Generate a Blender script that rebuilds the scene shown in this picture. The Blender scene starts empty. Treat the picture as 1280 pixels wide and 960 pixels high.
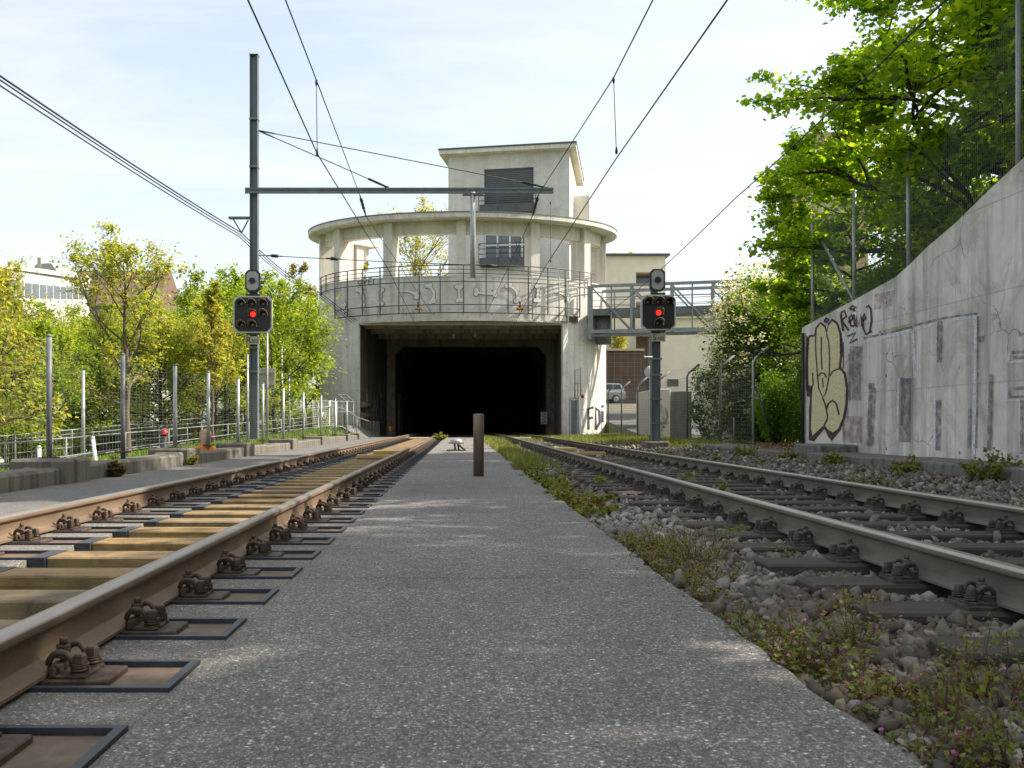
import bpy, bmesh, math, random
import numpy as np
from mathutils import Vector, Matrix

SC = bpy.context.scene
COL = SC.collection
R = math.radians
F, CX, HY, HC = 1150.0, 575.0, 530.0, 0.70      # focal length and vanishing point of the photograph, camera height

# ---------------------------------------------------------------- camera
cam_d = bpy.data.cameras.new('camera')
cam = bpy.data.objects.new('camera', cam_d); COL.objects.link(cam)
cam.location = (0, 0, HC); cam.rotation_euler = (R(90), 0, 0)
cam_d.sensor_width = 36; cam_d.lens = F/1280*36
cam_d.shift_x = (640-CX)/1280; cam_d.shift_y = (HY-480)/1280
cam_d.clip_start = 0.05; cam_d.clip_end = 4000
cam_d.dof.use_dof = True; cam_d.dof.focus_distance = 11; cam_d.dof.aperture_fstop = 13
SC.camera = cam

# ---------------------------------------------------------------- sky, sun, exposure
SUN_AZ, SUN_EL = -3.0, 41.0                      # degrees from +X towards the camera; elevation
sun_dir = Vector((math.cos(R(SUN_AZ))*math.cos(R(SUN_EL)), -math.sin(R(SUN_AZ))*math.cos(R(SUN_EL)), math.sin(R(SUN_EL))))
W = bpy.data.worlds.new('World'); SC.world = W; W.use_nodes = True
nt = W.node_tree; nt.nodes.clear()
sky = nt.nodes.new('ShaderNodeTexSky'); sky.sky_type = 'NISHITA'; sky.sun_disc = False
sky.sun_elevation = R(SUN_EL); sky.sun_rotation = math.atan2(sun_dir.x, sun_dir.y)
sky.air_density = 1.0; sky.dust_density = 3.0; sky.ozone_density = 1.2
tc = nt.nodes.new('ShaderNodeTexCoord')
sep = nt.nodes.new('ShaderNodeSeparateXYZ'); nt.links.new(tc.outputs['Generated'], sep.inputs[0])
# thin cirrus: streaky noise on the sky dome projected to a high flat layer
mx = nt.nodes.new('ShaderNodeMath'); mx.operation = 'MAXIMUM'; mx.inputs[1].default_value = 0.06
nt.links.new(sep.outputs['Z'], mx.inputs[0])
dv = nt.nodes.new('ShaderNodeVectorMath'); dv.operation = 'DIVIDE'
cmb = nt.nodes.new('ShaderNodeCombineXYZ')
for k in range(3): nt.links.new(mx.outputs[0], cmb.inputs[k])
nt.links.new(tc.outputs['Generated'], dv.inputs[0]); nt.links.new(cmb.outputs[0], dv.inputs[1])
mp = nt.nodes.new('ShaderNodeMapping'); mp.inputs['Scale'].default_value = (0.55, 1.15, 1.0); mp.inputs['Rotation'].default_value = (0, 0, R(24))
nt.links.new(dv.outputs[0], mp.inputs[0])
nz = nt.nodes.new('ShaderNodeTexNoise'); nz.inputs['Scale'].default_value = 1.3; nz.inputs['Detail'].default_value = 9; nz.inputs['Roughness'].default_value = 0.62; nz.inputs['Distortion'].default_value = 0.6
nt.links.new(mp.outputs[0], nz.inputs['Vector'])
rp = nt.nodes.new('ShaderNodeValToRGB'); rp.color_ramp.elements[0].position = 0.34; rp.color_ramp.elements[0].color = (0.30,)*3+(1,)
rp.color_ramp.elements[1].position = 0.72; rp.color_ramp.elements[1].color = (0.66,)*3+(1,)
nt.links.new(nz.outputs['Fac'], rp.inputs[0])
mixc = nt.nodes.new('ShaderNodeMixRGB'); mixc.inputs[2].default_value = (3.85, 3.85, 3.8, 1)
hsv = nt.nodes.new('ShaderNodeHueSaturation'); hsv.inputs['Saturation'].default_value = 0.85; nt.links.new(sky.outputs[0], hsv.inputs['Color'])
warm = nt.nodes.new('ShaderNodeMixRGB'); warm.blend_type = 'MULTIPLY'; warm.inputs[0].default_value = 1.0; warm.inputs[2].default_value = (0.99, 1.0, 0.96, 1)
nt.links.new(hsv.outputs[0], warm.inputs[1])
nt.links.new(rp.outputs[0], mixc.inputs[0]); nt.links.new(warm.outputs[0], mixc.inputs[1])
bg = nt.nodes.new('ShaderNodeBackground'); bg.inputs['Strength'].default_value = 0.13
nt.links.new(mixc.outputs[0], bg.inputs['Color'])
wo = nt.nodes.new('ShaderNodeOutputWorld'); nt.links.new(bg.outputs[0], wo.inputs[0])

sl = bpy.data.lights.new('sun', 'SUN'); sl.energy = 3.8; sl.angle = R(0.53); sl.color = (1.0, 0.92, 0.80)
so = bpy.data.objects.new('sun', sl); COL.objects.link(so); so.location = (60, -20, 60)
so.rotation_euler = sun_dir.to_track_quat('Z', 'Y').to_euler()
SC.view_settings.view_transform = 'Standard'; SC.view_settings.look = 'None'
SC.view_settings.exposure = 1.25; SC.view_settings.gamma = 1.0; SC.view_settings.use_curve_mapping = False
SC.cycles.max_bounces = 8; SC.cycles.diffuse_bounces = 4; SC.cycles.transmission_bounces = 4; SC.cycles.transparent_max_bounces = 24
SC.cycles.use_denoising = True
try: SC.cycles.denoiser = 'OPENIMAGEDENOISE'
except Exception: pass

# ---------------------------------------------------------------- materials
def lin(c):
    """sRGB 0-255 triple -> linear"""
    return tuple(((x/255)/12.92 if x/255 <= 0.04045 else ((x/255+0.055)/1.055)**2.4) for x in c)

class NT:
    def __init__(s, name):
        s.m = bpy.data.materials.new(name); s.m.use_nodes = True
        s.t = s.m.node_tree; s.t.nodes.clear()
        s.out = s.t.nodes.new('ShaderNodeOutputMaterial')
        s.geo = s.t.nodes.new('ShaderNodeNewGeometry')
        s.pos = s.geo.outputs['Position']
    def n(s, typ, **kw):
        nd = s.t.nodes.new('ShaderNode'+typ)
        for k, v in kw.items():
            if k.startswith('i_'):
                key = k[2:]
                key = int(key) if key.isdigit() else key
                nd.inputs[key].default_value = v
            else: setattr(nd, k, v)
        return nd
    def l(s, a, b): s.t.links.new(a, b)
    def mapped(s, scale, src=None, rot=(0,0,0)):
        m = s.n('Mapping'); m.inputs['Scale'].default_value = scale if hasattr(scale, '__len__') else (scale,)*3
        m.inputs['Rotation'].default_value = rot
        s.l(src or s.pos, m.inputs[0]); return m.outputs[0]
    def noise(s, scale, detail=6, rough=0.55, src=None, stretch=None, dist=0):
        v = s.mapped(stretch, src) if stretch else (src or s.pos)
        nd = s.n('TexNoise'); nd.inputs['Scale'].default_value = scale; nd.inputs['Detail'].default_value = detail
        nd.inputs['Roughness'].default_value = rough; nd.inputs['Distortion'].default_value = dist
        s.l(v, nd.inputs['Vector']); return nd.outputs['Fac']
    def ramp(s, fac, stops, interp='LINEAR'):
        r = s.n('ValToRGB'); cr = r.color_ramp; cr.interpolation = interp
        while len(cr.elements) < len(stops): cr.elements.new(0.5)
        for e, (p, c) in zip(cr.elements, stops):
            e.position = p; e.color = (tuple(c)[:3] if hasattr(c, '__len__') else (c,)*3)+(1,)
        s.l(fac, r.inputs[0]); return r.outputs[0]
    def mix(s, a, b, fac, mode='MIX'):
        m = s.n('MixRGB', blend_type=mode)
        for i, x in ((1, a), (2, b)):
            if hasattr(x, 'is_output'): s.l(x, m.inputs[i])
            else: m.inputs[i].default_value = tuple(x)[:3]+(1,)
        if hasattr(fac, 'is_output'): s.l(fac, m.inputs[0])
        else: m.inputs[0].default_value = fac
        return m.outputs[0]
    def math(s, op, a, b=None, c=None):
        m = s.n('Math', operation=op)
        for i, x in enumerate((a, b, c)):
            if x is None: continue
            if hasattr(x, 'is_output'): s.l(x, m.inputs[i])
            else: m.inputs[i].default_value = x
        return m.outputs[0]
    def bump(s, h, strength=0.4, dist=0.01, prev=None):
        b = s.n('Bump'); b.inputs['Strength'].default_value = strength; b.inputs['Distance'].default_value = dist
        s.l(h, b.inputs['Height'])
        if prev: s.l(prev, b.inputs['Normal'])
        return b.outputs[0]
    def finish(s, col, rough=0.8, metal=0.0, normal=None, spec=0.4, **extra):
        p = s.n('BsdfPrincipled')
        for key, x in (('Base Color', col), ('Roughness', rough), ('Metallic', metal), ('Specular IOR Level', spec)):
            if hasattr(x, 'is_output'): s.l(x, p.inputs[key])
            elif hasattr(x, '__len__'): p.inputs[key].default_value = tuple(x)[:3]+(1,)
            else: p.inputs[key].default_value = x
        if normal: s.l(normal, p.inputs['Normal'])
        for k, v in extra.items(): p.inputs[k].default_value = v
        s.l(p.outputs[0], s.out.inputs[0]); s.p = p
        return s.m

def simple(name, c, c2=None, scale=6, rough=0.7, metal=0.0, bump=0.0, bscale=60, spec=0.4, stretch=None):
    k = NT(name)
    c2 = c2 or tuple(x*0.8 for x in c)
    col = k.ramp(k.noise(scale, stretch=stretch), [(0.3, c2), (0.7, c)])
    nrm = k.bump(k.noise(bscale, 4), bump, 0.005) if bump else None
    return k.finish(col, rough, metal, nrm, spec)

def concrete(name, base, dark, streak=0.5, scale=1.0, tie=False, seams=None, uv=False, bump=0.25, moss=None, cracks=0.0, blotch=0.0):
    k = NT(name)
    if uv:
        t = k.n('TexCoord'); src = t.outputs['UV']
    else: src = k.pos
    a = k.noise(0.9*scale, 8, 0.62, src=src)
    b = k.noise(7*scale, 6, 0.6, src=src)
    st = k.noise(2.4*scale, 7, 0.65, src=src, stretch=(1.6, 0.10, 1) if uv else (1.6, 1.6, 0.10))
    col = k.ramp(a, [(0.3, tuple(x*0.86 for x in base)), (0.7, tuple(min(1, x*1.10) for x in base))])
    col = k.mix(col, tuple(x*0.8 for x in base), k.ramp(b, [(0.45, 0.0), (0.75, 0.55)]))
    col = k.mix(col, dark, k.math('MULTIPLY', k.ramp(st, [(0.47, 0.0), (0.72, 1.0)]), streak))
    pits = k.n('TexVoronoi'); pits.inputs['Scale'].default_value = 22*scale; k.l(src, pits.inputs['Vector'])
    pm = k.ramp(pits.outputs['Distance'], [(0.05, 1.0), (0.11, 0.0)])
    pn = k.ramp(k.noise(3*scale, 3, src=src), [(0.48, 0.0), (0.58, 1.0)])
    col = k.mix(col, tuple(x*0.45 for x in base), k.math('MULTIPLY', pm, k.math('MULTIPLY', pn, 0.7)))
    if seams or tie:
        sx = k.n('SeparateXYZ'); k.l(src, sx.inputs[0])
        if uv: U, V = sx.outputs[0], sx.outputs[1]
        else: U, V = k.math('ADD', sx.outputs[0], sx.outputs[1]), sx.outputs[2]
        def saw(x, period, off=0.0):
            return k.math('MULTIPLY', k.math('FRACT', k.math('DIVIDE', k.math('ADD', x, off), period)), period)
        if seams:
            pu, pv = seams
            # each panel a slightly different grey, joint lines between them
            cu = k.math('FLOOR', k.math('DIVIDE', U, pu)); cv = k.math('FLOOR', k.math('DIVIDE', V, pv))
            cc = k.n('CombineXYZ'); k.l(cu, cc.inputs[0]); k.l(cv, cc.inputs[1])
            wn = k.n('TexWhiteNoise', noise_dimensions='2D'); k.l(cc.outputs[0], wn.inputs['Vector'])
            col = k.mix(col, tuple(x*0.78 for x in base), k.math('MULTIPLY', wn.outputs['Value'], 0.35))
            ln = k.math('MAXIMUM', k.math('LESS_THAN', saw(U, pu), 0.018), k.math('LESS_THAN', saw(V, pv), 0.022))
            col = k.mix(col, tuple(x*0.5 for x in base), k.math('MULTIPLY', ln, 0.6))
        if tie:
            pu, pv, r = tie
            du = k.math('SUBTRACT', saw(U, pu, pu*0.5), pu*0.5); dvv = k.math('SUBTRACT', saw(V, pv, pv*0.3), pv*0.5)
            d2 = k.math('ADD', k.math('MULTIPLY', du, du), k.math('MULTIPLY', dvv, dvv))
            col = k.mix(col, (0.05, 0.05, 0.05), k.math('MULTIPLY', k.math('LESS_THAN', d2, r*r), 0.8))
    if blotch:
        col = k.mix(col, tuple(x*0.42 for x in base), k.math('MULTIPLY', k.ramp(k.noise(1.1*scale, 10, 0.75, src=src, dist=1.0), [(0.48, 0.0), (0.66, 1.0)]), blotch))
        col = k.mix(col, tuple(min(1, x*1.35) for x in base), k.math('MULTIPLY', k.ramp(k.noise(1.3*scale, 8, 0.7, src=src, stretch=(1, 1, .35)), [(0.52, 0.0), (0.70, 1.0)]), blotch*.7))
    if cracks:
        wob = k.n('TexNoise'); wob.inputs['Scale'].default_value = 2.2; wob.inputs['Detail'].default_value = 5; k.l(src, wob.inputs['Vector'])
        ad = k.n('VectorMath', operation='ADD'); sc = k.n('VectorMath', operation='SCALE'); sc.inputs['Scale'].default_value = 0.5
        k.l(wob.outputs['Color'], sc.inputs[0]); k.l(src, ad.inputs[0]); k.l(sc.outputs[0], ad.inputs[1])
        cv_ = k.n('TexVoronoi', feature='DISTANCE_TO_EDGE'); cv_.inputs['Scale'].default_value = 0.85; k.l(ad.outputs[0], cv_.inputs['Vector'])
        cm = k.math('MULTIPLY', k.ramp(cv_.outputs['Distance'], [(0.003, 1.0), (0.012, 0.0)]), k.ramp(k.noise(0.7, 4, src=src), [(0.45, 0.0), (0.6, 1.0)]))
        col = k.mix(col, tuple(x*0.25 for x in base), k.math('MULTIPLY', cm, cracks))
    if moss:
        col = k.mix(col, moss, k.ramp(k.noise(1.7*scale, 8, 0.7, src=src, dist=0.5), [(0.55, 0.0), (0.75, 0.7)]))
    h = k.math('ADD', k.math('MULTIPLY', b, 0.6), k.math('MULTIPLY', k.noise(70*scale, 3, src=src), 0.5))
    return k.finish(col, 0.88, 0, k.bump(h, bump, 0.012), 0.3)

def aggregate(name, base, size, spread, tint=(1,1,1), brightchips=0.10, patches=0.5, bump=0.5, cracks=0.0):
    """asphalt or washed concrete: stone chips of two sizes in a binder, worn patches, stains and hairline cracks"""
    k = NT(name)
    def chips(sz, dark):
        v = k.n('TexVoronoi'); v.inputs['Scale'].default_value = 1/sz; k.l(k.pos, v.inputs['Vector'])
        hs = k.n('SeparateColor'); k.l(v.outputs['Color'], hs.inputs[0]); r = hs.outputs[0]
        c = k.ramp(r, [(0.0, tuple(base*(1-spread)*t for t in tint)), (0.5, tuple(base*t for t in tint)), (1-brightchips, tuple(base*(1+spread)*t for t in tint)), (1-brightchips*0.4, tuple(base*(1+spread*2.9)*t for t in tint)), (1.0, tuple(base*(1+spread*4.6)*t for t in (1.0,0.97,0.9)))])
        e = k.ramp(v.outputs['Distance'], [(0.28, 0.0), (0.62, 1.0)])
        return k.mix(c, tuple(base*dark*t for t in tint), k.math('MULTIPLY', e, 0.8)), v.outputs['Distance'], r
    c1, d1, r1 = chips(size, 0.36); c2, d2, r2 = chips(size*0.45, 0.5)
    sel = k.ramp(k.noise(60, 3), [(0.42, 0.0), (0.58, 1.0)])
    col = k.mix(c1, c2, sel)
    big = k.noise(0.55, 9, 0.7, dist=0.4); mid = k.noise(3.2, 7, 0.65); fine = k.noise(17, 4, 0.6)
    col = k.mix(col, k.ramp(big, [(0.28, 0.55), (0.5, 1.0), (0.72, 1.3)]), patches, 'MULTIPLY')
    col = k.mix(col, k.ramp(mid, [(0.3, 0.72), (0.7, 1.2)]), patches*0.8, 'MULTIPLY')
    col = k.mix(col, k.ramp(fine, [(0.3, 0.8), (0.7, 1.15)]), patches*0.7, 'MULTIPLY')
    # oil and rust drips
    col = k.mix(col, tuple(base*x for x in (0.42, 0.38, 0.33)), k.math('MULTIPLY', k.ramp(k.noise(1.35, 8, 0.75, dist=1.2), [(0.60, 0.0), (0.73, 1.0)]), 0.55))
    if cracks:
        wob = k.n('TexNoise'); wob.inputs['Scale'].default_value = 3.0; wob.inputs['Detail'].default_value = 6; k.l(k.pos, wob.inputs['Vector'])
        sc = k.n('VectorMath', operation='SCALE'); sc.inputs['Scale'].default_value = 0.45; k.l(wob.outputs['Color'], sc.inputs[0])
        ad = k.n('VectorMath', operation='ADD'); k.l(k.pos, ad.inputs[0]); k.l(sc.outputs[0], ad.inputs[1])
        cv_ = k.n('TexVoronoi', feature='DISTANCE_TO_EDGE'); cv_.inputs['Scale'].default_value = 0.42; k.l(ad.outputs[0], cv_.inputs['Vector'])
        cm = k.math('MULTIPLY', k.ramp(cv_.outputs['Distance'], [(0.0015, 1.0), (0.004, 0.0)]), k.ramp(k.noise(0.45, 4), [(0.5, 0.0), (0.6, 1.0)]))
        col = k.mix(col, tuple(base*0.25 for _ in range(3)), k.math('MULTIPLY', cm, cracks))
    hgt = k.math('ADD', k.math('MULTIPLY', d1, -1.0), k.math('MULTIPLY', r1, 0.6))
    return k.finish(col, 0.85, 0, k.bump(hgt, bump, size*0.5), 0.35)

def leafmat(name, cols, trans=0.45, gloss=0.25):
    k = NT(name)
    rnd = k.geo.outputs['Random Per Island']
    n = len(cols)
    c = k.ramp(rnd, [(i/max(1, n-1), x) for i, x in enumerate(cols)])
    c = k.mix(c, k.ramp(k.noise(0.8, 2), [(0.3, 0.75), (0.7, 1.2)]), 0.8, 'MULTIPLY')
    d = k.n('BsdfPrincipled'); k.l(c, d.inputs['Base Color']); d.inputs['Roughness'].default_value = 0.5; d.inputs['Specular IOR Level'].default_value = gloss
    t = k.n('BsdfTranslucent'); k.l(k.mix(c, (1.7, 1.5, 0.4), 1.0, 'MULTIPLY'), t.inputs[0])
    m = k.n('MixShader'); m.inputs[0].default_value = trans
    k.l(d.outputs[0], m.inputs[1]); k.l(t.outputs[0], m.inputs[2]); k.l(m.outputs[0], k.out.inputs[0])
    return k.m

def stone_mat(name, cols, rough=0.85):
    k = NT(name)
    rnd = k.geo.outputs['Random Per Island']
    c = k.ramp(rnd, [(i/(len(cols)-1), x) for i, x in enumerate(cols)])
    c = k.mix(c, k.ramp(k.noise(30, 5, 0.6), [(0.3, 0.7), (0.7, 1.25)]), 0.8, 'MULTIPLY')
    # rust-brown brake dust in broad patches
    c = k.mix(c, (0.095, 0.066, 0.045), k.math('MULTIPLY', k.ramp(k.noise(0.9, 4), [(0.38, 0.0), (0.58, 1.0)]), 0.62))
    return k.finish(c, rough, 0, k.bump(k.noise(55, 5), 0.4, 0.006), 0.3)

def decal(name, c, c2=None, cover=0.5, scale=9, rough=0.8, soft=0.12):
    """worn paint: holes where a noise field falls away"""
    k = NT(name)
    col = k.ramp(k.noise(11, 5), [(0.3, c2 or tuple(x*0.75 for x in c)), (0.7, c)])
    a = k.ramp(k.noise(scale, 7, 0.65), [(cover-soft, 0.0), (cover+soft, 1.0)])
    p = k.n('BsdfPrincipled'); k.l(col, p.inputs['Base Color']); p.inputs['Roughness'].default_value = rough; p.inputs['Specular IOR Level'].default_value = 0.3
    fine = k.ramp(k.noise(46, 5, 0.7), [(0.30, 0.35), (0.52, 1.0)])
    k.l(k.math('MULTIPLY', k.math('MULTIPLY', a, fine), 0.9), p.inputs['Alpha'])
    k.l(p.outputs[0], k.out.inputs[0]); return k.m

M = {}
M['asphalt'] = aggregate('platform_asphalt', 0.225, 0.0105, 0.58, (1.0, 0.92, 0.825), 0.18, 0.6, 0.6, 0.8)
M['slab'] = aggregate('washed_slab_concrete', 0.235, 0.008, 0.55, (1.0, 0.91, 0.79), 0.12, 0.5)
M['path'] = aggregate('path_asphalt', 0.20, 0.012, 0.35, (1.0, 0.94, 0.87), 0.1, 0.4)
M['road'] = aggregate('road_asphalt', 0.17, 0.02, 0.25, (1.0, 0.96, 0.9), 0.1, 0.4, 0.2)
M['trench'] = simple('trench_floor', (0.035, 0.03, 0.025), (0.015, 0.013, 0.012), 5, 0.95)
M['drum'] = concrete('fair_faced_concrete_drum', (0.66, 0.63, 0.575), (0.28, 0.26, 0.225), 0.85, 0.8, tie=(1.3, 1.25, 0.035), seams=(2.6, 2.5), uv=True, blotch=0.35)
M['conc'] = concrete('pale_concrete', (0.60, 0.565, 0.50), (0.26, 0.235, 0.19), 0.55, blotch=0.3)
M['tower'] = concrete('grey_render_tower', (0.56, 0.55, 0.525), (0.36, 0.35, 0.33), 0.5, 0.6, blotch=0.25)
M['rail_wall'] = concrete('weathered_retaining_concrete', (0.66, 0.615, 0.555), (0.16, 0.15, 0.142), 0.9, 0.9, tie=(2.4, 1.3, 0.03), seams=(3.1, 1.28), bump=0.5, cracks=0.8, blotch=0.75)
M['old_conc'] = concrete('old_mossy_concrete', (0.165, 0.148, 0.122), (0.04, 0.036, 0.03), 0.95, 1.8, bump=0.7, moss=(0.07, 0.065, 0.035))
M['kerb_conc'] = concrete('dark_kerb_concrete', (0.19, 0.175, 0.155), (0.035, 0.032, 0.03), 0.8, 2.2, bump=0.7, moss=(0.05, 0.05, 0.025))
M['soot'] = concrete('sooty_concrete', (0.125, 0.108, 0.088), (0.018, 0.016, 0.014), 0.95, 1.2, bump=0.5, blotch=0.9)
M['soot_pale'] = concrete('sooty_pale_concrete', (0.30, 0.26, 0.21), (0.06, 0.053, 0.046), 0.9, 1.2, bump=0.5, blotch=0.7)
M['black'] = simple('tunnel_black', (0.006, 0.006, 0.007), (0.003, 0.003, 0.003), 2, 0.95, spec=0.1)
M['cream'] = simple('cream_render', (0.70, 0.63, 0.52), (0.62, 0.56, 0.46), 1.2, 0.9, bump=0.1)
M['beige'] = simple('beige_render', (0.50, 0.42, 0.30), (0.44, 0.37, 0.27), 1.2, 0.9)
M['white_wall'] = simple('white_facade', (0.5, 0.49, 0.475), (0.43, 0.425, 0.42), 1.0, 0.8)
M['grey_wall'] = simple('grey_gable_render', (0.42, 0.40, 0.37), (0.36, 0.34, 0.32), 1.0, 0.85)
M['brown_roof'] = simple('brown_roof_tiles', (0.17, 0.11, 0.078), (0.11, 0.07, 0.05), 3.0, 0.85, bump=0.4, bscale=9)
M['ochre'] = simple('ochre_facade', (0.46, 0.35, 0.20), (0.38, 0.28, 0.16), 0.8, 0.85)
M['glass'] = simple('window_glass', (0.10, 0.12, 0.13), (0.05, 0.06, 0.07), 0.9, 0.08, 0.0, spec=0.8)
M['white_frame'] = simple('white_window_frame', (0.70, 0.70, 0.68), None, 3, 0.5)
M['dark_panel'] = simple('dark_grey_panel', (0.085, 0.09, 0.10), (0.06, 0.065, 0.07), 2, 0.5)
M['galv'] = simple('galvanised_steel', (0.42, 0.43, 0.43), (0.29, 0.30, 0.305), 9, 0.5, 0.45, 0.1)
M['galv_dark'] = simple('weathered_galvanised_steel', (0.20, 0.21, 0.215), (0.12, 0.125, 0.13), 7, 0.6, 0.3, 0.1)
M['mast'] = simple('mast_grey_steel', (0.17, 0.19, 0.205), (0.11, 0.125, 0.14), 5, 0.55, 0.25, 0.1, stretch=(1, 1, 0.25))
M['bal'] = simple('balustrade_grey_steel', (0.10, 0.10, 0.10), (0.06, 0.06, 0.06), 7, 0.55, 0.3)
M['bridge'] = simple('bridge_grey_paint', (0.27, 0.29, 0.30), (0.19, 0.205, 0.21), 4, 0.5, 0.2)
M['rust'] = simple('rusty_track_steel', (0.15, 0.095, 0.06), (0.045, 0.03, 0.022), 26, 0.75, 0.25, 0.25, 90)
M['rust_dark'] = simple('dark_rusted_fastening', (0.125, 0.082, 0.056), (0.045, 0.033, 0.026), 30, 0.65, 0.3, 0.2, 120)
M['rust_grey'] = simple('grey_brown_fastening', (0.13, 0.105, 0.082), (0.035, 0.03, 0.026), 30, 0.65, 0.3, 0.2, 120)
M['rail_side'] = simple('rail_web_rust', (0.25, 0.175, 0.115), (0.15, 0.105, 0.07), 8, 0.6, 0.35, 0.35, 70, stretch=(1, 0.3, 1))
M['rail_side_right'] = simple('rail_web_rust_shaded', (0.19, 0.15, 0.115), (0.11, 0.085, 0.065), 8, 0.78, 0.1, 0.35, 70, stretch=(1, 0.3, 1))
M['rail_top'] = simple('polished_rail_head', (0.40, 0.34, 0.285), (0.27, 0.225, 0.185), 12, 0.38, 0.75, stretch=(3, 0.05, 1))
M['rubber'] = simple('blue_black_rubber', (0.045, 0.05, 0.06), (0.025, 0.027, 0.032), 14, 0.5, 0, 0.3)
M['plate'] = simple('rust_film_plate', (0.20, 0.14, 0.09), (0.11, 0.08, 0.055), 16, 0.75, 0.1, 0.2)
k = NT('ochre_brown_sleeper'); oi = k.n('ObjectInfo')
gr_ = k.noise(7, 8, 0.7, stretch=(0.35, 5, 5)); dt_ = k.noise(3.5, 8, 0.7, dist=0.6); sp_ = k.noise(38, 4)
c_ = k.ramp(gr_, [(0.28, (0.13, 0.075, 0.024)), (0.5, (0.30, 0.185, 0.062)), (0.75, (0.42, 0.28, 0.12))])
c_ = k.mix(c_, (0.22, 0.17, 0.11), k.math('MULTIPLY', oi.outputs['Random'], 0.6))
c_ = k.mix(c_, (0.055, 0.042, 0.03), k.math('MULTIPLY', k.ramp(dt_, [(0.44, 0.0), (0.68, 1.0)]), 0.75))
c_ = k.mix(c_, (0.36, 0.31, 0.24), k.math('MULTIPLY', k.ramp(sp_, [(0.6, 0.0), (0.7, 1.0)]), 0.3))
M['sleeper_gold'] = k.finish(c_, 0.75, 0, k.bump(k.math('ADD', gr_, k.math('MULTIPLY', sp_, .4)), 0.5, 0.006))
M['sleeper_dark'] = simple('tarred_timber', (0.085, 0.064, 0.05), (0.03, 0.024, 0.02), 5, 0.8, 0, 0.7, 40, stretch=(0.25, 6, 3))
M['plank'] = simple('raw_yellow_timber', (0.52, 0.34, 0.12), (0.42, 0.26, 0.09), 5, 0.7, 0, 0.3, 40, stretch=(0.3, 4, 4))
M['bollard'] = simple('bronze_brown_steel', (0.24, 0.165, 0.12), (0.13, 0.095, 0.07), 9, 0.38, 0.2, 0.1, stretch=(1, 1, 0.2))
M['sig_black'] = simple('signal_black', (0.025, 0.026, 0.028), (0.015, 0.015, 0.017), 6, 0.5)
M['sig_rim'] = simple('signal_pale_rim', (0.55, 0.56, 0.56), (0.45, 0.46, 0.46), 6, 0.5)
M['sig_grey'] = simple('signal_grey_face', (0.36, 0.36, 0.36), (0.30, 0.30, 0.31), 6, 0.5)
M['hood'] = simple('dusty_brown_hood', (0.20, 0.14, 0.115), (0.12, 0.085, 0.07), 10, 0.7)
M['lens'] = simple('dark_signal_lens', (0.02, 0.022, 0.02), (0.012, 0.013, 0.012), 6, 0.15, spec=0.8)
M['plate_id'] = simple('weathered_cream_plate', (0.42, 0.39, 0.29), (0.30, 0.28, 0.21), 10, 0.7)
M['ink'] = simple('black_lettering', (0.02, 0.02, 0.02), None, 5, 0.7)
M['wire'] = simple('dark_catenary_wire', (0.035, 0.037, 0.04), (0.02, 0.022, 0.024), 4, 0.6, 0.3)
M['rail_grey'] = simple('dull_railing_steel', (0.27, 0.275, 0.27), (0.19, 0.195, 0.19), 9, 0.6, 0.25, 0.1)
M['mesh_wire'] = simple('fence_wire', (0.24, 0.25, 0.25), (0.17, 0.175, 0.18), 9, 0.55, 0.3)
M['white'] = simple('white_paint', (0.75, 0.75, 0.72), (0.62, 0.62, 0.6), 6, 0.5)
M['orange'] = simple('orange_safety_cloth', (0.85, 0.22, 0.03), (0.7, 0.17, 0.02), 12, 0.8)
M['weight'] = simple('orange_insulator_cap', (0.45, 0.20, 0.03), None, 9, 0.6)
M['red'] = simple('red_enamel', (0.45, 0.03, 0.03), (0.35, 0.02, 0.02), 9, 0.4)
M['hair'] = simple('blond_hair', (0.55, 0.36, 0.16), (0.40, 0.24, 0.10), 40, 0.6, stretch=(1, 1, 0.2))
M['skin'] = simple('skin', (0.58, 0.36, 0.26), (0.5, 0.3, 0.21), 12, 0.55)
M['bark'] = simple('grey_brown_bark', (0.16, 0.125, 0.09), (0.075, 0.06, 0.045), 8, 0.9, 0, 0.8, 30, stretch=(1, 1, 0.3))
M['bark_dark'] = simple('dark_bark', (0.07, 0.055, 0.042), (0.03, 0.025, 0.02), 8, 0.9, 0, 0.8, 30, stretch=(1, 1, 0.3))
M['twig'] = simple('reddish_stem', (0.15, 0.075, 0.04), (0.10, 0.055, 0.03), 20, 0.7)
M['soil'] = simple('dark_soil', (0.045, 0.036, 0.026), (0.022, 0.018, 0.013), 3, 0.95, 0, 0.8, 20)
M['ballast_bed'] = simple('ballast_bed', (0.11, 0.094, 0.078), (0.04, 0.035, 0.03), 14, 0.95, 0, 1.0, 26)
M['leaf_dry'] = leafmat('dry_fallen_leaf', [(0.16, 0.08, 0.04), (0.25, 0.13, 0.06)], 0.2)
M['lf_olive'] = leafmat('leaves_olive_spring', [(0.34, 0.35, 0.085), (0.29, 0.32, 0.07), (0.40, 0.38, 0.12), (0.24, 0.29, 0.055), (0.40, 0.35, 0.14)], 0.55)
M['lf_bright'] = leafmat('leaves_fresh_bright', [(0.25, 0.36, 0.05), (0.19, 0.31, 0.04), (0.32, 0.40, 0.07), (0.14, 0.25, 0.03)], 0.56)
M['lf_mid'] = leafmat('leaves_mid_green', [(0.18, 0.27, 0.028), (0.13, 0.22, 0.022), (0.24, 0.31, 0.038), (0.30, 0.33, 0.05)], 0.52)
M['lf_bronze'] = leafmat('leaves_bronze', [(0.28, 0.17, 0.05), (0.22, 0.15, 0.04), (0.20, 0.17, 0.04)], 0.4)
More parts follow.
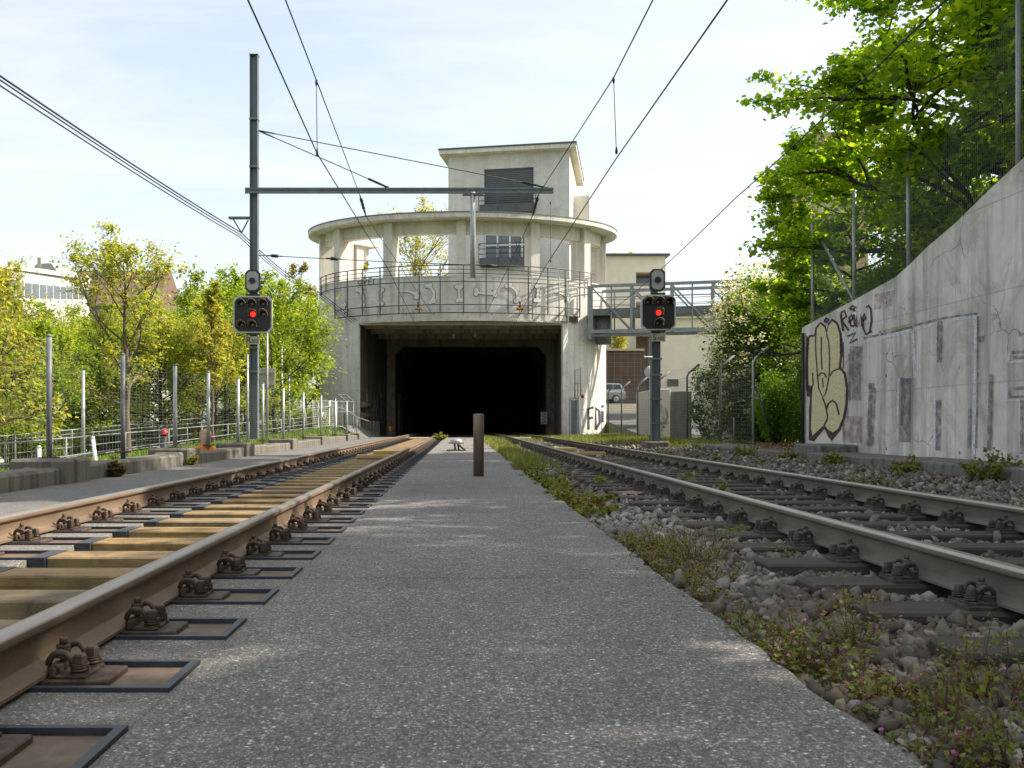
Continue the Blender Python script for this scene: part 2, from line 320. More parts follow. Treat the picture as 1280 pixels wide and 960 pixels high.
M['lf_maple'] = leafmat('leaves_maple', [(0.17, 0.33, 0.022), (0.13, 0.28, 0.018), (0.25, 0.40, 0.028), (0.38, 0.46, 0.035)], 0.66)
M['lf_dark'] = leafmat('leaves_dark_shrub', [(0.055, 0.11, 0.016), (0.04, 0.085, 0.013), (0.08, 0.14, 0.02), (0.11, 0.17, 0.025)], 0.4)
M['lf_shrub'] = leafmat('leaves_light_shrub', [(0.15, 0.27, 0.026), (0.11, 0.22, 0.022), (0.19, 0.31, 0.035)], 0.45)
M['blossom'] = leafmat('white_blossom', [(0.72, 0.70, 0.62), (0.64, 0.61, 0.53), (0.78, 0.77, 0.72)], 0.3)
M['lf_weed'] = leafmat('leaves_weed', [(0.17, 0.23, 0.035), (0.22, 0.26, 0.05), (0.13, 0.20, 0.03), (0.22, 0.18, 0.05), (0.17, 0.22, 0.035), (0.25, 0.27, 0.07)], 0.4)
M['lf_redweed'] = leafmat('leaves_red_weed', [(0.13, 0.06, 0.04), (0.10, 0.04, 0.032), (0.15, 0.11, 0.04), (0.16, 0.06, 0.045)], 0.3)
M['flower'] = leafmat('pink_flower', [(0.48, 0.16, 0.40), (0.58, 0.24, 0.50)], 0.3)
M['lf_grass'] = leafmat('grass_blades', [(0.14, 0.18, 0.035), (0.20, 0.22, 0.06), (0.11, 0.16, 0.03), (0.26, 0.25, 0.09)], 0.35)
M['lf_lawn'] = leafmat('lawn_blades', [(0.13, 0.22, 0.03), (0.10, 0.18, 0.025), (0.18, 0.25, 0.04)], 0.35)
M['lawn_base'] = simple('grassy_ground', (0.12, 0.17, 0.035), (0.075, 0.11, 0.022), 2.5, 0.95, 0, 0.8, 12)
M['hill_wood'] = simple('far_wooded_hill', (0.09, 0.14, 0.075), (0.055, 0.09, 0.05), 0.06, 1.0)
M['stone'] = stone_mat('ballast_stone', [(0.05, 0.043, 0.038), (0.22, 0.19, 0.155), (0.08, 0.07, 0.06), (0.34, 0.30, 0.25), (0.20, 0.16, 0.12), (0.12, 0.108, 0.095), (0.45, 0.42, 0.37), (0.15, 0.125, 0.10)])
M['stone_pale'] = stone_mat('fresh_pale_stone', [(0.22, 0.21, 0.19), (0.36, 0.34, 0.31), (0.28, 0.25, 0.21), (0.42, 0.40, 0.37)])
M['gr_cream'] = decal('graffiti_cream_paint', (0.78, 0.70, 0.43), (0.68, 0.60, 0.35), 0.24, 7)
M['gr_purple'] = decal('graffiti_dark_purple_paint', (0.085, 0.03, 0.045), (0.055, 0.02, 0.03), 0.18, 9)
M['gr_dark'] = decal('graffiti_faded_black_paint', (0.15, 0.15, 0.16), (0.09, 0.09, 0.10), 0.50, 8, soft=0.2)
M['gr_white'] = decal('graffiti_faded_white_paint', (0.76, 0.78, 0.80), (0.66, 0.68, 0.70), 0.42, 9, soft=0.16)
M['gr_pink'] = decal('graffiti_pink_haze', (0.42, 0.22, 0.22), None, 0.56, 5, soft=0.2)
M['gr_yellow'] = decal('graffiti_yellow_haze', (0.42, 0.33, 0.10), None, 0.56, 5, soft=0.2)
M['gr_bone'] = simple('white_relief_paint', (0.68, 0.67, 0.63), (0.60, 0.585, 0.54), 8, 0.8)
M['bone_edge'] = simple('bone_outline_grey', (0.22, 0.21, 0.19), (0.16, 0.155, 0.14), 8, 0.8)
M['gr_navy'] = decal('graffiti_navy_paint', (0.03, 0.033, 0.055), None, 0.27, 5)
M['yellow_mark'] = decal('yellow_road_paint', (0.62, 0.46, 0.12), None, 0.36, 6)
M['car'] = simple('silver_car_paint', (0.50, 0.51, 0.53), (0.46, 0.47, 0.49), 2, 0.25, 0.6)
M['tyre'] = simple('tyre_rubber', (0.02, 0.02, 0.02), None, 5, 0.8)
M['taillight'] = simple('red_tail_lens', (0.45, 0.02, 0.02), None, 5, 0.2)
k = NT('red_signal_light'); e = k.n('Emission'); e.inputs[0].default_value = (1.0, 0.03, 0.02, 1); e.inputs[1].default_value = 0.85
k.l(e.outputs[0], k.out.inputs[0]); M['red_light'] = k.m
# brown tiled garage: tile grid in the material
k = NT('brown_wall_tiles'); br = k.n('TexBrick', offset=0.0); br.inputs['Scale'].default_value = 1.0
v = k.mapped((1, 1, 1), rot=(R(90), 0, 0)); k.l(v, br.inputs['Vector'])
br.inputs['Color1'].default_value = (0.10, 0.06, 0.045, 1); br.inputs['Color2'].default_value = (0.075, 0.048, 0.038, 1); br.inputs['Mortar'].default_value = (0.20, 0.13, 0.085, 1)
br.inputs['Brick Width'].default_value = 0.62; br.inputs['Row Height'].default_value = 0.40; br.inputs['Mortar Size'].default_value = 0.018
M['tiles'] = k.finish(br.outputs['Color'], 0.6, 0, None, 0.4)
# slatted blind
k = NT('grey_slat_blind'); wv = k.n('TexWave', bands_direction='Z'); wv.inputs['Scale'].default_value = 2.2; k.l(k.pos, wv.inputs['Vector'])
M['blind'] = k.finish(k.ramp(wv.outputs['Fac'], [(0.2, (0.045, 0.05, 0.06)), (0.8, (0.10, 0.11, 0.125))]), 0.5, 0.1, k.bump(wv.outputs['Fac'], 0.6, 0.02))
# ---------------------------------------------------------------- mesh builder and object helpers
def P(px, py, D):
    """point of the place seen at photograph pixel (px, py) at D metres along the track"""
    return Vector(((px-CX)*D/F, D, HC-(py-HY)*D/F))
def PX(px, D): return (px-CX)*D/F
def PZ(py, D): return HC-(py-HY)*D/F

class MB:
    def __init__(s):
        s.v, s.f, s.mi, s.sm, s.mats = [], [], [], [], []
        s.uv = None
    def m(s, mat):
        mat = M[mat] if isinstance(mat, str) else mat
        if mat not in s.mats: s.mats.append(mat)
        return s.mats.index(mat)
    def add(s, vs, fs, mat, smooth=False):
        b = len(s.v); i = s.m(mat)
        s.v.extend([tuple(x) for x in vs])
        for f in fs:
            s.f.append(tuple(b+q for q in f)); s.mi.append(i); s.sm.append(smooth)
        return s
    def box(s, x0, x1, y0, y1, z0, z1, mat, bev=0.0):
        if bev <= 0:
            vs = [(x, y, z) for z in (z0, z1) for y in (y0, y1) for x in (x0, x1)]
            fs = [(0,2,3,1), (4,5,7,6), (0,1,5,4), (2,6,7,3), (0,4,6,2), (1,3,7,5)]
            return s.add(vs, fs, mat)
        b = min(bev, abs(x1-x0)*.45, abs(y1-y0)*.45, abs(z1-z0)*.45)
        bm = bmesh.new(); bmesh.ops.create_cube(bm, size=1)
        for v in bm.verts: v.co = Vector(((x0+x1)/2+v.co.x*(x1-x0), (y0+y1)/2+v.co.y*(y1-y0), (z0+z1)/2+v.co.z*(z1-z0)))
        bmesh.ops.bevel(bm, geom=list(bm.edges), offset=b, segments=1, affect='EDGES', profile=0.5)
        return s.bm(bm, mat)
    def bm(s, bm, mat, smooth=False):
        bm.verts.index_update()
        s.add([v.co[:] for v in bm.verts], [[v.index for v in f.verts] for f in bm.faces], mat, smooth); bm.free(); return s
    def bar(s, a, b, w, h, mat, up=(0,0,1)):
        """rectangular bar from a to b"""
        a, b = Vector(a), Vector(b); d = (b-a).normalized(); up = Vector(up)
        if abs(d.dot(up)) > .99: up = Vector((0, 1, 0))
        x = d.cross(up).normalized()*w/2; z = x.normalized().cross(d).normalized()*h/2
        vs = [p+i*x+j*z for p in (a, b) for (i, j) in ((-1,-1), (1,-1), (1,1), (-1,1))]
        return s.add(vs, [(0,1,2,3), (7,6,5,4), (0,4,5,1), (1,5,6,2), (2,6,7,3), (3,7,4,0)], mat)
    def tube(s, pts, r, mat, n=8, caps=True, smooth=True):
        pts = [Vector(p) for p in pts]; rs = r if hasattr(r, '__len__') else [r]*len(pts)
        vs, fs = [], []; prev = None
        for i, p in enumerate(pts):
            d = (pts[min(i+1, len(pts)-1)]-pts[max(i-1, 0)])
            d = d.normalized() if d.length > 1e-9 else Vector((0, 0, 1))
            if prev is None:
                a = Vector((1, 0, 0)) if abs(d.x) < .8 else Vector((0, 1, 0)); x = d.cross(a).normalized()
            else:
                x = prev-d*prev.dot(d); x = x.normalized() if x.length > 1e-6 else d.orthogonal().normalized()
            prev = x; y = d.cross(x)
            for q in range(n):
                t = 2*math.pi*q/n; vs.append(p+rs[i]*(math.cos(t)*x+math.sin(t)*y))
        for i in range(len(pts)-1):
            for q in range(n):
                fs.append((i*n+q, i*n+(q+1) % n, (i+1)*n+(q+1) % n, (i+1)*n+q))
        s.add(vs, fs, mat, smooth)
        if caps and n > 2:
            b = len(s.v)-len(vs); i = s.m(mat)
            s.f.append(tuple(b+q for q in reversed(range(n)))); s.mi.append(i); s.sm.append(False)
            e = b+(len(pts)-1)*n
            s.f.append(tuple(e+q for q in range(n))); s.mi.append(i); s.sm.append(False)
        return s
    def lathe(s, prof, cx, cy, mat, n=16, smooth=True):
        vs, fs = [], []
        for r, z in prof:
            for q in range(n):
                t = 2*math.pi*q/n; vs.append((cx+r*math.cos(t), cy+r*math.sin(t), z))
        for i in range(len(prof)-1):
            for q in range(n): fs.append((i*n+q, i*n+(q+1) % n, (i+1)*n+(q+1) % n, (i+1)*n+q))
        s.add(vs, fs, mat, smooth)
        b = len(s.v)-len(vs); i = s.m(mat)
        s.f.append(tuple(b+q for q in reversed(range(n)))); s.mi.append(i); s.sm.append(False)
        e = b+(len(prof)-1)*n
        s.f.append(tuple(e+q for q in range(n))); s.mi.append(i); s.sm.append(False)
        return s
    def prism(s, poly, fn0, fn1, mat):
        """extrude a 2-D polygon between the maps fn0 and fn1 (2-D -> 3-D)"""
        n = len(poly); vs = [fn0(*p) for p in poly]+[fn1(*p) for p in poly]
        fs = [tuple(range(n)), tuple(reversed(range(n, 2*n)))]+[(i, i+n, (i+1) % n+n, (i+1) % n) for i in range(n)]
        return s.add(vs, fs, mat)
    def ribbon(s, pts, w, fn, mat, ws=None):
        """flat stroke of width w along 2-D points, mapped by fn"""
        pts = [Vector(p) for p in pts]; vs = []; n = len(pts)
        for i, p in enumerate(pts):
            d0 = (p-pts[i-1]).normalized() if i > 0 else None
            d1 = (pts[i+1]-p).normalized() if i < n-1 else None
            d = ((d0 or d1)+(d1 or d0))
            d = d.normalized() if d.length > 1e-6 else (d0 or d1)
            nr = Vector((-d.y, d.x)); ww = ws[i] if ws else w
            vs += [fn(*(p+nr*ww/2)), fn(*(p-nr*ww/2))]
        return s.add(vs, [(2*i, 2*i+1, 2*i+3, 2*i+2) for i in range(n-1)], mat)
    def build(s, name, parent=None, origin=None, normals=True):
        me = bpy.data.meshes.new(name)
        va = np.array(s.v, dtype=np.float64).reshape(-1, 3)
        if origin is None:
            if parent is not None: origin = wloc(parent)
            else:
                lo, hi = va.min(0), va.max(0); origin = Vector(((lo[0]+hi[0])/2, (lo[1]+hi[1])/2, lo[2]))
        else: origin = Vector(origin)
        va = va-np.array(origin[:])
        me.from_pydata(va.tolist(), [], s.f)
        for mt in s.mats: me.materials.append(mt)
        me.polygons.foreach_set('material_index', s.mi); me.polygons.foreach_set('use_smooth', s.sm)
        if s.uv:
            ul = me.uv_layers.new(name='UVMap'); data = [0.0]*(2*len(me.loops))
            for i, lp in enumerate(me.loops):
                u, v = s.uv(*s.v[lp.vertex_index]); data[2*i] = u; data[2*i+1] = v
            ul.data.foreach_set('uv', data)
        if normals:
            bm = bmesh.new(); bm.from_mesh(me); bmesh.ops.recalc_face_normals(bm, faces=bm.faces); bm.to_mesh(me); bm.free()
        me.update()
        o = bpy.data.objects.new(name, me); COL.objects.link(o)
        if parent is not None:
            o.parent = parent; o.location = Vector(origin)-wloc(parent)
        else: o.location = origin
        return o

def wloc(o):
    l = Vector(o.location)
    while o.parent is not None: o = o.parent; l = l+Vector(o.location)
    return l
def tag(o, label=None, cat=None, group=None, kind=None):
    for kk, vv in (('label', label), ('category', cat), ('group', group), ('kind', kind)):
        if vv: o[kk] = vv
    return o
def thing(name, loc, label, cat, group=None):
    o = bpy.data.objects.new(name, None); COL.objects.link(o); o.location = loc; o.empty_display_size = 0.2
    return tag(o, label, cat, group)
def struct(o, label=None, cat=None): return tag(o, label, cat, None, 'structure')
KIDS = {}
def dup(src, loc, label=None, rotz=None, scale=None, group=None):
    c = src.copy(); COL.objects.link(c); c.location = loc
    if rotz is not None: c.rotation_euler = (0, 0, rotz)
    if scale is not None: c.scale = scale if hasattr(scale, '__len__') else (scale,)*3
    if label: c['label'] = label
    if group: c['group'] = group
    for ch in src.children:
        d = ch.copy(); COL.objects.link(d); d.parent = c
        for g in ch.children:
            e2 = g.copy(); COL.objects.link(e2); e2.parent = d
    return c
def npmesh(name, V, Fc, mats, mi=None, parent=None, origin=None, smooth=False):
    """mesh straight from numpy arrays (all faces with the same vertex count)"""
    me = bpy.data.meshes.new(name); V = np.asarray(V, dtype=np.float32); Fc = np.asarray(Fc, dtype=np.int32)
    o0 = np.array((origin if origin is not None else (wloc(parent) if parent is not None else (0, 0, 0)))[:], dtype=np.float32)
    V = V-o0; k = Fc.shape[1]
    me.vertices.add(len(V)); me.vertices.foreach_set('co', V.ravel())
    me.loops.add(Fc.size); me.loops.foreach_set('vertex_index', Fc.ravel())
    me.polygons.add(len(Fc)); me.polygons.foreach_set('loop_start', np.arange(0, Fc.size, k, dtype=np.int32))
    for mt in mats: me.materials.append(M[mt] if isinstance(mt, str) else mt)
    if mi is not None: me.polygons.foreach_set('material_index', np.asarray(mi, dtype=np.int32))
    if smooth: me.polygons.foreach_set('use_smooth', np.ones(len(Fc), dtype=bool))
    me.update(calc_edges=True); me.validate()
    o = bpy.data.objects.new(name, me); COL.objects.link(o)
    if parent is not None: o.parent = parent; o.location = Vector(o0.tolist())-wloc(parent)
    else: o.location = o0.tolist()
    return o

# ---------------------------------------------------------------- foliage
def leaf_arrays(rng, pts, size, tilt=0.9, elong=0.55):
    """folded rhombic leaves at pts: (N*4,3) vertices, (N*2,3) triangles"""
    N = len(pts); sz = size*rng.uniform(0.6, 1.35, N)[:, None]
    az = rng.uniform(0, 2*np.pi, N); el = rng.normal(-0.25, tilt*0.6, N)
    d = np.stack([np.cos(az)*np.cos(el), np.sin(az)*np.cos(el), np.sin(el)], 1)
    up = np.stack([rng.normal(0, tilt*0.5, N), rng.normal(0, tilt*0.5, N), np.ones(N)], 1)
    s = np.cross(d, up); s /= np.linalg.norm(s, axis=1)[:, None]+1e-9
    n = np.cross(s, d)
    base = pts-d*sz*0.5; tip = pts+d*sz*0.5
    lf = pts+s*sz*elong*0.5+n*sz*0.10; rt = pts-s*sz*elong*0.5+n*sz*0.10
    V = np.empty((N*4, 3), np.float32); V[0::4] = base; V[1::4] = lf; V[2::4] = tip; V[3::4] = rt
    i = np.arange(N)*4
    Fc = np.empty((N*2, 3), np.int32); Fc[0::2] = np.stack([i, i+1, i+2], 1); Fc[1::2] = np.stack([i, i+2, i+3], 1)
    return V, Fc

def tree_skeleton(rnd, H, spread, base_h, n_limb, lean=(0, 0), trunk_r=0.14, up=0.45, profile=None, gnarl=0.12):
    """-> (list of (points, radii), list of twig end points) for a tree standing at the origin"""
    segs, tips = [], []
    n = 9; tr = []
    x = y = 0.0
    for i in range(n):
        t = i/(n-1); x += rnd.uniform(-1, 1)*gnarl*H*0.06+lean[0]*H/n*t; y += rnd.uniform(-1, 1)*gnarl*H*0.06+lean[1]*H/n*t
        tr.append(Vector((x if i else 0, y if i else 0, H*0.93*t-(0.15 if i == 0 else 0))))
    segs.append((tr, [trunk_r*(1.25 if i == 0 else 1)*(1-0.88*i/(n-1)) for i in range(n)]))
    def along(pts, t):
        q = t*(len(pts)-1); i = min(int(q), len(pts)-2); return pts[i].lerp(pts[i+1], q-i)
    ga = rnd.uniform(0, 6.28)
    for b in range(n_limb):
        t = base_h+(0.97-base_h)*(b+0.5*rnd.random())/n_limb; t = min(t, 0.98)
        o = along(tr, t); ga += 2.4+rnd.uniform(-.4, .4)
        rel = (t-base_h)/(1-base_h)
        L = spread*(profile(rel) if profile else (1.0-0.65*rel)*(0.75+0.25*min(1, rel*4)))*rnd.uniform(0.75, 1.2)
        el = up+rel*0.55+rnd.uniform(-.2, .2)
        pts = [o]; d = Vector((math.cos(ga)*math.cos(el), math.sin(ga)*math.cos(el), math.sin(el)))
        for i in range(5):
            d = (d+Vector((rnd.uniform(-1, 1), rnd.uniform(-1, 1), rnd.uniform(-.6, .8)))*gnarl*1.6).normalized()
            pts.append(pts[-1]+d*L/5)
        r0 = trunk_r*(1-0.85*t)*0.62
        segs.append((pts, [r0*(1-0.82*i/5) for i in range(6)]))
        tips.append((pts[-1], L*0.2))
        for q in range(6):
            tt = 0.28+0.72*(q+rnd.random()*.6)/6; o2 = along(pts, min(tt, .99)); l2 = L*0.45*(1.15-0.6*tt)*rnd.uniform(.7, 1.3)
            d2 = (d+Vector((rnd.uniform(-1, 1), rnd.uniform(-1, 1), rnd.uniform(-.5, .9)))*0.95).normalized()
            p2 = [o2]
            for i in range(3):
                d2 = (d2+Vector((rnd.uniform(-1, 1), rnd.uniform(-1, 1), rnd.uniform(-.6, .8)))*gnarl*1.8).normalized(); p2.append(p2[-1]+d2*l2/3)
            segs.append((p2, [r0*0.38, r0*0.28, r0*0.2, r0*0.12]))
            for i in (1, 2, 3): tips.append((p2[i], l2*0.42))
            for w in range(4):
                o3 = along(p2, rnd.uniform(.3, 1)); l3 = l2*rnd.uniform(.3, .6)
                d3 = (d2+Vector((rnd.uniform(-1, 1), rnd.uniform(-1, 1), rnd.uniform(-.7, .8)))).normalized()
                p3 = [o3, o3+d3*l3*.5, o3+d3*l3+Vector((0, 0, rnd.uniform(-.1, .1)*l3))]
                segs.append((p3, [r0*0.13, r0*0.09, r0*0.05])); tips.append((p3[1], l3*.4)); tips.append((p3[2], l3*.45))
    return segs, tips

def make_tree(name, label, cat, loc, seed, H, spread, base_h, n_limb, leaf, n_leaf, size, group=None, trunk_r=0.13, bark='bark', flat=1.0, skel_kw={}, leaf2=None, share2=0.0, thin=0.004, clip=None, extra=0.9, elong=0.6):
    rnd = random.Random(seed); rng = np.random.default_rng(seed)
    root = thing(name, loc, label, cat, group); L0 = Vector(loc)
    segs, tips = tree_skeleton(rnd, H, spread, base_h, n_limb, trunk_r=trunk_r, **skel_kw)
    mb = MB()
    for pts, rs in segs:
        if rs[0] < thin*0.35: continue
        mb.tube([L0+p for p in pts], [max(r, thin) for r in rs], bark, n=7 if rs[0] > .03 else 4 if rs[0] > .012 else 3, caps=False)
    mb.build('trunk', root, normals=False)
    T = np.array([p[:] for p, r in tips]); RR = np.array([r for p, r in tips])
    w = rng.random(len(T))**1.2+0.12; w /= w.sum()
    idx = rng.choice(len(T), n_leaf, p=w)
    off = rng.normal(0, 1, (n_leaf, 3))*(RR[idx]*extra)[:, None]*0.75; off[:, 2] *= flat
    pts = T[idx]+off+np.array(loc)
    if clip is not None: pts = pts[clip(pts)]
    V, Fc = leaf_arrays(rng, pts, size, elong=elong)
    mats = [leaf]+([leaf2] if leaf2 else []); mi = None
    if leaf2: mi = np.repeat((rng.random(len(pts)) < share2).astype(np.int32), 2)
    npmesh('crown', V, Fc, mats, mi, root)
    return root

def make_shrub(name, label, cat, loc, seed, rx, ry, rz, leaf, n_leaf, size, group=None, flower=None, n_flower=0, fsize=.05, lumps=14, bark='bark_dark', clip=None, shell=0.55, leaf2=None, share2=0.0):
    """bushy plant: stems fanning from the base into many overlapping leaf clumps"""
    rnd = random.Random(seed); rng = np.random.default_rng(seed)
    root = thing(name, loc, label, cat, group); L0 = np.array(loc)
    cs = []
    for i in range(lumps):
        a = rnd.uniform(0, 6.283); q = math.sqrt(rnd.random())*0.72; h = rnd.uniform(0.18, 1.0)
        q *= math.sqrt(max(0.05, 1-(max(0, h-.35)/.75)**2))
        cs.append((math.cos(a)*q*rx, math.sin(a)*q*ry, h*rz*0.86, rnd.uniform(.22, .42)))
    C = np.array([c[:3] for c in cs]); S = np.array([c[3] for c in cs])
    mb = MB()
    for c, sc_ in zip(C, S):
        m_ = c*0.5+np.array((rnd.uniform(-.1, .1)*rx, rnd.uniform(-.1, .1)*ry, 0.05*rz))
        mb.tube([L0+np.array((c[0]*.08, c[1]*.08, -.1)), L0+m_, L0+c], [0.012*rz+.008, 0.008*rz+.005, 0.004], bark, n=4, caps=False)
        for t in range(3):
            e_ = c+np.array((rnd.uniform(-1, 1)*rx, rnd.uniform(-1, 1)*ry, rnd.uniform(-.6, 1)*rz))*sc_*.8
            mb.tube([L0+c*.8, L0+(c+e_)/2, L0+e_], [0.006, 0.004, 0.003], bark, n=3, caps=False)
    mb.build('stem', root, normals=False)
    def cloud(n, sh):
        i = rng.choice(len(C), n, p=S**2/np.sum(S**2)); d = rng.normal(0, 1, (n, 3)); d /= np.linalg.norm(d, axis=1)[:, None]
        r = (sh+(1-sh)*rng.random(n))**0.7*(1+rng.normal(0, .13, n))
        p = C[i]+d*r[:, None]*S[i][:, None]*np.array((rx, ry, rz*0.75)); p = p[p[:, 2] > 0.02]
        p = p+L0
        return p if clip is None else p[clip(p)]
    pts = cloud(n_leaf, shell*0.6); V, Fc = leaf_arrays(rng, pts, size)
    mi = np.repeat((rng.random(len(pts)) < share2).astype(np.int32), 2) if leaf2 else None
    npmesh('crown', V, Fc, [leaf]+([leaf2] if leaf2 else []), mi, root)
    if flower and n_flower:
        c0 = cloud(n_flower*4, 0.9); q_ = (c0-L0)/np.array((rx, ry, rz)); q_[:, 2] = (q_[:, 2]-.45)/.55; c0 = c0[np.sum(q_**2, 1) > .60][:n_flower]; p = np.repeat(c0, 9, 0)+rng.normal(0, fsize*0.9, (len(c0)*9, 3))
        V, Fc = leaf_arrays(rng, p, fsize, elong=0.9); npmesh('blossom', V, Fc, [flower], None, root)
    return root

def text_flat(s, size, mat, name, parent, loc, rot=(R(90), 0, 0), depth=0.002):
    cu = bpy.data.curves.new(name, 'FONT'); cu.body = s; cu.size = size; cu.extrude = depth; cu.align_x = 'CENTER'; cu.align_y = 'CENTER'
    t = bpy.data.objects.new(name, cu); COL.objects.link(t); bpy.context.view_layer.update()
    me = bpy.data.meshes.new_from_object(t.evaluated_get(bpy.context.evaluated_depsgraph_get()))
    bpy.data.objects.remove(t); bpy.data.curves.remove(cu)
    me.materials.clear(); me.materials.append(M[mat])
    o = bpy.data.objects.new(name, me); COL.objects.link(o); o.parent = parent; o.location = Vector(loc)-wloc(parent); o.rotation_euler = rot
    return o
# ================================================================ THE SETTING
def lerp(a, b, t): return a+(b-a)*t
def clampf(x, a, b): return max(a, min(b, x))
RAIL_A = Vector((-13.5, 27.0, 0)); RAIL_B = Vector((-6.9, 40.0, 0))       # line of the path railing on the left
def ground_z(x, y):
    if x < -4.7:
        z = 0.246+0.1104*max(x, -30)+0.0216*clampf(y, 0, 70)
        z = clampf(z, -2.4, 1.2)
        return lerp(-0.16, z, clampf((-4.7-x)/0.9, 0, 1))
    if x > 8.3:
        r = clampf((y-41)/36.0, 0, 1)
        z = 0.06+2.34*r+clampf((y-80)/400, 0, 1)*3
        return lerp(-0.16, z, clampf((x-8.3)/0.14, 0, 1))
    return -0.16
xs = [-1500, -600, -250, -120, -70, -45, -35]+list(np.arange(-30, -4.9, 1.25))+[-4.7, -4.6, 0, 8.3, 8.44, 9.1, 10, 12, 14, 17, 20, 25, 32, 45, 70, 120, 250, 600, 1500]
ys = [-300, -100, -40, -15]+list(np.arange(-6, 92, 3.0))+[100, 130, 180, 260, 400, 700, 1200, 2500]
g = MB(); NX, NY = len(xs), len(ys)
g.add([(x, y, ground_z(x, y)) for y in ys for x in xs], [(j*NX+i, j*NX+i+1, (j+1)*NX+i+1, (j+1)*NX+i) for j in range(NY-1) for i in range(NX-1)], 'lawn_base', True)
struct(g.build('ground', origin=(0, 0, 0), normals=False))

# platform between the tracks, with joints
pf = MB()
jy = [-3, 4.18, 10.9, 17.6, 24.35, 31, 38.2, 47.5]
re_ = random.Random(12)
for a, b in zip(jy[:-1], jy[1:]):
    a, b = a+.006, b-.006; n_ = max(4, int((b-a)/(.05 if a < 8 else .2))); rim = []
    q = 0.0
    for i in range(n_+1):
        q = q*.7+re_.gauss(0, .0055); rim.append((0.93+q-(.02 if re_.random() < .03 else 0), a+(b-a)*i/n_))
    pf.prism([(-0.71, a)]+rim+[(-0.71, b)], lambda x, y: (x, y, -.35), lambda x, y: (x, y, 0.0), 'asphalt')
pf.box(-0.70, 0.92, -3, 47.5, -0.36, -0.02, 'trench')
struct(pf.build('platform'))
# slab under the left track: two shoulders of washed concrete and a sunken middle
sb = MB()
sb.box(-1.46, -0.716, -3, 44.6, -0.35, -0.09, 'slab'); sb.box(-2.83, -2.21, -3, 44.6, -0.35, -0.09, 'slab')
sb.box(-0.764, -0.716, -3, 44.6, -0.089, -0.006, 'slab')
for k_ in range(-2, 73):
    if k_ == 71: continue
    ya, yb = (1.98+.589*k_+.1465, 1.98+.589*(k_+1)-.1465) if k_ > -2 else (-3, 1.98-.589-.1465)
    if k_ == 72: ya, yb = 1.98+.589*71+.1465, 44.6
    sb.box(-1.44, -0.7645, ya, yb, -.0895, -.0062, 'slab', .004); sb.box(-2.83, -2.25, ya, yb, -.0895, -.0062, 'slab', .004)
sb.box(-2.21, -1.46, -3, 44.6, -0.36, -0.21, 'trench')
struct(sb.build('track_slab'))
wk = MB(); wk.box(-4.52, -2.73, -3, 48.5, -0.35, 0.018, 'path', 0.01); struct(wk.build('walkway'))
tb = MB(); tb.box(-5.2, -0.72, 44.6, 110, -0.35, -0.03, 'soot'); tb.box(-0.72, 0.95, 47.5, 110, -0.35, -0.03, 'soot'); tb.box(0.95, 6.0, 46.2, 110, -0.35, -0.02, 'soot')
struct(tb.build('tunnel_floor'))
# ballast bed of the right track
def bed_z(x, y):
    h = -0.062+0.016*math.sin(x*3.1+y*1.3)*math.sin(y*2.2-x)
    if x < 1.05: h -= 0.03*(1.05-x)/0.12
    if x > 4.4: h += 0.05*min(1, (x-4.4)/1.2)
    return h
bd = MB(); bx = list(np.linspace(0.94, 6.7, 30)); by = list(np.arange(-3, 46.3, 0.4))
bd.add([(x, y, bed_z(x, y)) for y in by for x in bx], [(j*30+i, j*30+i+1, (j+1)*30+i+1, (j+1)*30+i) for j in range(len(by)-1) for i in range(29)], 'ballast_bed', True)
struct(bd.build('ballast_bed', origin=(3, 0, -0.1), normals=False))
# low verge beyond the right track towards the fence
vg = MB(); vg.box(6.6, 8.4, 21, 49, -0.3, 0.05, 'soil', 0.02); struct(vg.build('verge_ground'))

# asphalt path on the left, beyond the railing, and the sloping side road on the right
dv_ = (RAIL_B-RAIL_A).normalized(); nv_ = Vector((-dv_.y, dv_.x, 0))
def strip(mb, pts_a, pts_b, off, mat):
    vs = []
    for a, b in zip(pts_a, pts_b):
        for t in (0, .25, .5, .75, 1):
            q = Vector(a).lerp(Vector(b), t); vs.append((q.x, q.y, ground_z(q.x, q.y)+off))
    n = len(pts_a)
    mb.add(vs, [(i*5+j, i*5+j+1, (i+1)*5+j+1, (i+1)*5+j) for i in range(n-1) for j in range(4)], mat)
lp = MB(); A, B = [], []
for i in range(60):
    c = RAIL_A+dv_*(-26+i*1.0); A.append(c+nv_*0.25); B.append(c+nv_*3.4)
strip(lp, A, B, 0.03, 'path'); struct(lp.build('path', normals=False))
near = MB(); A, B = [], []
for i in range(26): A.append(Vector((-5.6, 2+i*.6, 0))); B.append(Vector((-9.5-i*.02, 2+i*.6, 0)))
strip(near, A, B, 0.03, 'path'); struct(near.build('service_path', normals=False))
rd = MB(); A, B = [], []
for i in range(56): A.append(Vector((8.45, 40+i, 0))); B.append(Vector((24.0 if i > 26 else 13.6+i*.12, 40+i, 0)))
strip(rd, A, B, 0.012, 'road')
struct(rd.build('side_road', normals=False))
mk = MB()
for (pa, pb) in (((783, 503), (786, 512)), ((786, 520), (789, 529)), ((790, 537), (793, 546)),):
    pass
def road_pt(x, y, off=0.02): return (x, y, ground_z(x, y)+off)
for y0 in (46, 50.5, 55, 59.5):
    xx = 9.3+(y0-46)*0.19
    mk.add([road_pt(xx-.07, y0), road_pt(xx+.07, y0), road_pt(xx+.45, y0+2.0), road_pt(xx+.31, y0+2.0)], [(0, 1, 2, 3)], 'yellow_mark')
for y0 in (66, 69.5, 72.5):
    mk.add([road_pt(10.5, y0), road_pt(15.0, y0+.3), road_pt(15.0, y0+.75), road_pt(10.5, y0+.4)], [(0, 1, 2, 3)], 'yellow_mark')
struct(mk.build('road_marking', normals=False))
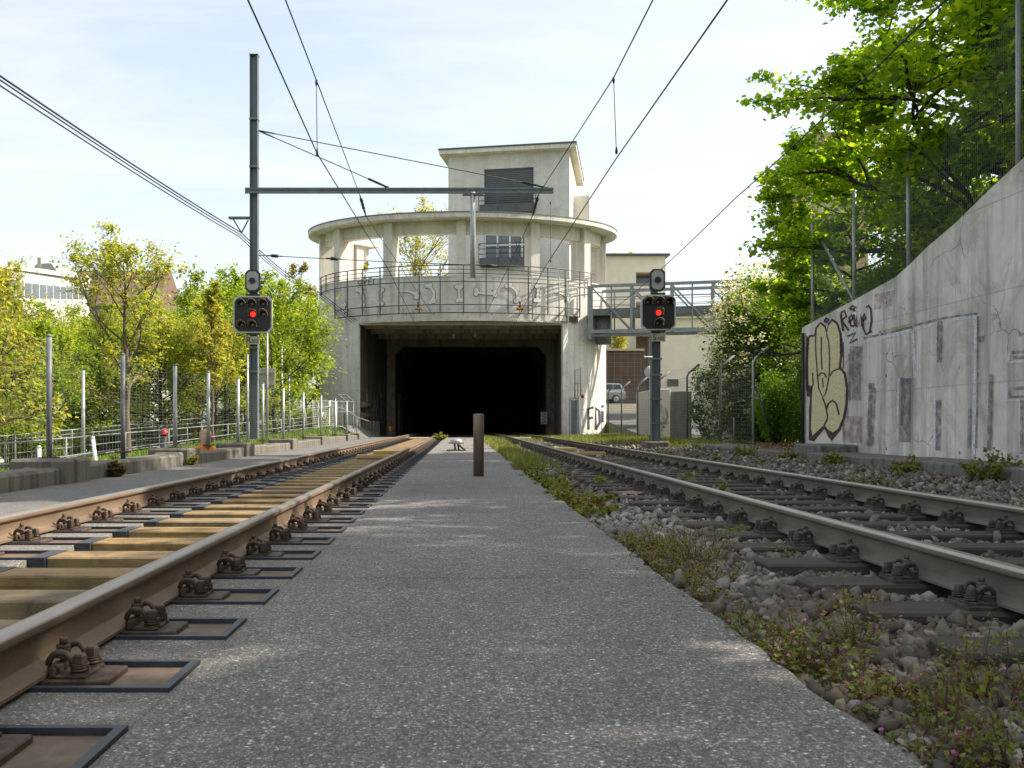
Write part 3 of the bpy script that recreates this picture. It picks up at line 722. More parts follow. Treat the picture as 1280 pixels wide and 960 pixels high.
# terrain: tunnel hill behind the portal, far wooded hill
th = MB(); th.box(-7.9, 8.2, 60.8, 170, 6.6, 8.0, 'lawn_base'); th.box(-7.9, -5.3, 60.8, 170, -1, 6.597, 'lawn_base'); th.box(7.0, 8.2, 60.8, 84, -1, 6.597, 'lawn_base'); struct(th.build('tunnel_hill'))
fh = MB(); hx = list(np.linspace(120, 620, 40)); hv, hf = [], []
for j in range(8):
    for x in hx:
        t = j/7; hv.append((x, 620+t*160, 0+ (95*math.sin(t*math.pi/2)*(0.75+0.25*math.sin(x*0.017)+0.06*math.sin(x*.21)))))
fh.add(hv, [(j*40+i, j*40+i+1, (j+1)*40+i+1, (j+1)*40+i) for j in range(7) for i in range(39)], 'hill_wood', True)
struct(fh.build('far_hill', normals=False))

# ================================================================ TRACKS
RX = dict(la=-2.71, lb=-1.19, ra=2.09, rb=3.61)
RZS = dict(la=0.008, lb=0.008, ra=0.015, rb=0.015)
half = [(0.0625, 0), (0.0625, 0.010), (0.030, 0.021), (0.012, 0.034), (0.0085, 0.05), (0.0085, 0.098), (0.014, 0.108), (0.033, 0.117), (0.0355, 0.124), (0.0345, 0.138), (0.027, 0.147), (0.013, 0.1505)]
prof = half+[(-x, z) for x, z in reversed(half)]
def rail(key, label, side):
    x, RZ0 = RX[key], RZS[key]
    mb = MB(); n = len(prof); y0, y1 = -2.5, 100
    cuts = [y0]+[y0+ i*4 for i in range(1, 26)]+[y1]
    vs = [(x+a, y, RZ0+b) for y in cuts for a, b in prof]
    for j in range(len(cuts)-1):
        for i in range(n):
            k = (i+1) % n; top = min(prof[i][1], prof[k][1]) > 0.137
            mb.add([], [], 'rail_top'); mb.add([], [], side)
    mb.v = vs; mb.f = []; mb.mi = []; mb.sm = []
    it, isd = mb.m('rail_top'), mb.m(side)
    for j in range(len(cuts)-1):
        for i in range(n):
            k = (i+1) % n; top = min(prof[i][1], prof[k][1]) > 0.130
            mb.f.append((j*n+i, j*n+k, (j+1)*n+k, (j+1)*n+i)); mb.mi.append(it if top else isd); mb.sm.append(True)
    mb.f.append(tuple(range(n))); mb.mi.append(isd); mb.sm.append(False)
    o = mb.build('rail'); o.data.set_sharp_from_angle(angle=R(38))
    return tag(o, label, 'rail')
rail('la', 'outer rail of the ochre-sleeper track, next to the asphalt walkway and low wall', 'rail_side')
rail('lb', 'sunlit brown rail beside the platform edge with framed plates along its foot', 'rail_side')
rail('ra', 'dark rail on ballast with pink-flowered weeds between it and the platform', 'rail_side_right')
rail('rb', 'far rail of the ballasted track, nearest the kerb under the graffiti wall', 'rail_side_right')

def fastening(parent, x, mat, plate_out, plate_in, near, ext=None, dz=0.0):
    """ribbed base plate on one sleeper under the rail at x; outward = +1/-1 handled by symmetric clips on both sides"""
    class ZB(MB):
        def build(s, *a, **kw):
            s.v = [(p, q, r_+dz) for p, q, r_ in s.v]; return MB.build(s, *a, **kw)
    mb = ZB()
    mb.box(x-plate_in, x+plate_out, -0.082, 0.082, 0.004, 0.034, mat, 0.004)
    for s in (-1, 1):
        mb.box(x+s*0.068, x+s*0.088, -0.066, 0.066, 0.034, 0.066, mat, 0.005)
        mb.box(x+s*0.088, x+s*0.172, -0.070, 0.070, 0.034, 0.044, mat, 0.003)
    if ext: mb.box(x+plate_out+.003, x+plate_out+ext, -0.082, 0.082, 0.003, 0.008, mat, 0.002); mb.box(x-plate_in-ext, x-plate_in-.003, -0.082, 0.082, 0.003, 0.008, mat, 0.002)
    if not near:
        for s in (-1, 1):
            mb.tube([(x+s*0.083, 0, 0.05), (x+s*0.083, 0, 0.122)], 0.016, mat, 6)
            for q in (-1, 1):
                mb.tube([(x+s*0.07, q*0.028, .075), (x+s*.085, q*.05, .10), (x+s*.12, q*.052, .085), (x+s*.125, q*.045, .05)], .011, mat, 5)
                mb.tube([(x+s*0.148, q*0.04, .044), (x+s*0.148, q*0.04, .078)], .018, mat, 6)
        return mb.build('base_plate', parent)
    bp = mb.build('base_plate', parent)
    for s in (-1, 1):
        c = ZB()
        for q in (-1, 1):                                   # two bowed loops of the spring clip
            pts = []
            for i in range(15):
                t = i/14*math.pi*1.55
                pts.append((x+s*(0.096-0.034*math.cos(t)), q*(0.046+0.010*math.sin(t*1.2)), 0.060+0.043*math.sin(t)+(0.012 if t < .2 else 0)))
            c.tube(pts, 0.0095, mat, 7)
        c.tube([(x+s*.064, -.04, .055), (x+s*.058, 0, .052), (x+s*.064, .04, .055)], .0095, mat, 7)
        c.build('spring_clip', bp)
        b = ZB(); bx_ = x+s*0.083
        b.lathe([(0.023, .078), (0.023, .084)], bx_, 0, mat, 14, False)
        b.lathe([(0.0195, .084), (0.0205, .088), (0.0205, .110), (0.018, .114)], bx_, 0, mat, 6, False)
        b.lathe([(0.0115, .112), (0.0115, .130), (0.009, .133)], bx_, 0, mat, 10)
        b.lathe([(0.010, .04), (0.010, .08)], bx_, 0, mat, 8)
        b.build('clamp_bolt', bp)
        for q in (-1, 1):
            w = ZB(); wx, wy = x+s*0.148, q*0.043
            w.lathe([(0.027, .044), (0.027, .048)], wx, wy, mat, 16, False)
            for lv in range(2):                             # double coil washer
                w.tube([(wx+.0195*math.cos(t), wy+.0195*math.sin(t), .052+lv*.008+.004*t/6.28) for t in np.linspace(0, 6.0, 13)], .0048, mat, 5)
            w.lathe([(0.020, .066), (0.024, .069), (0.024, .071)], wx, wy, mat, 16, False)
            w.lathe([(0.0175, .071), (0.0185, .074), (0.0175, .093), (0.0145, .098)], wx, wy, mat, 6, False)
            w.build('sleeper_screw', bp)
    return bp

def left_sleeper(near):
    mb = MB(); x0, x1 = -2.95, -0.79
    mb.box(-2.16, -1.44, -0.125, 0.125, -0.19, 0.004, 'sleeper_gold', 0.008)
    o = mb.build('sleeper', origin=(-1.95, 0, 0))
    r = MB()
    # sunk rust-filmed trays with a rubber rim at both ends, rubber sleeves towards the middle
    r.box(-1.438, x1, -0.1225, 0.1225, -0.089, -0.012, 'plate', 0.002); r.build('end_tray', o)
    r = MB(); r.box(-2.82, -2.252, -0.1225, 0.1225, -0.089, -0.012, 'plate', 0.002); r.build('end_tray', o)
    q = MB()
    q.prism([(-1.436, -.146), (x1+.024, -.146), (x1+.024, .146), (-1.436, .146), (-1.436, .124), (x1, .124), (x1, -.124), (-1.436, -.124)], lambda a, c: (a, c, -.089), lambda a, c: (a, c, .0052), 'rubber')
    q.build('rubber_rim', o)
    q = MB()
    q.prism([(-2.16, .146), (-2.16, -.146), (-2.82, -.146), (-2.82, -.124), (-2.25, -.124), (-2.25, .124), (-2.82, .124), (-2.82, .146)], lambda a, c: (a, c, -.19), lambda a, c: (a, c, .0046), 'rubber')
    q.build('rubber_rim', o)
    fastening(o, RX['lb'], 'rust_dark', 0.235, 0.235, near, .035, -.028)
    fastening(o, RX['la'], 'rust_dark', 0.235, 0.235, near, .035, -.028)
    return tag(o, 'ochre sleeper bedded in rubber rims on the slab track left of the platform', 'sleeper', 'ochre sleepers of the slab track')
def right_sleeper(near):
    mb = MB(); mb.box(1.55, 4.15, -0.125, 0.125, -0.20, -0.004, 'sleeper_dark', 0.012)
    o = mb.build('sleeper', origin=(2.85, 0, 0))
    fastening(o, RX['ra'], 'rust_grey', 0.175, 0.175, near, None, -.021); fastening(o, RX['rb'], 'rust_grey', 0.175, 0.175, near, None, -.021)
    return tag(o, 'dark tarred timber sleeper lying in ballast under the track right of the platform', 'sleeper', 'tarred timber sleepers of the ballasted track')
rj = random.Random(5)
for mk_fn, x, y0, pitch, n in ((left_sleeper, -1.95, 1.98, 0.589, 72), (right_sleeper, 2.85, 1.73, 0.602, 72)):
    nearp = mk_fn(True); farp = mk_fn(False); uf = un = False
    for k in range(n):
        y = y0+pitch*k
        jit = (0, 0) if mk_fn is left_sleeper else (rj.uniform(-.015, .015), rj.uniform(-.03, .03))
        if k < 17:
            if not un: nearp.location = (x, y, 0); un = True
            else: dup(nearp, (x, y, 0), rotz=jit[0]*.4)
        else:
            if not uf: farp.location = (x, y, 0); uf = True
            else: dup(farp, (x, y, 0))
# loose planks laid across the sleepers, cross drains in front of the portal
for lb_, x0, x1, y, z in (('yellow plank lying across the left track, the nearer of its pair', -2.05, -1.32, 18.3, .035), ('yellow plank lying across the left track, closer to the tunnel', -2.0, -1.30, 21.3, .035),
                          ('yellow plank lying across the right track, closer to the tunnel', 2.30, 3.0, 23.8, .03), ('yellow plank lying across the right track, the nearer of its pair', 2.45, 3.2, 20.3, .03)):
    mb = MB(); mb.box(x0, x1, y-.14, y+.14, z-.02, z+.055, 'plank', .008); tag(mb.build('plank'), lb_, 'plank')
for lb_, x0, x1, y in (('pale concrete duct cover crossing the left track before the portal', -2.4, -1.33, 43.7), ('pale concrete duct cover crossing the right track before the portal', 2.25, 3.34, 43.2), ('pale concrete duct cover beside the right track at the tunnel mouth', 3.75, 5.3, 43.4)):
    mb = MB(); mb.box(x0, x1, y-.35, y+.35, -.1, .06, 'conc', .01); tag(mb.build('duct_cover'), lb_, 'duct cover')

# ballast stones: angular, one mesh
rng = np.random.default_rng(11)
shapes = []
for i in range(30):
    # angular chunk: convex hull of a few random points
    hb = bmesh.new()
    for q in range(rng.integers(8, 13)):
        p = rng.normal(0, 1, 3); p /= np.linalg.norm(p); p *= rng.uniform(.8, 1.15); hb.verts.new((p[0]*1.15, p[1]*.85, p[2]*.72))
    ret = bmesh.ops.convex_hull(hb, input=hb.verts); bmesh.ops.triangulate(hb, faces=hb.faces)
    loose = [v for v in hb.verts if not v.link_faces]; bmesh.ops.delete(hb, geom=loose, context='VERTS'); hb.verts.index_update()
    shapes.append((np.array([v.co[:] for v in hb.verts]), np.array([[v.index for v in f.verts] for f in hb.faces]))); hb.free()
def stones(n, xr, yr, size, zfn, keep, power=1.0):
    x = rng.uniform(*xr, n); u = rng.random(n)**power; y = yr[0]+(yr[1]-yr[0])*u
    kp = keep(x, y); x, y = x[kp], y[kp]; m_ = len(x)
    sz = size*rng.lognormal(0, .32, m_); z = np.array([zfn(a, b) for a, b in zip(x, y)])+sz*rng.uniform(.05, .6, m_)
    q = rng.normal(0, 1, (m_, 4)); q /= np.linalg.norm(q, axis=1)[:, None]
    w_, a, b, c = q.T
    Rm = np.stack([np.stack([1-2*(b*b+c*c), 2*(a*b-c*w_), 2*(a*c+b*w_)], 1), np.stack([2*(a*b+c*w_), 1-2*(a*a+c*c), 2*(b*c-a*w_)], 1), np.stack([2*(a*c-b*w_), 2*(b*c+a*w_), 1-2*(a*a+b*b)], 1)], 1)
    which = rng.integers(0, len(shapes), m_); pale = np.exp(-(((x-1.35)/.42)**2+((y-6.6)/1.5)**2)) > rng.random(m_)*1.15
    Vs, Fs, Ms, o_ = [], [], [], 0
    for k, (SV, SF) in enumerate(shapes):
        i = np.where(which == k)[0]
        if not len(i): continue
        V = np.einsum('nij,kj->nki', Rm[i], SV)*sz[i][:, None, None]+np.stack([x[i], y[i], z[i]], 1)[:, None, :]
        Fs.append((SF[None]+(np.arange(len(i))*len(SV))[:, None, None]).reshape(-1, 3)+o_); Vs.append(V.reshape(-1, 3)); Ms.append(np.repeat(pale[i].astype(np.int32), len(SF))); o_ += len(i)*len(SV)
    return np.concatenate(Vs), np.concatenate(Fs), np.concatenate(Ms)
def clear(x, y):
    ok = np.ones(len(x), bool)
    for rx in (RX['ra'], RX['rb']): ok &= np.abs(x-rx) > 0.085
    k = np.round((y-1.73)/0.602); dy = np.abs(y-(1.73+0.602*k))
    on = (dy < 0.135) & (x > 1.52) & (x < 4.18); ok &= ~(on & (rng.random(len(x)) > 0.05))
    for rx in (RX['ra'], RX['rb']): ok &= ~((np.abs(x-rx) < 0.21) & (dy < 0.16))
    return ok & (x > 0.965)
parts = [stones(22000, (0.96, 6.6), (1.5, 9), 0.027, bed_z, clear), stones(13000, (0.96, 2.4), (1.4, 6.5), 0.025, bed_z, clear), stones(12000, (0.96, 6.6), (9, 20), 0.033, bed_z, clear), stones(5000, (0.96, 6.6), (20, 44), 0.042, bed_z, clear)]
VV, FF, MI, off = [], [], [], 0
for V, Fc, mi_ in parts:
    VV.append(V); FF.append(Fc+off); off += len(V); MI.append(mi_)
o = npmesh('ballast', np.concatenate(VV), np.concatenate(FF), ['stone', 'stone_pale'], np.concatenate(MI))
tag(o, 'loose grey brown ballast stones around the right track', 'ballast', None, 'stuff')
# ================================================================ TUNNEL PORTAL BUILDING
PCX, PCY = 0.15, 53.5
AW, BW = 8.3, 5.0                                   # wall ellipse
def ell(th, a=AW, b=BW, z=0.0):
    """point on the portal's plan ellipse; th in degrees, 0 = towards the camera, + = right"""
    return Vector((PCX+a*math.sin(R(th)), PCY-b*math.cos(R(th)), z))
def elln(th, a=AW, b=BW):
    n = Vector((math.sin(R(th))/a, -math.cos(R(th))/b, 0)); return n.normalized()
def arc_mb(mb, t0, t1, ao, bo, ai, bi, z0, z1, mat, n=60, closed=False):
    """curved wall segment between an outer and an inner ellipse"""
    ts = np.linspace(t0, t1, n+1); vs, fs = [], []
    for t in ts: vs += [ell(t, ao, bo, z0), ell(t, ao, bo, z1), ell(t, ai, bi, z1), ell(t, ai, bi, z0)]
    for i in range(n):
        for q in range(4): fs.append((i*4+q, i*4+(q+1) % 4, (i+1)*4+(q+1) % 4, (i+1)*4+q))
    if not closed: fs += [(3, 2, 1, 0), tuple(n*4+q for q in range(4))]
    mb.add(vs, fs, mat, False)
drum_uv = lambda x, y, z: (math.atan2((x-PCX)/AW, -(y-PCY)/BW)*7.0, z)
portal = thing('tunnel_portal', (PCX, 48.5, 0), 'pale concrete oval tunnel portal with open colonnade and ring roof above the black mouth', 'tunnel portal')
XL, XRR, ZT = -5.50, 5.57, 6.22                     # mouth: left, right, soffit
tL = math.degrees(math.asin((XL-PCX)/AW)); tR = math.degrees(math.asin((XRR-PCX)/AW))
wall = MB()
arc_mb(wall, -100, tL, AW, BW, AW-.12, BW-.12, -0.3, ZT, 'drum', 50)
wall.uv = drum_uv; wall.build('portal_wall', portal); wall = MB()
arc_mb(wall, tR, 100, AW, BW, AW-.12, BW-.12, -0.3, ZT, 'drum', 50)
wall.uv = drum_uv; wall.build('portal_wall', portal)
par = MB()
arc_mb(par, -180, 180, AW, BW, AW-.35, BW-.35, ZT, 8.46, 'drum', 140, True)
par.uv = drum_uv; par.build('parapet', portal)
cp = MB(); arc_mb(cp, -180, 180, AW+.02, BW+.02, AW-.37, BW-.37, 8.463, 8.53, 'conc', 140, True); cp.build('coping', portal)
fl = MB(); n = 96
fl.prism([(ell(i*360/n, AW-.36, BW-.36).x, ell(i*360/n, AW-.36, BW-.36).y) for i in range(n)], lambda a, b: (a, b, 7.6), lambda a, b: (a, b, 7.85), 'conc'); fl.build('gallery_floor', portal)
lip = MB(); arc_mb(lip, tL, tR, AW+.035, BW+.035, AW-.2, BW-.2, 6.14, ZT-.003, 'conc', 50); lip.build('mouth_lintel', portal)
# ring roof (open at the back), ring beam, radial fin columns
rf = MB(); arc_mb(rf, -134, 118, 8.92, 5.72, 7.05, 3.80, 11.47, 11.70, 'conc', 110); rf.build('roof', portal)
fl2 = MB(); arc_mb(fl2, -134, 118, 8.95, 5.75, 8.86, 5.66, 11.703, 11.76, 'galv_dark', 110); fl2.build('roof_flashing', portal)
bm_ = MB(); arc_mb(bm_, -131, 115, 8.02, 4.72, 7.60, 4.30, 10.80, 11.466, 'conc', 100); bm_.build('ring_beam', portal)
for th_ in (-124.5, -81, -57, -29, -0.6, 28.0, 56.0, 84.0, 110):
    nn = elln(th_); tt = Vector((-nn.y, nn.x, 0)); c0 = ell(th_, 8.30, 5.0)
    c = MB(); vs = []
    for z in (7.86, 11.464):
        for (a, b) in ((-.005, -.25), (-.005, .25), (-1.0, .25), (-1.0, -.25)):
            q = c0+nn*a+tt*b; vs.append((q.x, q.y, z))
    c.add(vs, [(0, 1, 2, 3), (7, 6, 5, 4), (0, 4, 5, 1), (1, 5, 6, 2), (2, 6, 7, 3), (3, 7, 4, 0)], 'conc')
    c.build('column', portal)
# inside of the mouth: side walls, soffit with downstand beams, inner frame, bore bending to the right
ins = MB(); YI = 60.0
def wallstrip(mb, a, b, z0, z1, th_, mat):
    a, b = Vector(a), Vector(b); d = (b-a).normalized(); nn = Vector((-d.y, d.x))*th_
    vs = [(p.x, p.y, z) for z in (z0, z1) for p in (a, b, b+nn, a+nn)]
    mb.add(vs, [(0, 1, 2, 3), (7, 6, 5, 4), (0, 4, 5, 1), (1, 5, 6, 2), (2, 6, 7, 3), (3, 7, 4, 0)], mat)
yl = ell(tL).y+.11; yr = ell(tR).y+.11
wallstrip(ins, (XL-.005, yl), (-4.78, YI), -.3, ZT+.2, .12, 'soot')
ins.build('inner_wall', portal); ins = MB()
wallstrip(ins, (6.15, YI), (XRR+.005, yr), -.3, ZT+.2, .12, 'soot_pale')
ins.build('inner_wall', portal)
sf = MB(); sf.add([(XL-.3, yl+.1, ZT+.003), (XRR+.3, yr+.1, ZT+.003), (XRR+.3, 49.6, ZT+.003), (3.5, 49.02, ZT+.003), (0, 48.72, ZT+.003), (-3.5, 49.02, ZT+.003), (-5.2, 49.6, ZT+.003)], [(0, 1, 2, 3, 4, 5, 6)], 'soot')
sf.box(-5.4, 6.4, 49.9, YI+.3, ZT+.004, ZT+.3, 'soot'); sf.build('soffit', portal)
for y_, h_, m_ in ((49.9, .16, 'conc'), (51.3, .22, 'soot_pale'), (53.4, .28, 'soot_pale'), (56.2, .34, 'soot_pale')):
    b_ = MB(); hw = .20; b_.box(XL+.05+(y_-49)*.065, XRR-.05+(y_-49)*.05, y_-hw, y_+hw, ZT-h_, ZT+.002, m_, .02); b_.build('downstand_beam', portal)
fr = MB(); fz = 5.75
def frame_poly(x0, x1, w, z, ch): return [(x0, -.3), (x0+w, -.3), (x0+w, z-ch), (x0+w+ch, z), (x1-w-ch, z), (x1-w, z-ch), (x1-w, -.3), (x1, -.3), (x1, ZT+.2), (x0, ZT+.2)]
fp = frame_poly(-4.85, 6.25, .62, fz, .55)
fr.prism(fp, lambda a, b: (a, YI, b), lambda a, b: (a, YI+.7, b), 'soot_pale'); fr.build('inner_frame', portal)
bore = MB(); ring = [(-4.2, -.3), (-4.2, 4.7), (-3.4, 5.9), (4.8, 5.9), (5.6, 4.7), (5.6, -.3)]
cuts = [(YI+.6, 0), (70, .25), (80, 1.0), (92, 2.6), (106, 5.4)]
vs = [(a+dx, y, b) for y, dx in cuts for a, b in ring]; nr = len(ring)
bore.add(vs, [(j*nr+i, j*nr+i+1, (j+1)*nr+i+1, (j+1)*nr+i) for j in range(len(cuts)-1) for i in range(nr-1)]+[tuple((len(cuts)-1)*nr+i for i in range(nr))], 'soot')
bore.build('bore_lining', portal, normals=False)
for i in range(9):                                   # faint pilasters along the left bore wall
    y_ = 62+i*2.6; dx = max(0, (y_-70)/10*.5)
    p_ = MB(); p_.box(-4.22+dx, -4.02+dx, y_-.25, y_+.25, -.3, 2.7, 'soot'); p_.build('pilaster', portal)
# cable pipes along the left inner wall, hanging insulators under the soffit
for z_ in (1.15, 1.75):
    p_ = MB(); p_.tube([(-5.32, 49.9, z_), (-5.12, 52.8, z_)], .17, 'soot', 10); p_.build('cable_pipe', portal)
for px_, z1_ in ((567, 5.35), (594, 5.45)):
    x_ = PX(px_, 50.4); p_ = MB(); p_.tube([(x_, 50.4, ZT), (x_, 50.4, z1_+.35)], .035, 'galv_dark', 6); p_.lathe([(.03, z1_), (.10, z1_+.06), (.10, z1_+.14), (.05, z1_+.2), (.11, z1_+.26), (.04, z1_+.36)], x_, 50.4, 'galv_dark', 10); p_.build('insulator', portal)
gs_ = MB(); rg_ = random.Random(6)                   # pale scrawls and runs on the sooty left wall
def lw_(t, z, off): q = Vector((XL-.005, yl, z)).lerp(Vector((-4.78, YI, z)), t); return Vector((q.x+off, q.y, z))
for i in range(26):
    t0 = rg_.uniform(.05, .9); z0 = rg_.uniform(1.6, 3.6); hh = rg_.uniform(.5, 1.6); st = [(t0, z0)]
    for j in range(4): st.append((t0+rg_.uniform(-.02, .02), z0-hh*(j+1)/4))
    gs_.add([lw_(t+s_*rg_.uniform(.004, .009), z, .008+i*.0006) for t, z in st for s_ in (-1, 1)], [(2*j, 2*j+1, 2*j+3, 2*j+2) for j in range(4)], 'gr_yellow' if i % 3 else 'gr_white')
gs_.build('graffiti_scrawl', portal, normals=False)
bo = MB(); bo.box(PX(676, 59.7), PX(684, 59.7), 59.6, 59.68, PZ(530, 59.7), PZ(515, 59.7), 'white'); bo.build('number_board', portal)
bs = MB(); q0 = Vector((PX(677.5, 59.5), 59.588, PZ(528.5, 59.5)))
for k_ in range(3):
    bs.ribbon([(q0.x+.03, q0.z+k_*.24), (q0.x+.20, q0.z+.04+k_*.24), (q0.x+.22, q0.z+.14+k_*.24), (q0.x+.05, q0.z+.17+k_*.24)], .05, lambda a, b: (a, 59.588-k_*.001, b), 'ink')
bs.build('board_scrawl', portal)
rs = MB()                                           # tag scrawled up the right inner frame
pts = [(686, 470), (690, 476), (685, 482), (690, 488), (686, 494), (691, 500), (685, 506), (690, 511), (686, 516)]
rs.ribbon([(PX(a, 59.9), PZ(b, 59.9)) for a, b in pts], .07, lambda a, b: (a, 59.985, b), 'gr_dark'); rs.ribbon([(PX(a+2.2, 59.9), PZ(b+2, 59.9)) for a, b in pts], .05, lambda a, b: (a, 59.983, b), 'gr_dark')
rs.build('graffiti_scrawl', portal)
mk_ = MB(); x_ = PX(487, 52.5); mk_.lathe([(.05, .25), (.11, .3), (.11, .52), (.06, .58)], x_, 52.5, 'weight', 10); tag(mk_.build('marker_lamp'), 'small orange lamp at the foot of the dark left tunnel wall', 'lamp')

# painted relief bones on the parapet
def on_drum(px_, py_, off):
    """point on the parapet face seen at a photograph pixel (px near the mouth's centre line)"""
    y = 48.6
    for _ in range(12):
        x = PX(px_, y); s_ = clampf((x-PCX)/AW, -.999, .999); y = PCY-BW*math.sqrt(1-s_*s_)
    th_ = math.degrees(math.asin(s_)); q = ell(th_)+elln(th_)*off; return Vector((q.x, q.y, PZ(py_, y)))
DEF = [0]
def blob(mb, c, r, mat, depth, n=12, sq=(1, 1)):
    DEF[0] += 1; d = depth+DEF[0] % 40*0.0007
    mb.add([on_drum(c[0]+r*sq[0]*math.cos(6.283*i/n), c[1]+r*sq[1]*math.sin(6.283*i/n), d) for i in range(n)], [tuple(range(n))], mat)
def bone(mid, L, ang, bend, r=2.6, w=3.2, tail=False):
    mb = MB()
    for mat, dr, dep in (('bone_edge', 0.6, .006), ('gr_bone', 0, .05)):
        a = R(ang); ux, uy = math.cos(a), math.sin(a)
        ptsb = [(mid[0]+ux*L*t-uy*bend*(1-4*t*t), mid[1]+uy*L*t+ux*bend*(1-4*t*t)) for t in np.linspace(-.5, .5, 7)]
        DEF[0] += 1; d = dep+DEF[0] % 40*0.0007
        ws = [(w+2*dr)*(1 if not tail else 1-.75*i/6) for i in range(7)]
        mb.ribbon(ptsb, 1, lambda x, y: on_drum(x, y, d), mat, ws)
        for e_, sg in ((0, -1), (6, 1)):
            if tail and e_ == 6: continue
            for q in (-1, 1):
                blob(mb, (ptsb[e_][0]-uy*q*r*.8+ux*sg*r*.3, ptsb[e_][1]+ux*q*r*.8+uy*sg*r*.3), r+dr, mat, dep)
    mb.build('bone_relief', portal, normals=False)
for args in (((431, 385), 7, 80, 0, 2.0, 2.0), ((451, 372), 18, 82, -3.5), ((476, 371), 16, 92, 0), ((511, 367), 20, 190, 2.5, 3.2, 4.2, True), ((538, 367), 19, 78, -4.5, 2.8, 3.6), ((574, 367), 15, 88, 0, 2.8),
             ((607, 366), 22, 4, 1.0, 2.8), ((641, 366), 20, 60, -4.5, 2.8, 3.2), ((672, 367), 16, 95, 0, 2.6), ((701, 369), 18, 200, 2, 2.6, 3.4, True)): bone(*args)
# scrawled tag on the parapet: oPEC
op = MB()
for i, st in enumerate([[(450, 350), (447, 353), (450, 356), (453, 353), (450, 350)], [(455, 357), (455, 347.5), (459, 349), (458, 352), (455, 353)], [(465, 347.5), (461, 348), (461, 356), (465, 356)], [(461, 352), (464, 352)], [(471, 348.5), (467, 350), (467, 355), (471, 355.5)], [(446, 348), (474, 345.8)]]):
    op.ribbon(st, 1.0, lambda x, y: on_drum(x, y, .012+i*.0006), 'ink')
op.build('graffiti_tag', portal, normals=False)
# large dark letters sprayed on the right flank, behind the fence: FDi
def flank(px_, py_, off):
    y = 52.0
    for _ in range(14):
        x = PX(px_, y); s_ = clampf((x-PCX)/AW, -.9995, .9995); y = .5*y+.5*(PCY-BW*math.sqrt(1-s_*s_))
    th_ = math.degrees(math.asin(s_)); q = ell(th_)+elln(th_)*off; return Vector((q.x, q.y, PZ(py_, y)))
fd = MB()
for i, st in enumerate([[(735.5, 537), (735.5, 511), (742, 509)], [(735.5, 523), (741, 522)], [(744.5, 537), (744.5, 510), (749, 514), (749.5, 528), (744.5, 537)], [(753, 528), (753, 514)], [(753, 509.5), (753, 506.5)]]):
    fd.ribbon(st, 3.2, lambda x, y: flank(x, y, .012+i*.0012), 'gr_navy')
fd.build('graffiti_letters', portal, normals=False)

# service balustrade hung round the parapet: brackets, posts and rails
bal = thing('service_balustrade', (PCX, 47.9, 6.3), 'dark steel balustrade curving round the portal parapet above the tunnel mouth', 'balustrade')
AO, BO = AW-.02, BW+.62
Z_TOP, ZM, ZB, ZL = 8.98, 8.12, 6.92, 6.50
ths = [-76, -67, -58, -49, -40.5, -32, -24, -16, -8.2, 0.2, 8.4, 16.6, 24.6, 33, 41.5, 50, 58.5]
for t in ths:
    p0 = ell(t, AO, BO); nn = elln(t); inner = -60 < t < 55
    mb = MB(); zb = ZL if inner else ZM-.15
    mb.bar((p0.x, p0.y, zb), (p0.x, p0.y, Z_TOP), .05, .05, 'bal', up=nn)
    mb.build('post', bal)
    if inner:
        w0 = ell(t)-nn*0
        b_ = MB(); tt = Vector((-nn.y, nn.x, 0))*.025
        tri = [p0+Vector((0, 0, ZB)), w0+Vector((0, 0, ZB))+nn*.01, p0+Vector((0, 0, ZL))]
        b_.add([q+tt for q in tri]+[q-tt for q in tri], [(0, 1, 2), (5, 4, 3), (0, 3, 4, 1), (1, 4, 5, 2), (2, 5, 3, 0)], 'bal'); b_.build('bracket', bal)
for z_, r_, t0, t1 in ((Z_TOP, .028, -80, 62), (Z_TOP-.22, .018, -80, 62), (Z_TOP-.44, .018, -80, 62), (ZM, .026, -80, 62), (ZB, .026, -58, 50), (ZL, .030, -58, 50)):
    mb = MB(); mb.tube([ell(t, AO, BO, z_) for t in np.linspace(t0, t1, 70)], r_, 'bal', 6); mb.build('handrail', bal)
# short gate frames on the right part of the balustrade
for ta, tb in ((26, 38), (42, 55)):
    mb = MB()
    for z_ in (ZM+.22, ZM+.42): mb.tube([ell(t, AO+.06, BO+.06, z_) for t in np.linspace(ta, tb, 10)], .02, 'galv_dark', 5)
    for t in (ta, tb): mb.tube([ell(t, AO+.06, BO+.06, 6.2), ell(t, AO+.06, BO+.06, ZM+.44)], .03, 'galv_dark', 6)
    mb.build('side_frame', bal)

# ================================================================ TOWER AND HOUSES BEHIND
tw = thing('apartment_tower', (1.9, 66, 7.8), 'grey rendered apartment tower with flat roof and balconies rising behind the tunnel portal', 'apartment tower')
TA = R(-10.5); ux = Vector((math.cos(TA), math.sin(TA), 0)); uy = Vector((-math.sin(TA), math.cos(TA), 0)); T0 = Vector((PX(560.5, 66.6), 66.6, 0))
def tp(a, b, z): q = T0+ux*a+uy*b; return Vector((q.x, q.y, z))
def tbox(mb, a0, a1, b0, b1, z0, z1, mat):
    vs = [tp(a, b, z) for z in (z0, z1) for b in (b0, b1) for a in (a0, a1)]
    mb.add(vs, [(0,2,3,1), (4,5,7,6), (0,1,5,4), (2,6,7,3), (0,4,6,2), (1,3,7,5)], mat)
WT, DT, ZR = 8.72, 9.5, 20.05
wa, wb = 2.62, 6.18; lv = [(14.3, 18.95, 'blind'), (13.0, 15.95, 'glass'), (9.0, 11.6, 'blind')]
zl = [7.8, 9.6, 12.1, 12.55, 15.75, 16.35, 18.95, ZR]
mb = MB()
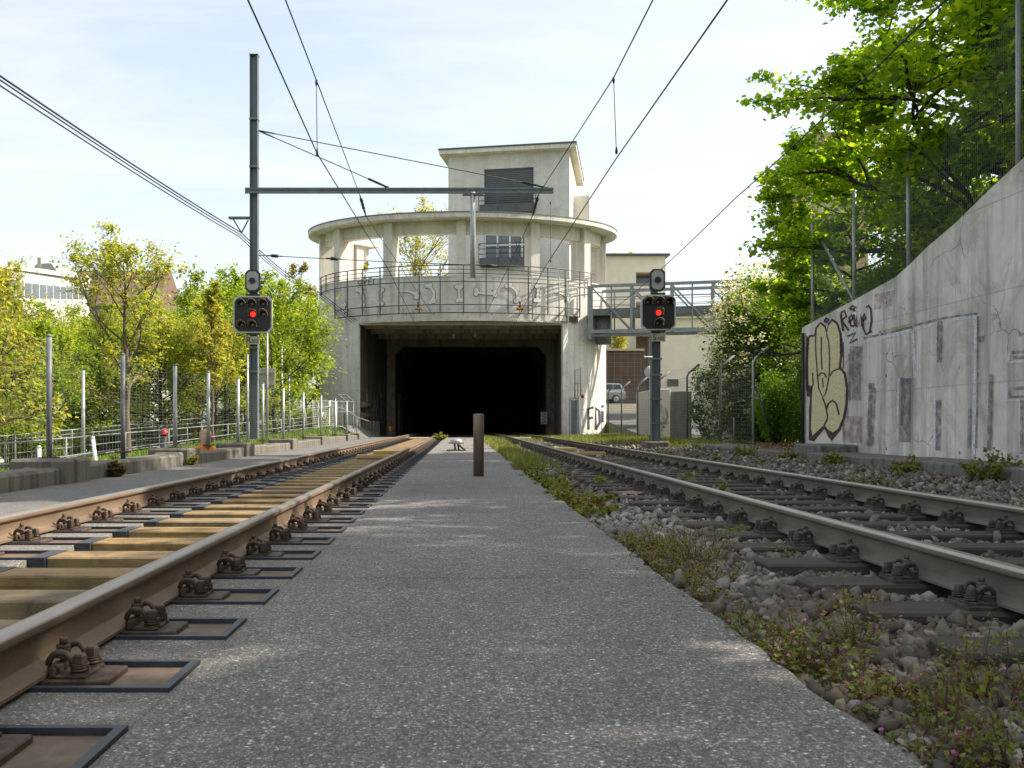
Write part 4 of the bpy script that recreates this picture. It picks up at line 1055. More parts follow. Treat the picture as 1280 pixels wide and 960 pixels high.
# front wall with three window openings, one above the other
tbox(mb, 0, wa, 0, .35, 7.8, ZR, 'tower'); tbox(mb, wb, WT, 0, .35, 7.8, ZR, 'tower')
for z0, z1 in ((7.8, 8.4), (11.1, 12.55), (15.55, 16.35), (19.0, ZR)): tbox(mb, wa+.002, wb-.002, 0.001, .35, z0, z1, 'tower')
tbox(mb, 0, .35, .352, DT, 7.8, ZR, 'tower'); tbox(mb, WT-.35, WT, .352, DT, 7.8, ZR, 'cream'); tbox(mb, .352, WT-.352, DT-.35, DT, 7.8, ZR, 'tower')  # sunward side wall in paler cream: its sunlight is put into the colour
mb.build('wall', tw)
mb = MB(); tbox(mb, -.55, WT+.5, -.7, DT+.5, ZR+.002, ZR+.28, 'conc'); mb.build('roof', tw)
mb = MB(); tbox(mb, -.60, WT+.55, -.75, DT+.55, ZR+.283, ZR+.40, 'dark_panel'); mb.build('roof_edge', tw)
mb = MB(); tbox(mb, WT+.002, WT+1.2, 4.5, 11, 7.8, 17.9, 'tower'); mb.build('stair_block', tw)
for zi, (z0, z1, mt_) in enumerate(((16.35, 19.0, 'blind'), (12.55, 15.55, 'glass'), (8.4, 11.1, 'blind'))):
    w_ = MB(); d_ = .16
    if mt_ == 'blind':
        tbox(w_, wa+.01, wb-.01, d_, d_+.05, z0+.02, z1-.02, 'blind'); win = w_.build('window_blind', tw)
    else:
        for a0, a1 in ((wa, wa+.10), (wb-.10, wb), (wa+.88, wa+1.0), (wa+1.78, wa+1.90), (wa+2.65, wa+2.77)): tbox(w_, a0+.003, a1-.003, d_, d_+.10, z0+.01, z1-.01, 'white_frame')
        for zz in (z0+.012, z0+.95, z1-.45, z1-.11): tbox(w_, wa+.004, wb-.004, d_+.012, d_+.11, zz, zz+.10, 'white_frame')
        win = w_.build('window', tw)
        g_ = MB(); tbox(g_, wa+.02, wb-.02, d_+.06, d_+.08, z0+.02, z1-.02, 'glass'); g_.build('pane', win)
    bl = MB(); tbox(bl, wa-.25, wb+.12, -.55, -.003, z0-.62, z0-.02, 'dark_panel'); bb = bl.build('balcony_slab', tw)
    r_ = MB()
    for zz in (z0+.25, z0+.62, z0+1.0):
        r_.bar(tp(wa-.3, -.58, zz), tp(wb+.2, -.58, zz), .05, .05, 'bal')
    for i in range(4):
        a = lerp(wa-.3, wb+.2, i/3); r_.bar(tp(a, -.58, z0-.4), tp(a, -.58, z0+1.02), .05, .05, 'bal')
    for a in (wa-.3, wb+.2): r_.bar(tp(a, -.58, z0+1.0), tp(a, 0, z0+1.0), .05, .05, 'bal')
    r_.build('balcony_railing', tw)

ap = thing('apartment_block', (15, 97, 2.4), 'cream rendered flat-roofed block with recessed balconies behind the footbridge', 'apartment block')
mb = MB(); xr = PX(795, 95); x2 = PX(832, 95)
mb.box(9, xr, 95, 110, 0, PZ(320, 95), 'cream'); mb.box(xr+.002, x2, 97.2, 110, 0, PZ(320, 95)-.01, 'beige')
for a, b in ((320, 340), (355, 377), (398, 420)): mb.box(xr+.004, x2-.002, 95.01, 97.19, PZ(b, 95), PZ(a, 95)-.004, 'cream')
mb.box(x2-.6, x2-.004, 95.03, 97.18, 0, PZ(330, 95), 'cream'); mb.build('wall', ap)
mb = MB(); mb.box(8.6, x2+.4, 94.6, 110.4, PZ(320, 95)+.003, PZ(317.5, 95), 'dark_panel'); mb.build('roof', ap)
for a, b in ((341, 354), (378, 397)):
    mb = MB(); mb.box(xr+.3, x2-.7, 97.1, 97.19, PZ(b, 95)+.2, PZ(a, 95)-.05, 'glass'); mb.build('window', ap)
lw = thing('house', (22.5, 92, 2.4), 'low pale beige house behind the right signal mast, partly hidden by the white-flowered bush', 'house')
mb = MB(); mb.box(PX(826, 90), PX(915, 90), 90, 100, 0, PZ(398, 90), 'cream'); mb.build('wall', lw)
mb = MB(); mb.box(PX(824, 90), PX(918, 90), 89.6, 100.4, PZ(398, 90)+.003, PZ(395.5, 90), 'conc'); mb.build('roof', lw)
mb = MB(); a = PX(834, 90); mb.box(a, a+1.1, 89.96, 90.05, PZ(483, 90), PZ(474, 90), 'glass'); mb.build('window', lw)
gg = thing('garage', (13, 86, 2.4), 'brown tiled flat-roofed garage building behind the silver car', 'garage')
mb = MB(); mb.box(8.7, PX(803, 85), 85, 92, 1.5, PZ(438.5, 85), 'tiles'); mb.build('wall', gg)
mb = MB(); mb.box(8.6, PX(805, 85), 84.8, 92.2, PZ(438.5, 85)+.003, PZ(436, 85), 'beige'); mb.build('roof', gg)
mb = MB(); mb.box(PX(803, 85)+.01, PX(813, 85), 87, 92, 1.5, PZ(459, 85), 'dark_panel'); mb.build('entrance', gg)

# white building, gabled house and brown roof beyond the left trees
wbld = thing('office_building', (-32, 62, -1), 'long white building with a ribbon of windows behind the left trees', 'office building')
def slant(mb, pa, pb, Da, Db, z0a, z1a, z0b, z1b, depth, mat):
    a = Vector((PX(pa, Da), Da, 0)); b = Vector((PX(pb, Db), Db, 0)); d = (b-a).normalized(); nn = Vector((-d.y, d.x, 0))*depth
    vs = [(a.x, a.y, z0a), (b.x, b.y, z0b), (b.x, b.y, z1b), (a.x, a.y, z1a)]; vs += [(x+nn.x, y+nn.y, z) for x, y, z in vs]
    mb.add(vs, [(0, 1, 2, 3), (7, 6, 5, 4), (0, 4, 5, 1), (1, 5, 6, 2), (2, 6, 7, 3), (3, 7, 4, 0)], mat)
def zz(py, D): return PZ(py, D)
Da, Db = 52, 74
mb = MB(); slant(mb, -40, 112, Da, Db, -3, zz(326, Da), -3, zz(347, Db), 10, 'white_wall'); mb.build('wall', wbld)
mb = MB(); slant(mb, -42, 114, Da-.4, Db-.4, zz(330, Da), zz(324, Da), zz(351, Db), zz(346, Db), 10.5, 'white_frame'); mb.build('roof', wbld)
nW = 16
for i in range(nW):
    t0, t1 = (i+.08)/nW, (i+.92)/nW
    a_ = Vector((PX(-40, Da), Da, 0)); b_ = Vector((PX(112, Db), Db, 0)); d_ = (b_-a_).normalized(); nn = Vector((d_.y, -d_.x, 0))*.03
    q0, q1 = a_.lerp(b_, t0)+nn, a_.lerp(b_, t1)+nn
    h = [(zz(371, Da), zz(346, Da)), (zz(374, Db), zz(362, Db))]
    f_ = lambda t, k_: lerp(h[0][k_], h[1][k_], t)
    w_ = MB(); w_.add([(q0.x, q0.y, f_(t0, 0)), (q1.x, q1.y, f_(t1, 0)), (q1.x, q1.y, f_(t1, 1)), (q0.x, q0.y, f_(t0, 1))]+[(q0.x-nn.x*.9, q0.y-nn.y*.9, f_(t0, 0)), (q1.x-nn.x*.9, q1.y-nn.y*.9, f_(t1, 0)), (q1.x-nn.x*.9, q1.y-nn.y*.9, f_(t1, 1)), (q0.x-nn.x*.9, q0.y-nn.y*.9, f_(t0, 1))],
        [(0, 1, 2, 3), (0, 4, 5, 1), (1, 5, 6, 2), (2, 6, 7, 3), (3, 7, 4, 0)], 'glass'); w_.build('window', wbld)
gh = thing('gabled_house', (PX(57, 95), 95, -1), 'grey gabled house with a tall chimney above the white building', 'house')
mb = MB(); D = 95
mb.prism([(PX(36, D), -1), (PX(36, D), PZ(340, D)), (PX(47, D), PZ(329, D)), (PX(64, D), PZ(329, D)), (PX(73, D), PZ(341, D)), (PX(73, D), -1)], lambda a, b: (a, D, b), lambda a, b: (a, D+12, b), 'grey_wall'); mb.build('wall', gh)
mb = MB(); mb.box(PX(47, D), PX(51.5, D), D-.05, D+1.2, PZ(335, D), PZ(322, D), 'conc'); mb.build('chimney', gh)
bh = thing('roofed_house', (PX(130, 85), 88, -1), 'house with a broad brown tiled roof half hidden by the olive tree', 'house')
mb = MB(); D = 85
mb.box(PX(76, D), PX(185, D), D+.6, D+10, -2, PZ(378, D), 'grey_wall'); mb.build('wall', bh)
mb = MB(); mb.prism([(D, PZ(382, D)), (D+5.5, PZ(333, D+3)), (D+11, PZ(382, D))], lambda y, z: (PX(72, D), y, z), lambda y, z: (PX(190, D), y, z), 'brown_roof'); mb.build('roof', bh)
mb = MB(); mb.box(PX(95, D), PX(101, D), D+4, D+5, PZ(350, D), PZ(328, D), 'dark_panel'); mb.build('chimney', bh)
oc = thing('hill_house', (PX(1060, 58), 60, 3), 'tall ochre house front showing between the leaves of the right-hand maple', 'house')
mb = MB(); D = 56
mb.box(PX(1017, D), PX(1085, D), D, D+6, 2, PZ(165, D), 'ochre'); mb.build('wall', oc)
mb = MB(); mb.box(PX(1009, D), PX(1060, D), D-1.2, D-.003, PZ(285, D), PZ(240, D), 'beige'); mb.build('balcony', oc)
for i in range(2):
    mb = MB(); a = PX(1030+i*26, D); mb.box(a, a+.8, D-.05, D+.1, PZ(225, D), PZ(190, D), 'glass'); mb.build('window', oc)

# ================================================================ FOOTBRIDGE
fbr = thing('footbridge', (7.3, 50, 5.6), 'grey steel truss footbridge running from the portal into the right-hand trees', 'footbridge')
BA, BB = Vector((7.15, 50.0, 0)), Vector((19.5, 46.9, 0)); bd_ = (BB-BA).normalized(); bn = Vector((-bd_.y, bd_.x, 0)); BL = (BB-BA).length
def bp_(s, off, z): q = BA+bd_*s+bn*off; return Vector((q.x, q.y, z))
ZT_, ZB_ = 8.18, 5.72
for off in (0.0, 2.1):
    mb = MB()
    for z_, w_ in ((ZT_, .16), (ZB_, .18)): mb.bar(bp_(0, off, z_), bp_(BL, off, z_), .14, w_, 'bridge')
    mb.bar(bp_(0, off, ZT_-.35), bp_(BL, off, ZT_-.35), .06, .06, 'bridge')
    if off == 0: mb.bar(bp_(0, off, ZB_-.22), bp_(BL, off+.3, ZB_-.22), .10, .10, 'galv_dark')
    npan = 6; pw = BL/npan
    for i in range(npan+1): mb.bar(bp_(i*pw, off, ZB_), bp_(i*pw, off, ZT_), .13, .13, 'bridge')
    for i in range(npan*2+1):
        if i % 2: mb.bar(bp_(i*pw/2, off+.02, ZB_), bp_(i*pw/2, off+.02, ZT_), .07, .07, 'bridge')
    for i in range(npan): mb.bar(bp_(i*pw, off, ZT_-.05), bp_((i+1)*pw, off, ZB_+.05), .085, .085, 'bridge')
    for z_ in (ZT_-.75, ZT_-1.1): mb.tube([bp_(0, off+.08, z_), bp_(BL, off+.08, z_)], .02, 'bridge', 5)
    mb.build('truss', fbr)
mb = MB(); mb.add([bp_(s, o_, z_) for z_ in (6.62, 6.98) for o_ in (.15, 1.95) for s in (0, BL)], [(0,2,3,1), (4,5,7,6), (0,1,5,4), (2,6,7,3), (0,4,6,2), (1,3,7,5)], 'galv_dark'); mb.build('deck', fbr)
mb = MB(); mb.bar(bp_(-.12, 0, 5.3), bp_(-.12, 0, 8.2), .14, .16, 'bridge'); mb.bar(bp_(-.1, 0, 5.4), bp_(-.1, 2.1, 5.4), .2, .2, 'bridge'); mb.build('end_bracket', fbr)
mb = MB(); q = bp_(.55, 1.1, 0); mb.tube([(q.x, q.y, 5.1), (q.x, q.y, 6.6)], .42, 'galv_dark', 14); mb.build('support_drum', fbr)
# ================================================================ WALLS, KERBS AND GRAFFITI
XW = 7.60
def on_wall(px_, py_, off=0.0):
    """point of the retaining wall's track-side face at a photograph pixel"""
    D = XW*F/(px_-CX); return Vector((XW-off, D, PZ(py_, D)))
def cw(cx_, cy_): return (980+cx_/4, 360+cy_/4)         # enlarged crop -> photograph pixel
rwall = thing('retaining_wall', (XW+.3, 10, 0), 'weathered concrete retaining wall with graffiti and a stepped sloping top on the right', 'retaining wall')
tops = [(20.45, 2.84), (17.76, 3.09), (16.07, 3.26), (15.54, 3.40), (14.97, 3.58), (14.12, 3.78), (13.19, 4.07), (12.4, 4.29), (9, 4.95), (4, 5.2), (-12, 5.3)]
mb = MB()
def wz(y):
    for (a, za), (b, zb) in zip(tops[:-1], tops[1:]):
        if b <= y <= a: return lerp(za, zb, (a-y)/(a-b))
    return tops[0][1] if y > tops[0][0] else tops[-1][1]
poly = [(20.45, -.3)]+tops+[(-12, -.3)]
mb.prism(poly, lambda y, z: (XW, y, z), lambda y, z: (XW+.5, y, z), 'rail_wall'); mb.build('wall', rwall)
cd = MB(); cd.tube([(XW-.05, 20.25, .1), (XW-.05, 20.25, 2.7)], .035, 'sig_black', 8); cd.build('conduit', rwall)
# throw-up: dark outline, cream fill, inner strokes
W1 = lambda off: (lambda x, y: on_wall(*cw(x, y), off))
outl = [(112, 258), (128, 236), (152, 232), (158, 196), (184, 168), (208, 186), (215, 210), (222, 176), (242, 153), (270, 170), (290, 228), (294, 320), (287, 392), (312, 428), (323, 505), (320, 585), (306, 655), (284, 712), (240, 765), (222, 745), (203, 705), (150, 768), (124, 760), (126, 600), (131, 545), (116, 540), (110, 500), (108, 400)]
fill = [(130, 248), (158, 242), (166, 205), (185, 180), (204, 197), (216, 232), (224, 190), (243, 166), (263, 180), (279, 230), (283, 320), (275, 398), (300, 432), (311, 505), (308, 580), (295, 650), (272, 704), (246, 722), (222, 708), (203, 684), (144, 738), (137, 700), (141, 565), (145, 492), (125, 486), (121, 400), (126, 300)]
gr = MB(); gr.add([on_wall(*cw(*p), .004) for p in outl], [tuple(range(len(outl)))], 'gr_purple')
gr.add([on_wall(*cw(*p), .008) for p in fill], [tuple(range(len(fill)))], 'gr_cream')
for i, (st, w_) in enumerate([([(163, 205), (160, 260), (162, 330), (170, 440), (176, 500), (196, 548), (213, 520), (228, 440), (231, 350), (226, 270), (214, 228)], 7), ([(190, 243), (188, 330), (193, 408)], 7), ([(174, 442), (188, 424), (206, 428), (214, 448)], 9), ([(195, 450), (199, 498)], 6),
                       ([(232, 440), (246, 416), (280, 402)], 7), ([(196, 548), (213, 595), (221, 650), (203, 688)], 8), ([(215, 605), (226, 575), (246, 561), (266, 580), (278, 634)], 9), ([(146, 422), (149, 480), (131, 520)], 7), ([(118, 240), (122, 500)], 8)]):
    gr.ribbon(st, w_, W1(.011+i*.0006), 'gr_purple')
gr.build('graffiti_piece', rwall, normals=False)
tg = MB()
for i, (st, w_) in enumerate([([(297, 215), (285, 128)], 7), ([(285, 125), (303, 113), (313, 140), (290, 162), (326, 214)], 6), ([(322, 172), (345, 155), (340, 133), (327, 150), (335, 188), (352, 190)], 6), ([(350, 132), (356, 190)], 6), ([(350, 118), (353, 108)], 6), ([(364, 196), (363, 138), (376, 186), (386, 132), (392, 192)], 6),
                       ([(396, 165), (410, 150), (404, 128), (395, 150), (397, 200), (412, 232), (430, 220), (440, 160), (436, 105), (425, 87), (414, 98)], 6), ([(330, 105), (345, 88), (360, 96), (346, 108), (330, 105)], 6), ([(318, 242), (360, 222), (330, 276), (368, 255)], 6), ([(436, 212), (437, 222)], 7),
                       ([(203, 165), (213, 150), (226, 158), (213, 172), (203, 165)], 7), ([(284, 225), (284, 330)], 3), ([(292, 250), (293, 345)], 3), ([(298, 270), (299, 400)], 3)]):
    tg.ribbon(st, w_*1.8, W1(.005+i*.0006), 'gr_purple')
tg.build('graffiti_tag', rwall, normals=False)
hb = MB(); hb.ribbon([(560, 160), (566, 115), (582, 92), (606, 110), (612, 132), (632, 100), (632, 62), (615, 45), (600, 65), (606, 105)], 4, W1(.005), 'gr_pink'); hb.build('graffiti_heart', rwall, normals=False)
lt = MB(); i = 0
for mat, st, w_ in [('gr_white', [(400, 268), (530, 238), (642, 213)], 16), ('gr_dark', [(398, 252), (530, 222), (642, 195)], 10), ('gr_white', [(643, 213), (651, 330), (658, 445)], 13), ('gr_white', [(655, 205), (772, 175)], 14), ('gr_dark', [(652, 188), (800, 150), (968, 127)], 11),
                    ('gr_white', [(768, 180), (766, 275)], 9), ('gr_dark', [(782, 165), (779, 372)], 24), ('gr_white', [(850, 155), (965, 145)], 15), ('gr_white', [(962, 150), (957, 560), (950, 838)], 13), ('gr_dark', [(973, 140), (970, 560), (963, 800)], 10), ('gr_dark', [(990, 240), (990, 270)], 24),
                    ('gr_white', [(576, 452), (572, 600), (570, 775)], 9), ('gr_dark', [(585, 460), (640, 460)], 18), ('gr_dark', [(612, 470), (606, 770)], 46), ('gr_white', [(757, 552), (755, 800)], 10), ('gr_dark', [(776, 560), (774, 812)], 23), ('gr_white', [(1132, 325), (1126, 370), (1210, 368)], 12),
                    ('gr_dark', [(1140, 322), (1215, 318)], 14), ('gr_dark', [(1150, 348), (1215, 345)], 14), ('gr_white', [(1118, 495), (1117, 562), (1210, 560)], 12), ('gr_dark', [(1136, 500), (1136, 545), (1215, 543)], 14), ('gr_dark', [(1142, 503), (1215, 498)], 14), ('gr_dark', [(1042, 430), (1036, 620), (1028, 810)], 20),
                    ('gr_dark', [(425, 490), (455, 488)], 24), ('gr_dark', [(446, 500), (432, 790)], 32), ('gr_dark', [(362, 290), (355, 560)], 55), ('gr_dark', [(1195, 560), (1193, 830)], 14), ('gr_dark', [(935, 600), (930, 800)], 14)]:
    i += 1; lt.ribbon(st, w_*1.15, W1(.004+i*.0005), mat)
# white and black block letters carry on along the wall towards the camera
for y_ in (11.2, 10.1, 9.0, 7.4): lt.add([(XW-.004, y_, .7), (XW-.004, y_-.14, .7), (XW-.004, y_-.14, 2.9), (XW-.004, y_, 2.9)], [(0, 1, 2, 3)], 'gr_dark')
lt.build('graffiti_letters', rwall, normals=False)
st = MB()
for (mat, pg) in (('gr_pink', [(318, 330), (330, 330), (335, 560), (300, 770), (290, 700), (315, 560)]), ('gr_pink', [(300, 640), (395, 640), (390, 775), (290, 770)]), ('gr_yellow', [(470, 215), (640, 175), (640, 195), (470, 228)]), ('gr_pink', [(455, 30), (560, 10), (540, 90), (450, 110)])):
    i += 1; st.add([on_wall(*cw(*p), .0025+(i % 7)*.0004) for p in pg], [tuple(range(len(pg)))], mat)
st.build('paint_haze', rwall, normals=False)
# kerb along the wall foot
kb = MB(); seg = [-3, 0.4, 3.2, 6.1, 9.0, 11.9, 14.8, 17.5]
for a, b in zip(seg[:-1], seg[1:]): kb.box(6.62, XW-.003, a+.012, b-.012, -.3, .17+.012*math.sin(a*5), 'kerb_conc', .025)
tag(kb.build('kerb'), 'dark stained concrete kerb ledge along the foot of the graffiti wall', 'kerb')
kb = MB(); kb.box(6.85, XW-.01, 17.55, 18.9, -.2, .30, 'kerb_conc', .03); tag(kb.build('foundation_block'), 'low concrete foundation block under the cream graffiti piece', 'foundation block')
kb = MB(); kb.box(6.75, 8.2, 18.95, 27.5, -.3, .13, 'kerb_conc', .03); tag(kb.build('kerb'), 'low concrete kerb in front of the bent-top fence and shrubs', 'kerb')

# low wall on the left with piers carrying the fence
lwall = thing('low_wall', (-4.75, 20, 0), 'low mossy concrete wall with square piers carrying the mesh fence on the left', 'low wall')
edges = [1.5, 6.2, 8.6, 10.35, 14.9, 15.9, 19.2, 21.6, 24.6, 27.4, 30.0, 33.5, 36.2, 39.5, 42.2]
rw_ = random.Random(3)
for a, b in zip(edges[:-1], edges[1:]):
    mb = MB(); dz = rw_.uniform(-.02, .03); mb.box(-4.98+rw_.uniform(-.02, .02), -4.53+rw_.uniform(-.015, .01), a+.01, b-.01, -.4, .215+dz, 'old_conc', .03); mb.build('wall_block', lwall)
for y in (10.75, 15.4, 19.6, 24.9, 30.2, 37.0, 41.0):
    mb = MB(); mb.box(-5.12, -4.44, y-.33, y+.33, -.4, .30, 'old_conc', .03); mb.build('pier', lwall)

# ================================================================ FENCES
def wire_mb(pairs, r, mat='mesh_wire'):
    """many thin straight wires as three-sided tubes in one mesh"""
    V, Fc = [], []; n = 0
    for a, b in pairs:
        a = np.array(a, float); b = np.array(b, float); d = b-a; L = np.linalg.norm(d)
        if L < 1e-6: continue
        d /= L; x = np.cross(d, (0, 0, 1) if abs(d[2]) < .9 else (0, 1, 0)); x /= np.linalg.norm(x); y = np.cross(d, x)
        for p in (a, b):
            for t in (0, 2.094, 4.189): V.append(p+r*(math.cos(t)*x+math.sin(t)*y))
        for q in range(3): Fc.append((n+q, n+(q+1) % 3, n+3+(q+1) % 3, n+3+q))
        n += 6
    return V, Fc
FXL = -4.80
lf = thing('mesh_fence', (FXL, 22, .25), 'tall wire mesh fence with grey posts standing on the low left wall', 'mesh fence')
py_ = [10.75, 13.1, 15.5, 17.55, 19.9, 22.4, 25.0, 28.2, 31.8, 35.4, 39.0]
for i, y in enumerate(py_):
    mb = MB(); h = 1.68 if i else 1.72
    mb.tube([(FXL, y, .18), (FXL, y, h)], .033, 'galv_dark' if i in (0, 1) else 'galv', 10); mb.lathe([(.036, h), (.03, h+.02), (.005, h+.03)], FXL, y, 'galv_dark', 10)
    mb.box(FXL-.09, FXL+.09, y-.09, y+.09, .29, .315, 'rust', .004); mb.build('post', lf)
pairs = []
for a, b in zip(py_[:-1], py_[1:]):
    for z in np.arange(.34, 1.62, .05): pairs.append(((FXL-.03, a+.05, z), (FXL-.03, b-.05, z)))
    for y in np.arange(a+.06, b-.05, .2): pairs.append(((FXL-.035, y, .34), (FXL-.035, y, 1.62)))
for z in np.arange(.34, 1.62, .05): pairs.append(((FXL-.03, 4, z), (FXL-.03, 10.7, z)))
for y in np.arange(4, 10.7, .2): pairs.append(((FXL-.035, y, .34), (FXL-.035, y, 1.62)))
V, Fc = wire_mb(pairs, .0015); npmesh('mesh', V, Fc, ['mesh_wire'], None, lf)
# gates and cage by the left portal wall
def frame_panel(root, a, b, z0, z1, mat, r=.03, mesh=True, step=.10):
    a, b = Vector(a), Vector(b)
    mb = MB(); mb.tube([(a.x, a.y, z0), (a.x, a.y, z1), (b.x, b.y, z1), (b.x, b.y, z0), (a.x, a.y, z0)], r, mat, 6); o_ = mb.build('frame', root)
    if mesh:
        pr = [((a.x, a.y, z), (b.x, b.y, z)) for z in np.arange(z0, z1, step)]+[((a.lerp(b, t).x, a.lerp(b, t).y, z0), (a.lerp(b, t).x, a.lerp(b, t).y, z1)) for t in np.arange(0, 1, .10)]
        V, Fc = wire_mb(pr, .006); npmesh('mesh', V, Fc, [mat], None, o_)
gt = thing('mesh_gate', (-6.2, 42.5, .2), 'white-framed mesh gate leaves at the end of the left fence beside the portal', 'gate')
for pa, Da_, pb, Db_, t_ in ((391, 40.6, 398, 41.6, 500), (398.5, 41.6, 411.5, 42.0, 501), (412.5, 42.1, 420, 43.6, 501)):
    frame_panel(gt, (PX(pa, Da_), Da_, 0), (PX(pb, Db_), Db_, 0), PZ(546, Da_), PZ(t_, Da_), 'white', .028)
mb = MB(); mb.tube([(PX(397, 41.5), 41.4, PZ(546, 41)), (PX(404, 41.5), 41.4, PZ(515, 41))], .03, 'white', 6); mb.build('brace', gt)
mb = MB(); mb.box(PX(403, 41.7), PX(407, 41.7), 41.55, 41.6, PZ(524, 41.7), PZ(512, 41.7), 'white'); mb.build('notice', gt)
cg = thing('cage_fence', (-5.6, 45, .1), 'grey steel cage fence with slanted arms against the left portal pylon', 'fence')
for px_, D_, arm in ((421.5, 44.5, 0), (427, 45.2, 0), (432, 45.6, 1), (441.5, 46.2, 1)):
    mb = MB(); x = PX(px_, D_); mb.tube([(x, D_, -.1), (x, D_, PZ(501, D_))], .035, 'galv_dark', 6)
    if arm: mb.tube([(x, D_, PZ(501, D_)), (x-.36, D_-.3, PZ(493.5, D_))], .03, 'galv_dark', 6)
    mb.build('post', cg)
mb = MB()
for z_ in (545, 515, 502): mb.tube([(PX(421.5, 44.5), 44.5, PZ(z_, 44.5)), (PX(441.5, 46.2), 46.2, PZ(z_, 46.2))], .025, 'galv_dark', 6)
mb.tube([(PX(432, 45.6)-.36, 45.3, PZ(493.5, 45.6)), (PX(441.5, 46.2)-.36, 45.9, PZ(493.5, 46.2))], .02, 'galv_dark', 5); mb.build('rail', cg)
mb = MB(); mb.box(PX(428, 45), PX(431, 45), 45.3, 45.6, 0.1, PZ(517, 45), 'sig_black', .02); tag(mb.build('switch_cabinet'), 'narrow black switch cabinet inside the grey cage fence', 'cabinet')

# right: bent-top fence along the track
FXR = 7.92
rf_ = thing('bent_top_fence', (FXR, 36, .1), 'wire mesh fence with bent-top posts along the right track up to the portal', 'fence')
pyr = [24.85, 28.0, 32.1, 36.6, 41.0, 45.1, 49.2]
for y in pyr+[21.6]:
    if y == 21.6: continue
    mb = MB(); mb.tube([(FXR, y, .0), (FXR, y, 2.35), (FXR+.06, y, 2.48), (FXR+.42, y, 2.78)], .036, 'galv_dark' if y > 24.9 else 'galv', 8); mb.box(FXR-.12, FXR+.12, y-.12, y+.12, .05, .10, 'conc', .01); mb.build('post', rf_)
mb = MB(); mb.tube([(FXR+.06, 24.8, 1.75), (FXR+.9, 25.9, .1)], .03, 'galv_dark', 7); mb.tube([(FXR, 26.6, .0), (FXR, 26.6, .9)], .025, 'galv_dark', 6); mb.build('brace', rf_)
pairs = []
for z in np.arange(.12, 2.35, .11): pairs.append(((FXR, 24.85, z), (FXR, 49.2, z)))
for y in np.arange(24.9, 49.2, .16): pairs.append(((FXR+.004, y, .12), (FXR+.004, y, 2.34)))
for a, z in ((.16, 2.57), (.29, 2.68), (.41, 2.77)): pairs.append(((FXR+a, 24.85, z), (FXR+a, 49.2, z)))
V, Fc = wire_mb(pairs, .0032); npmesh('mesh', V, Fc, ['mesh_wire'], None, rf_)
lg = thing('access_gate', (6.9, 48.5, .1), 'grey steel door frame with an upright ladder frame in front of the right portal pylon', 'gate')
D_ = 48.6
mb = MB(); mb.box(PX(711, D_), PX(713.5, D_), D_, D_+.06, 0, PZ(497, D_), 'galv'); mb.box(PX(722, D_), PX(724.5, D_), D_, D_+.06, 0, PZ(495, D_), 'galv'); mb.box(PX(711, D_), PX(724.5, D_), D_+.004, D_+.055, PZ(499, D_), PZ(497, D_), 'galv'); mb.build('door_frame', lg)
mb = MB(); mb.box(PX(714, D_), PX(721.6, D_), D_+.01, D_+.05, .15, PZ(500, D_), 'galv_dark'); mb.build('door', lg)
mb = MB(); mb.tube([(PX(718.5, D_), D_, PZ(497, D_)), (PX(718.5, D_), D_, PZ(463, D_)), (PX(726, D_), D_, PZ(460, D_)), (PX(726, D_), D_, PZ(496, D_))], .04, 'galv', 6)
mb.tube([(PX(722, D_), D_, PZ(462, D_)), (PX(722, D_), D_, PZ(496, D_))], .02, 'galv', 5); mb.tube([(PX(718.5, D_), D_, PZ(480, D_)), (PX(726, D_), D_, PZ(478, D_))], .03, 'galv', 5); mb.build('ladder_frame', lg)
mb = MB(); mb.lathe([(.05, PZ(498, D_)), (.09, PZ(497, D_)), (.09, PZ(494.5, D_)), (.04, PZ(493, D_))], PX(728, D_), D_-.1, 'red', 10); mb.build('warning_lamp', lg)
mb = MB(); mb.bar((PX(725.5, D_), D_-.1, 0), (PX(724, D_), D_-.1, PZ(494, D_)), .09, .05, 'white'); mb.build('white_post', lg)

# fence on top of the retaining wall
wf = thing('wall_top_fence', (XW+.25, 15, 3), 'tall chain-link fence with grey posts on the sloping top of the graffiti wall', 'fence')
pos = [(20.35, 2.28), (18.2, 2.25), (16.0, 2.25), (12.85, 2.45), (9.5, 2.5), (6.0, 2.5)]
for y, h in pos:
    mb = MB(); z0 = wz(y); mb.tube([(XW+.2, y, z0-.2), (XW+.2, y, z0+h)], .038, 'galv', 10); mb.lathe([(.041, z0+h), (.035, z0+h+.02), (.004, z0+h+.03)], XW+.2, y, 'galv', 10); mb.build('post', wf)
mb = MB(); mb.tube([(XW+.2, 20.0, wz(20.1)+1.95), (XW+.2, 18.15, wz(18.1)+.02)], .032, 'galv', 8); mb.build('brace', wf)
pairs = []
ys_ = [p[0] for p in pos]; hh = [wz(p[0])+p[1]-.05 for p in pos]
def top(y): return float(np.interp(-y, [-a for a in ys_], hh))
for y in np.arange(6.0, 20.1, .055): pairs.append(((XW+.17, y, wz(y)+.08), (XW+.17, y, top(y))))
fy = np.arange(6.0, 20.2, 0.7)
for t in (0.02, .5, 1.0):
    for a, b in zip(fy[:-1], fy[1:]):
        b = min(b, 20.1); pairs.append(((XW+.165, a, lerp(wz(a)+.06, top(a), t)), (XW+.165, b, lerp(wz(b)+.06, top(b), t))))
V, Fc = wire_mb(pairs, .0022); npmesh('mesh', V, Fc, ['mesh_wire'], None, wf)

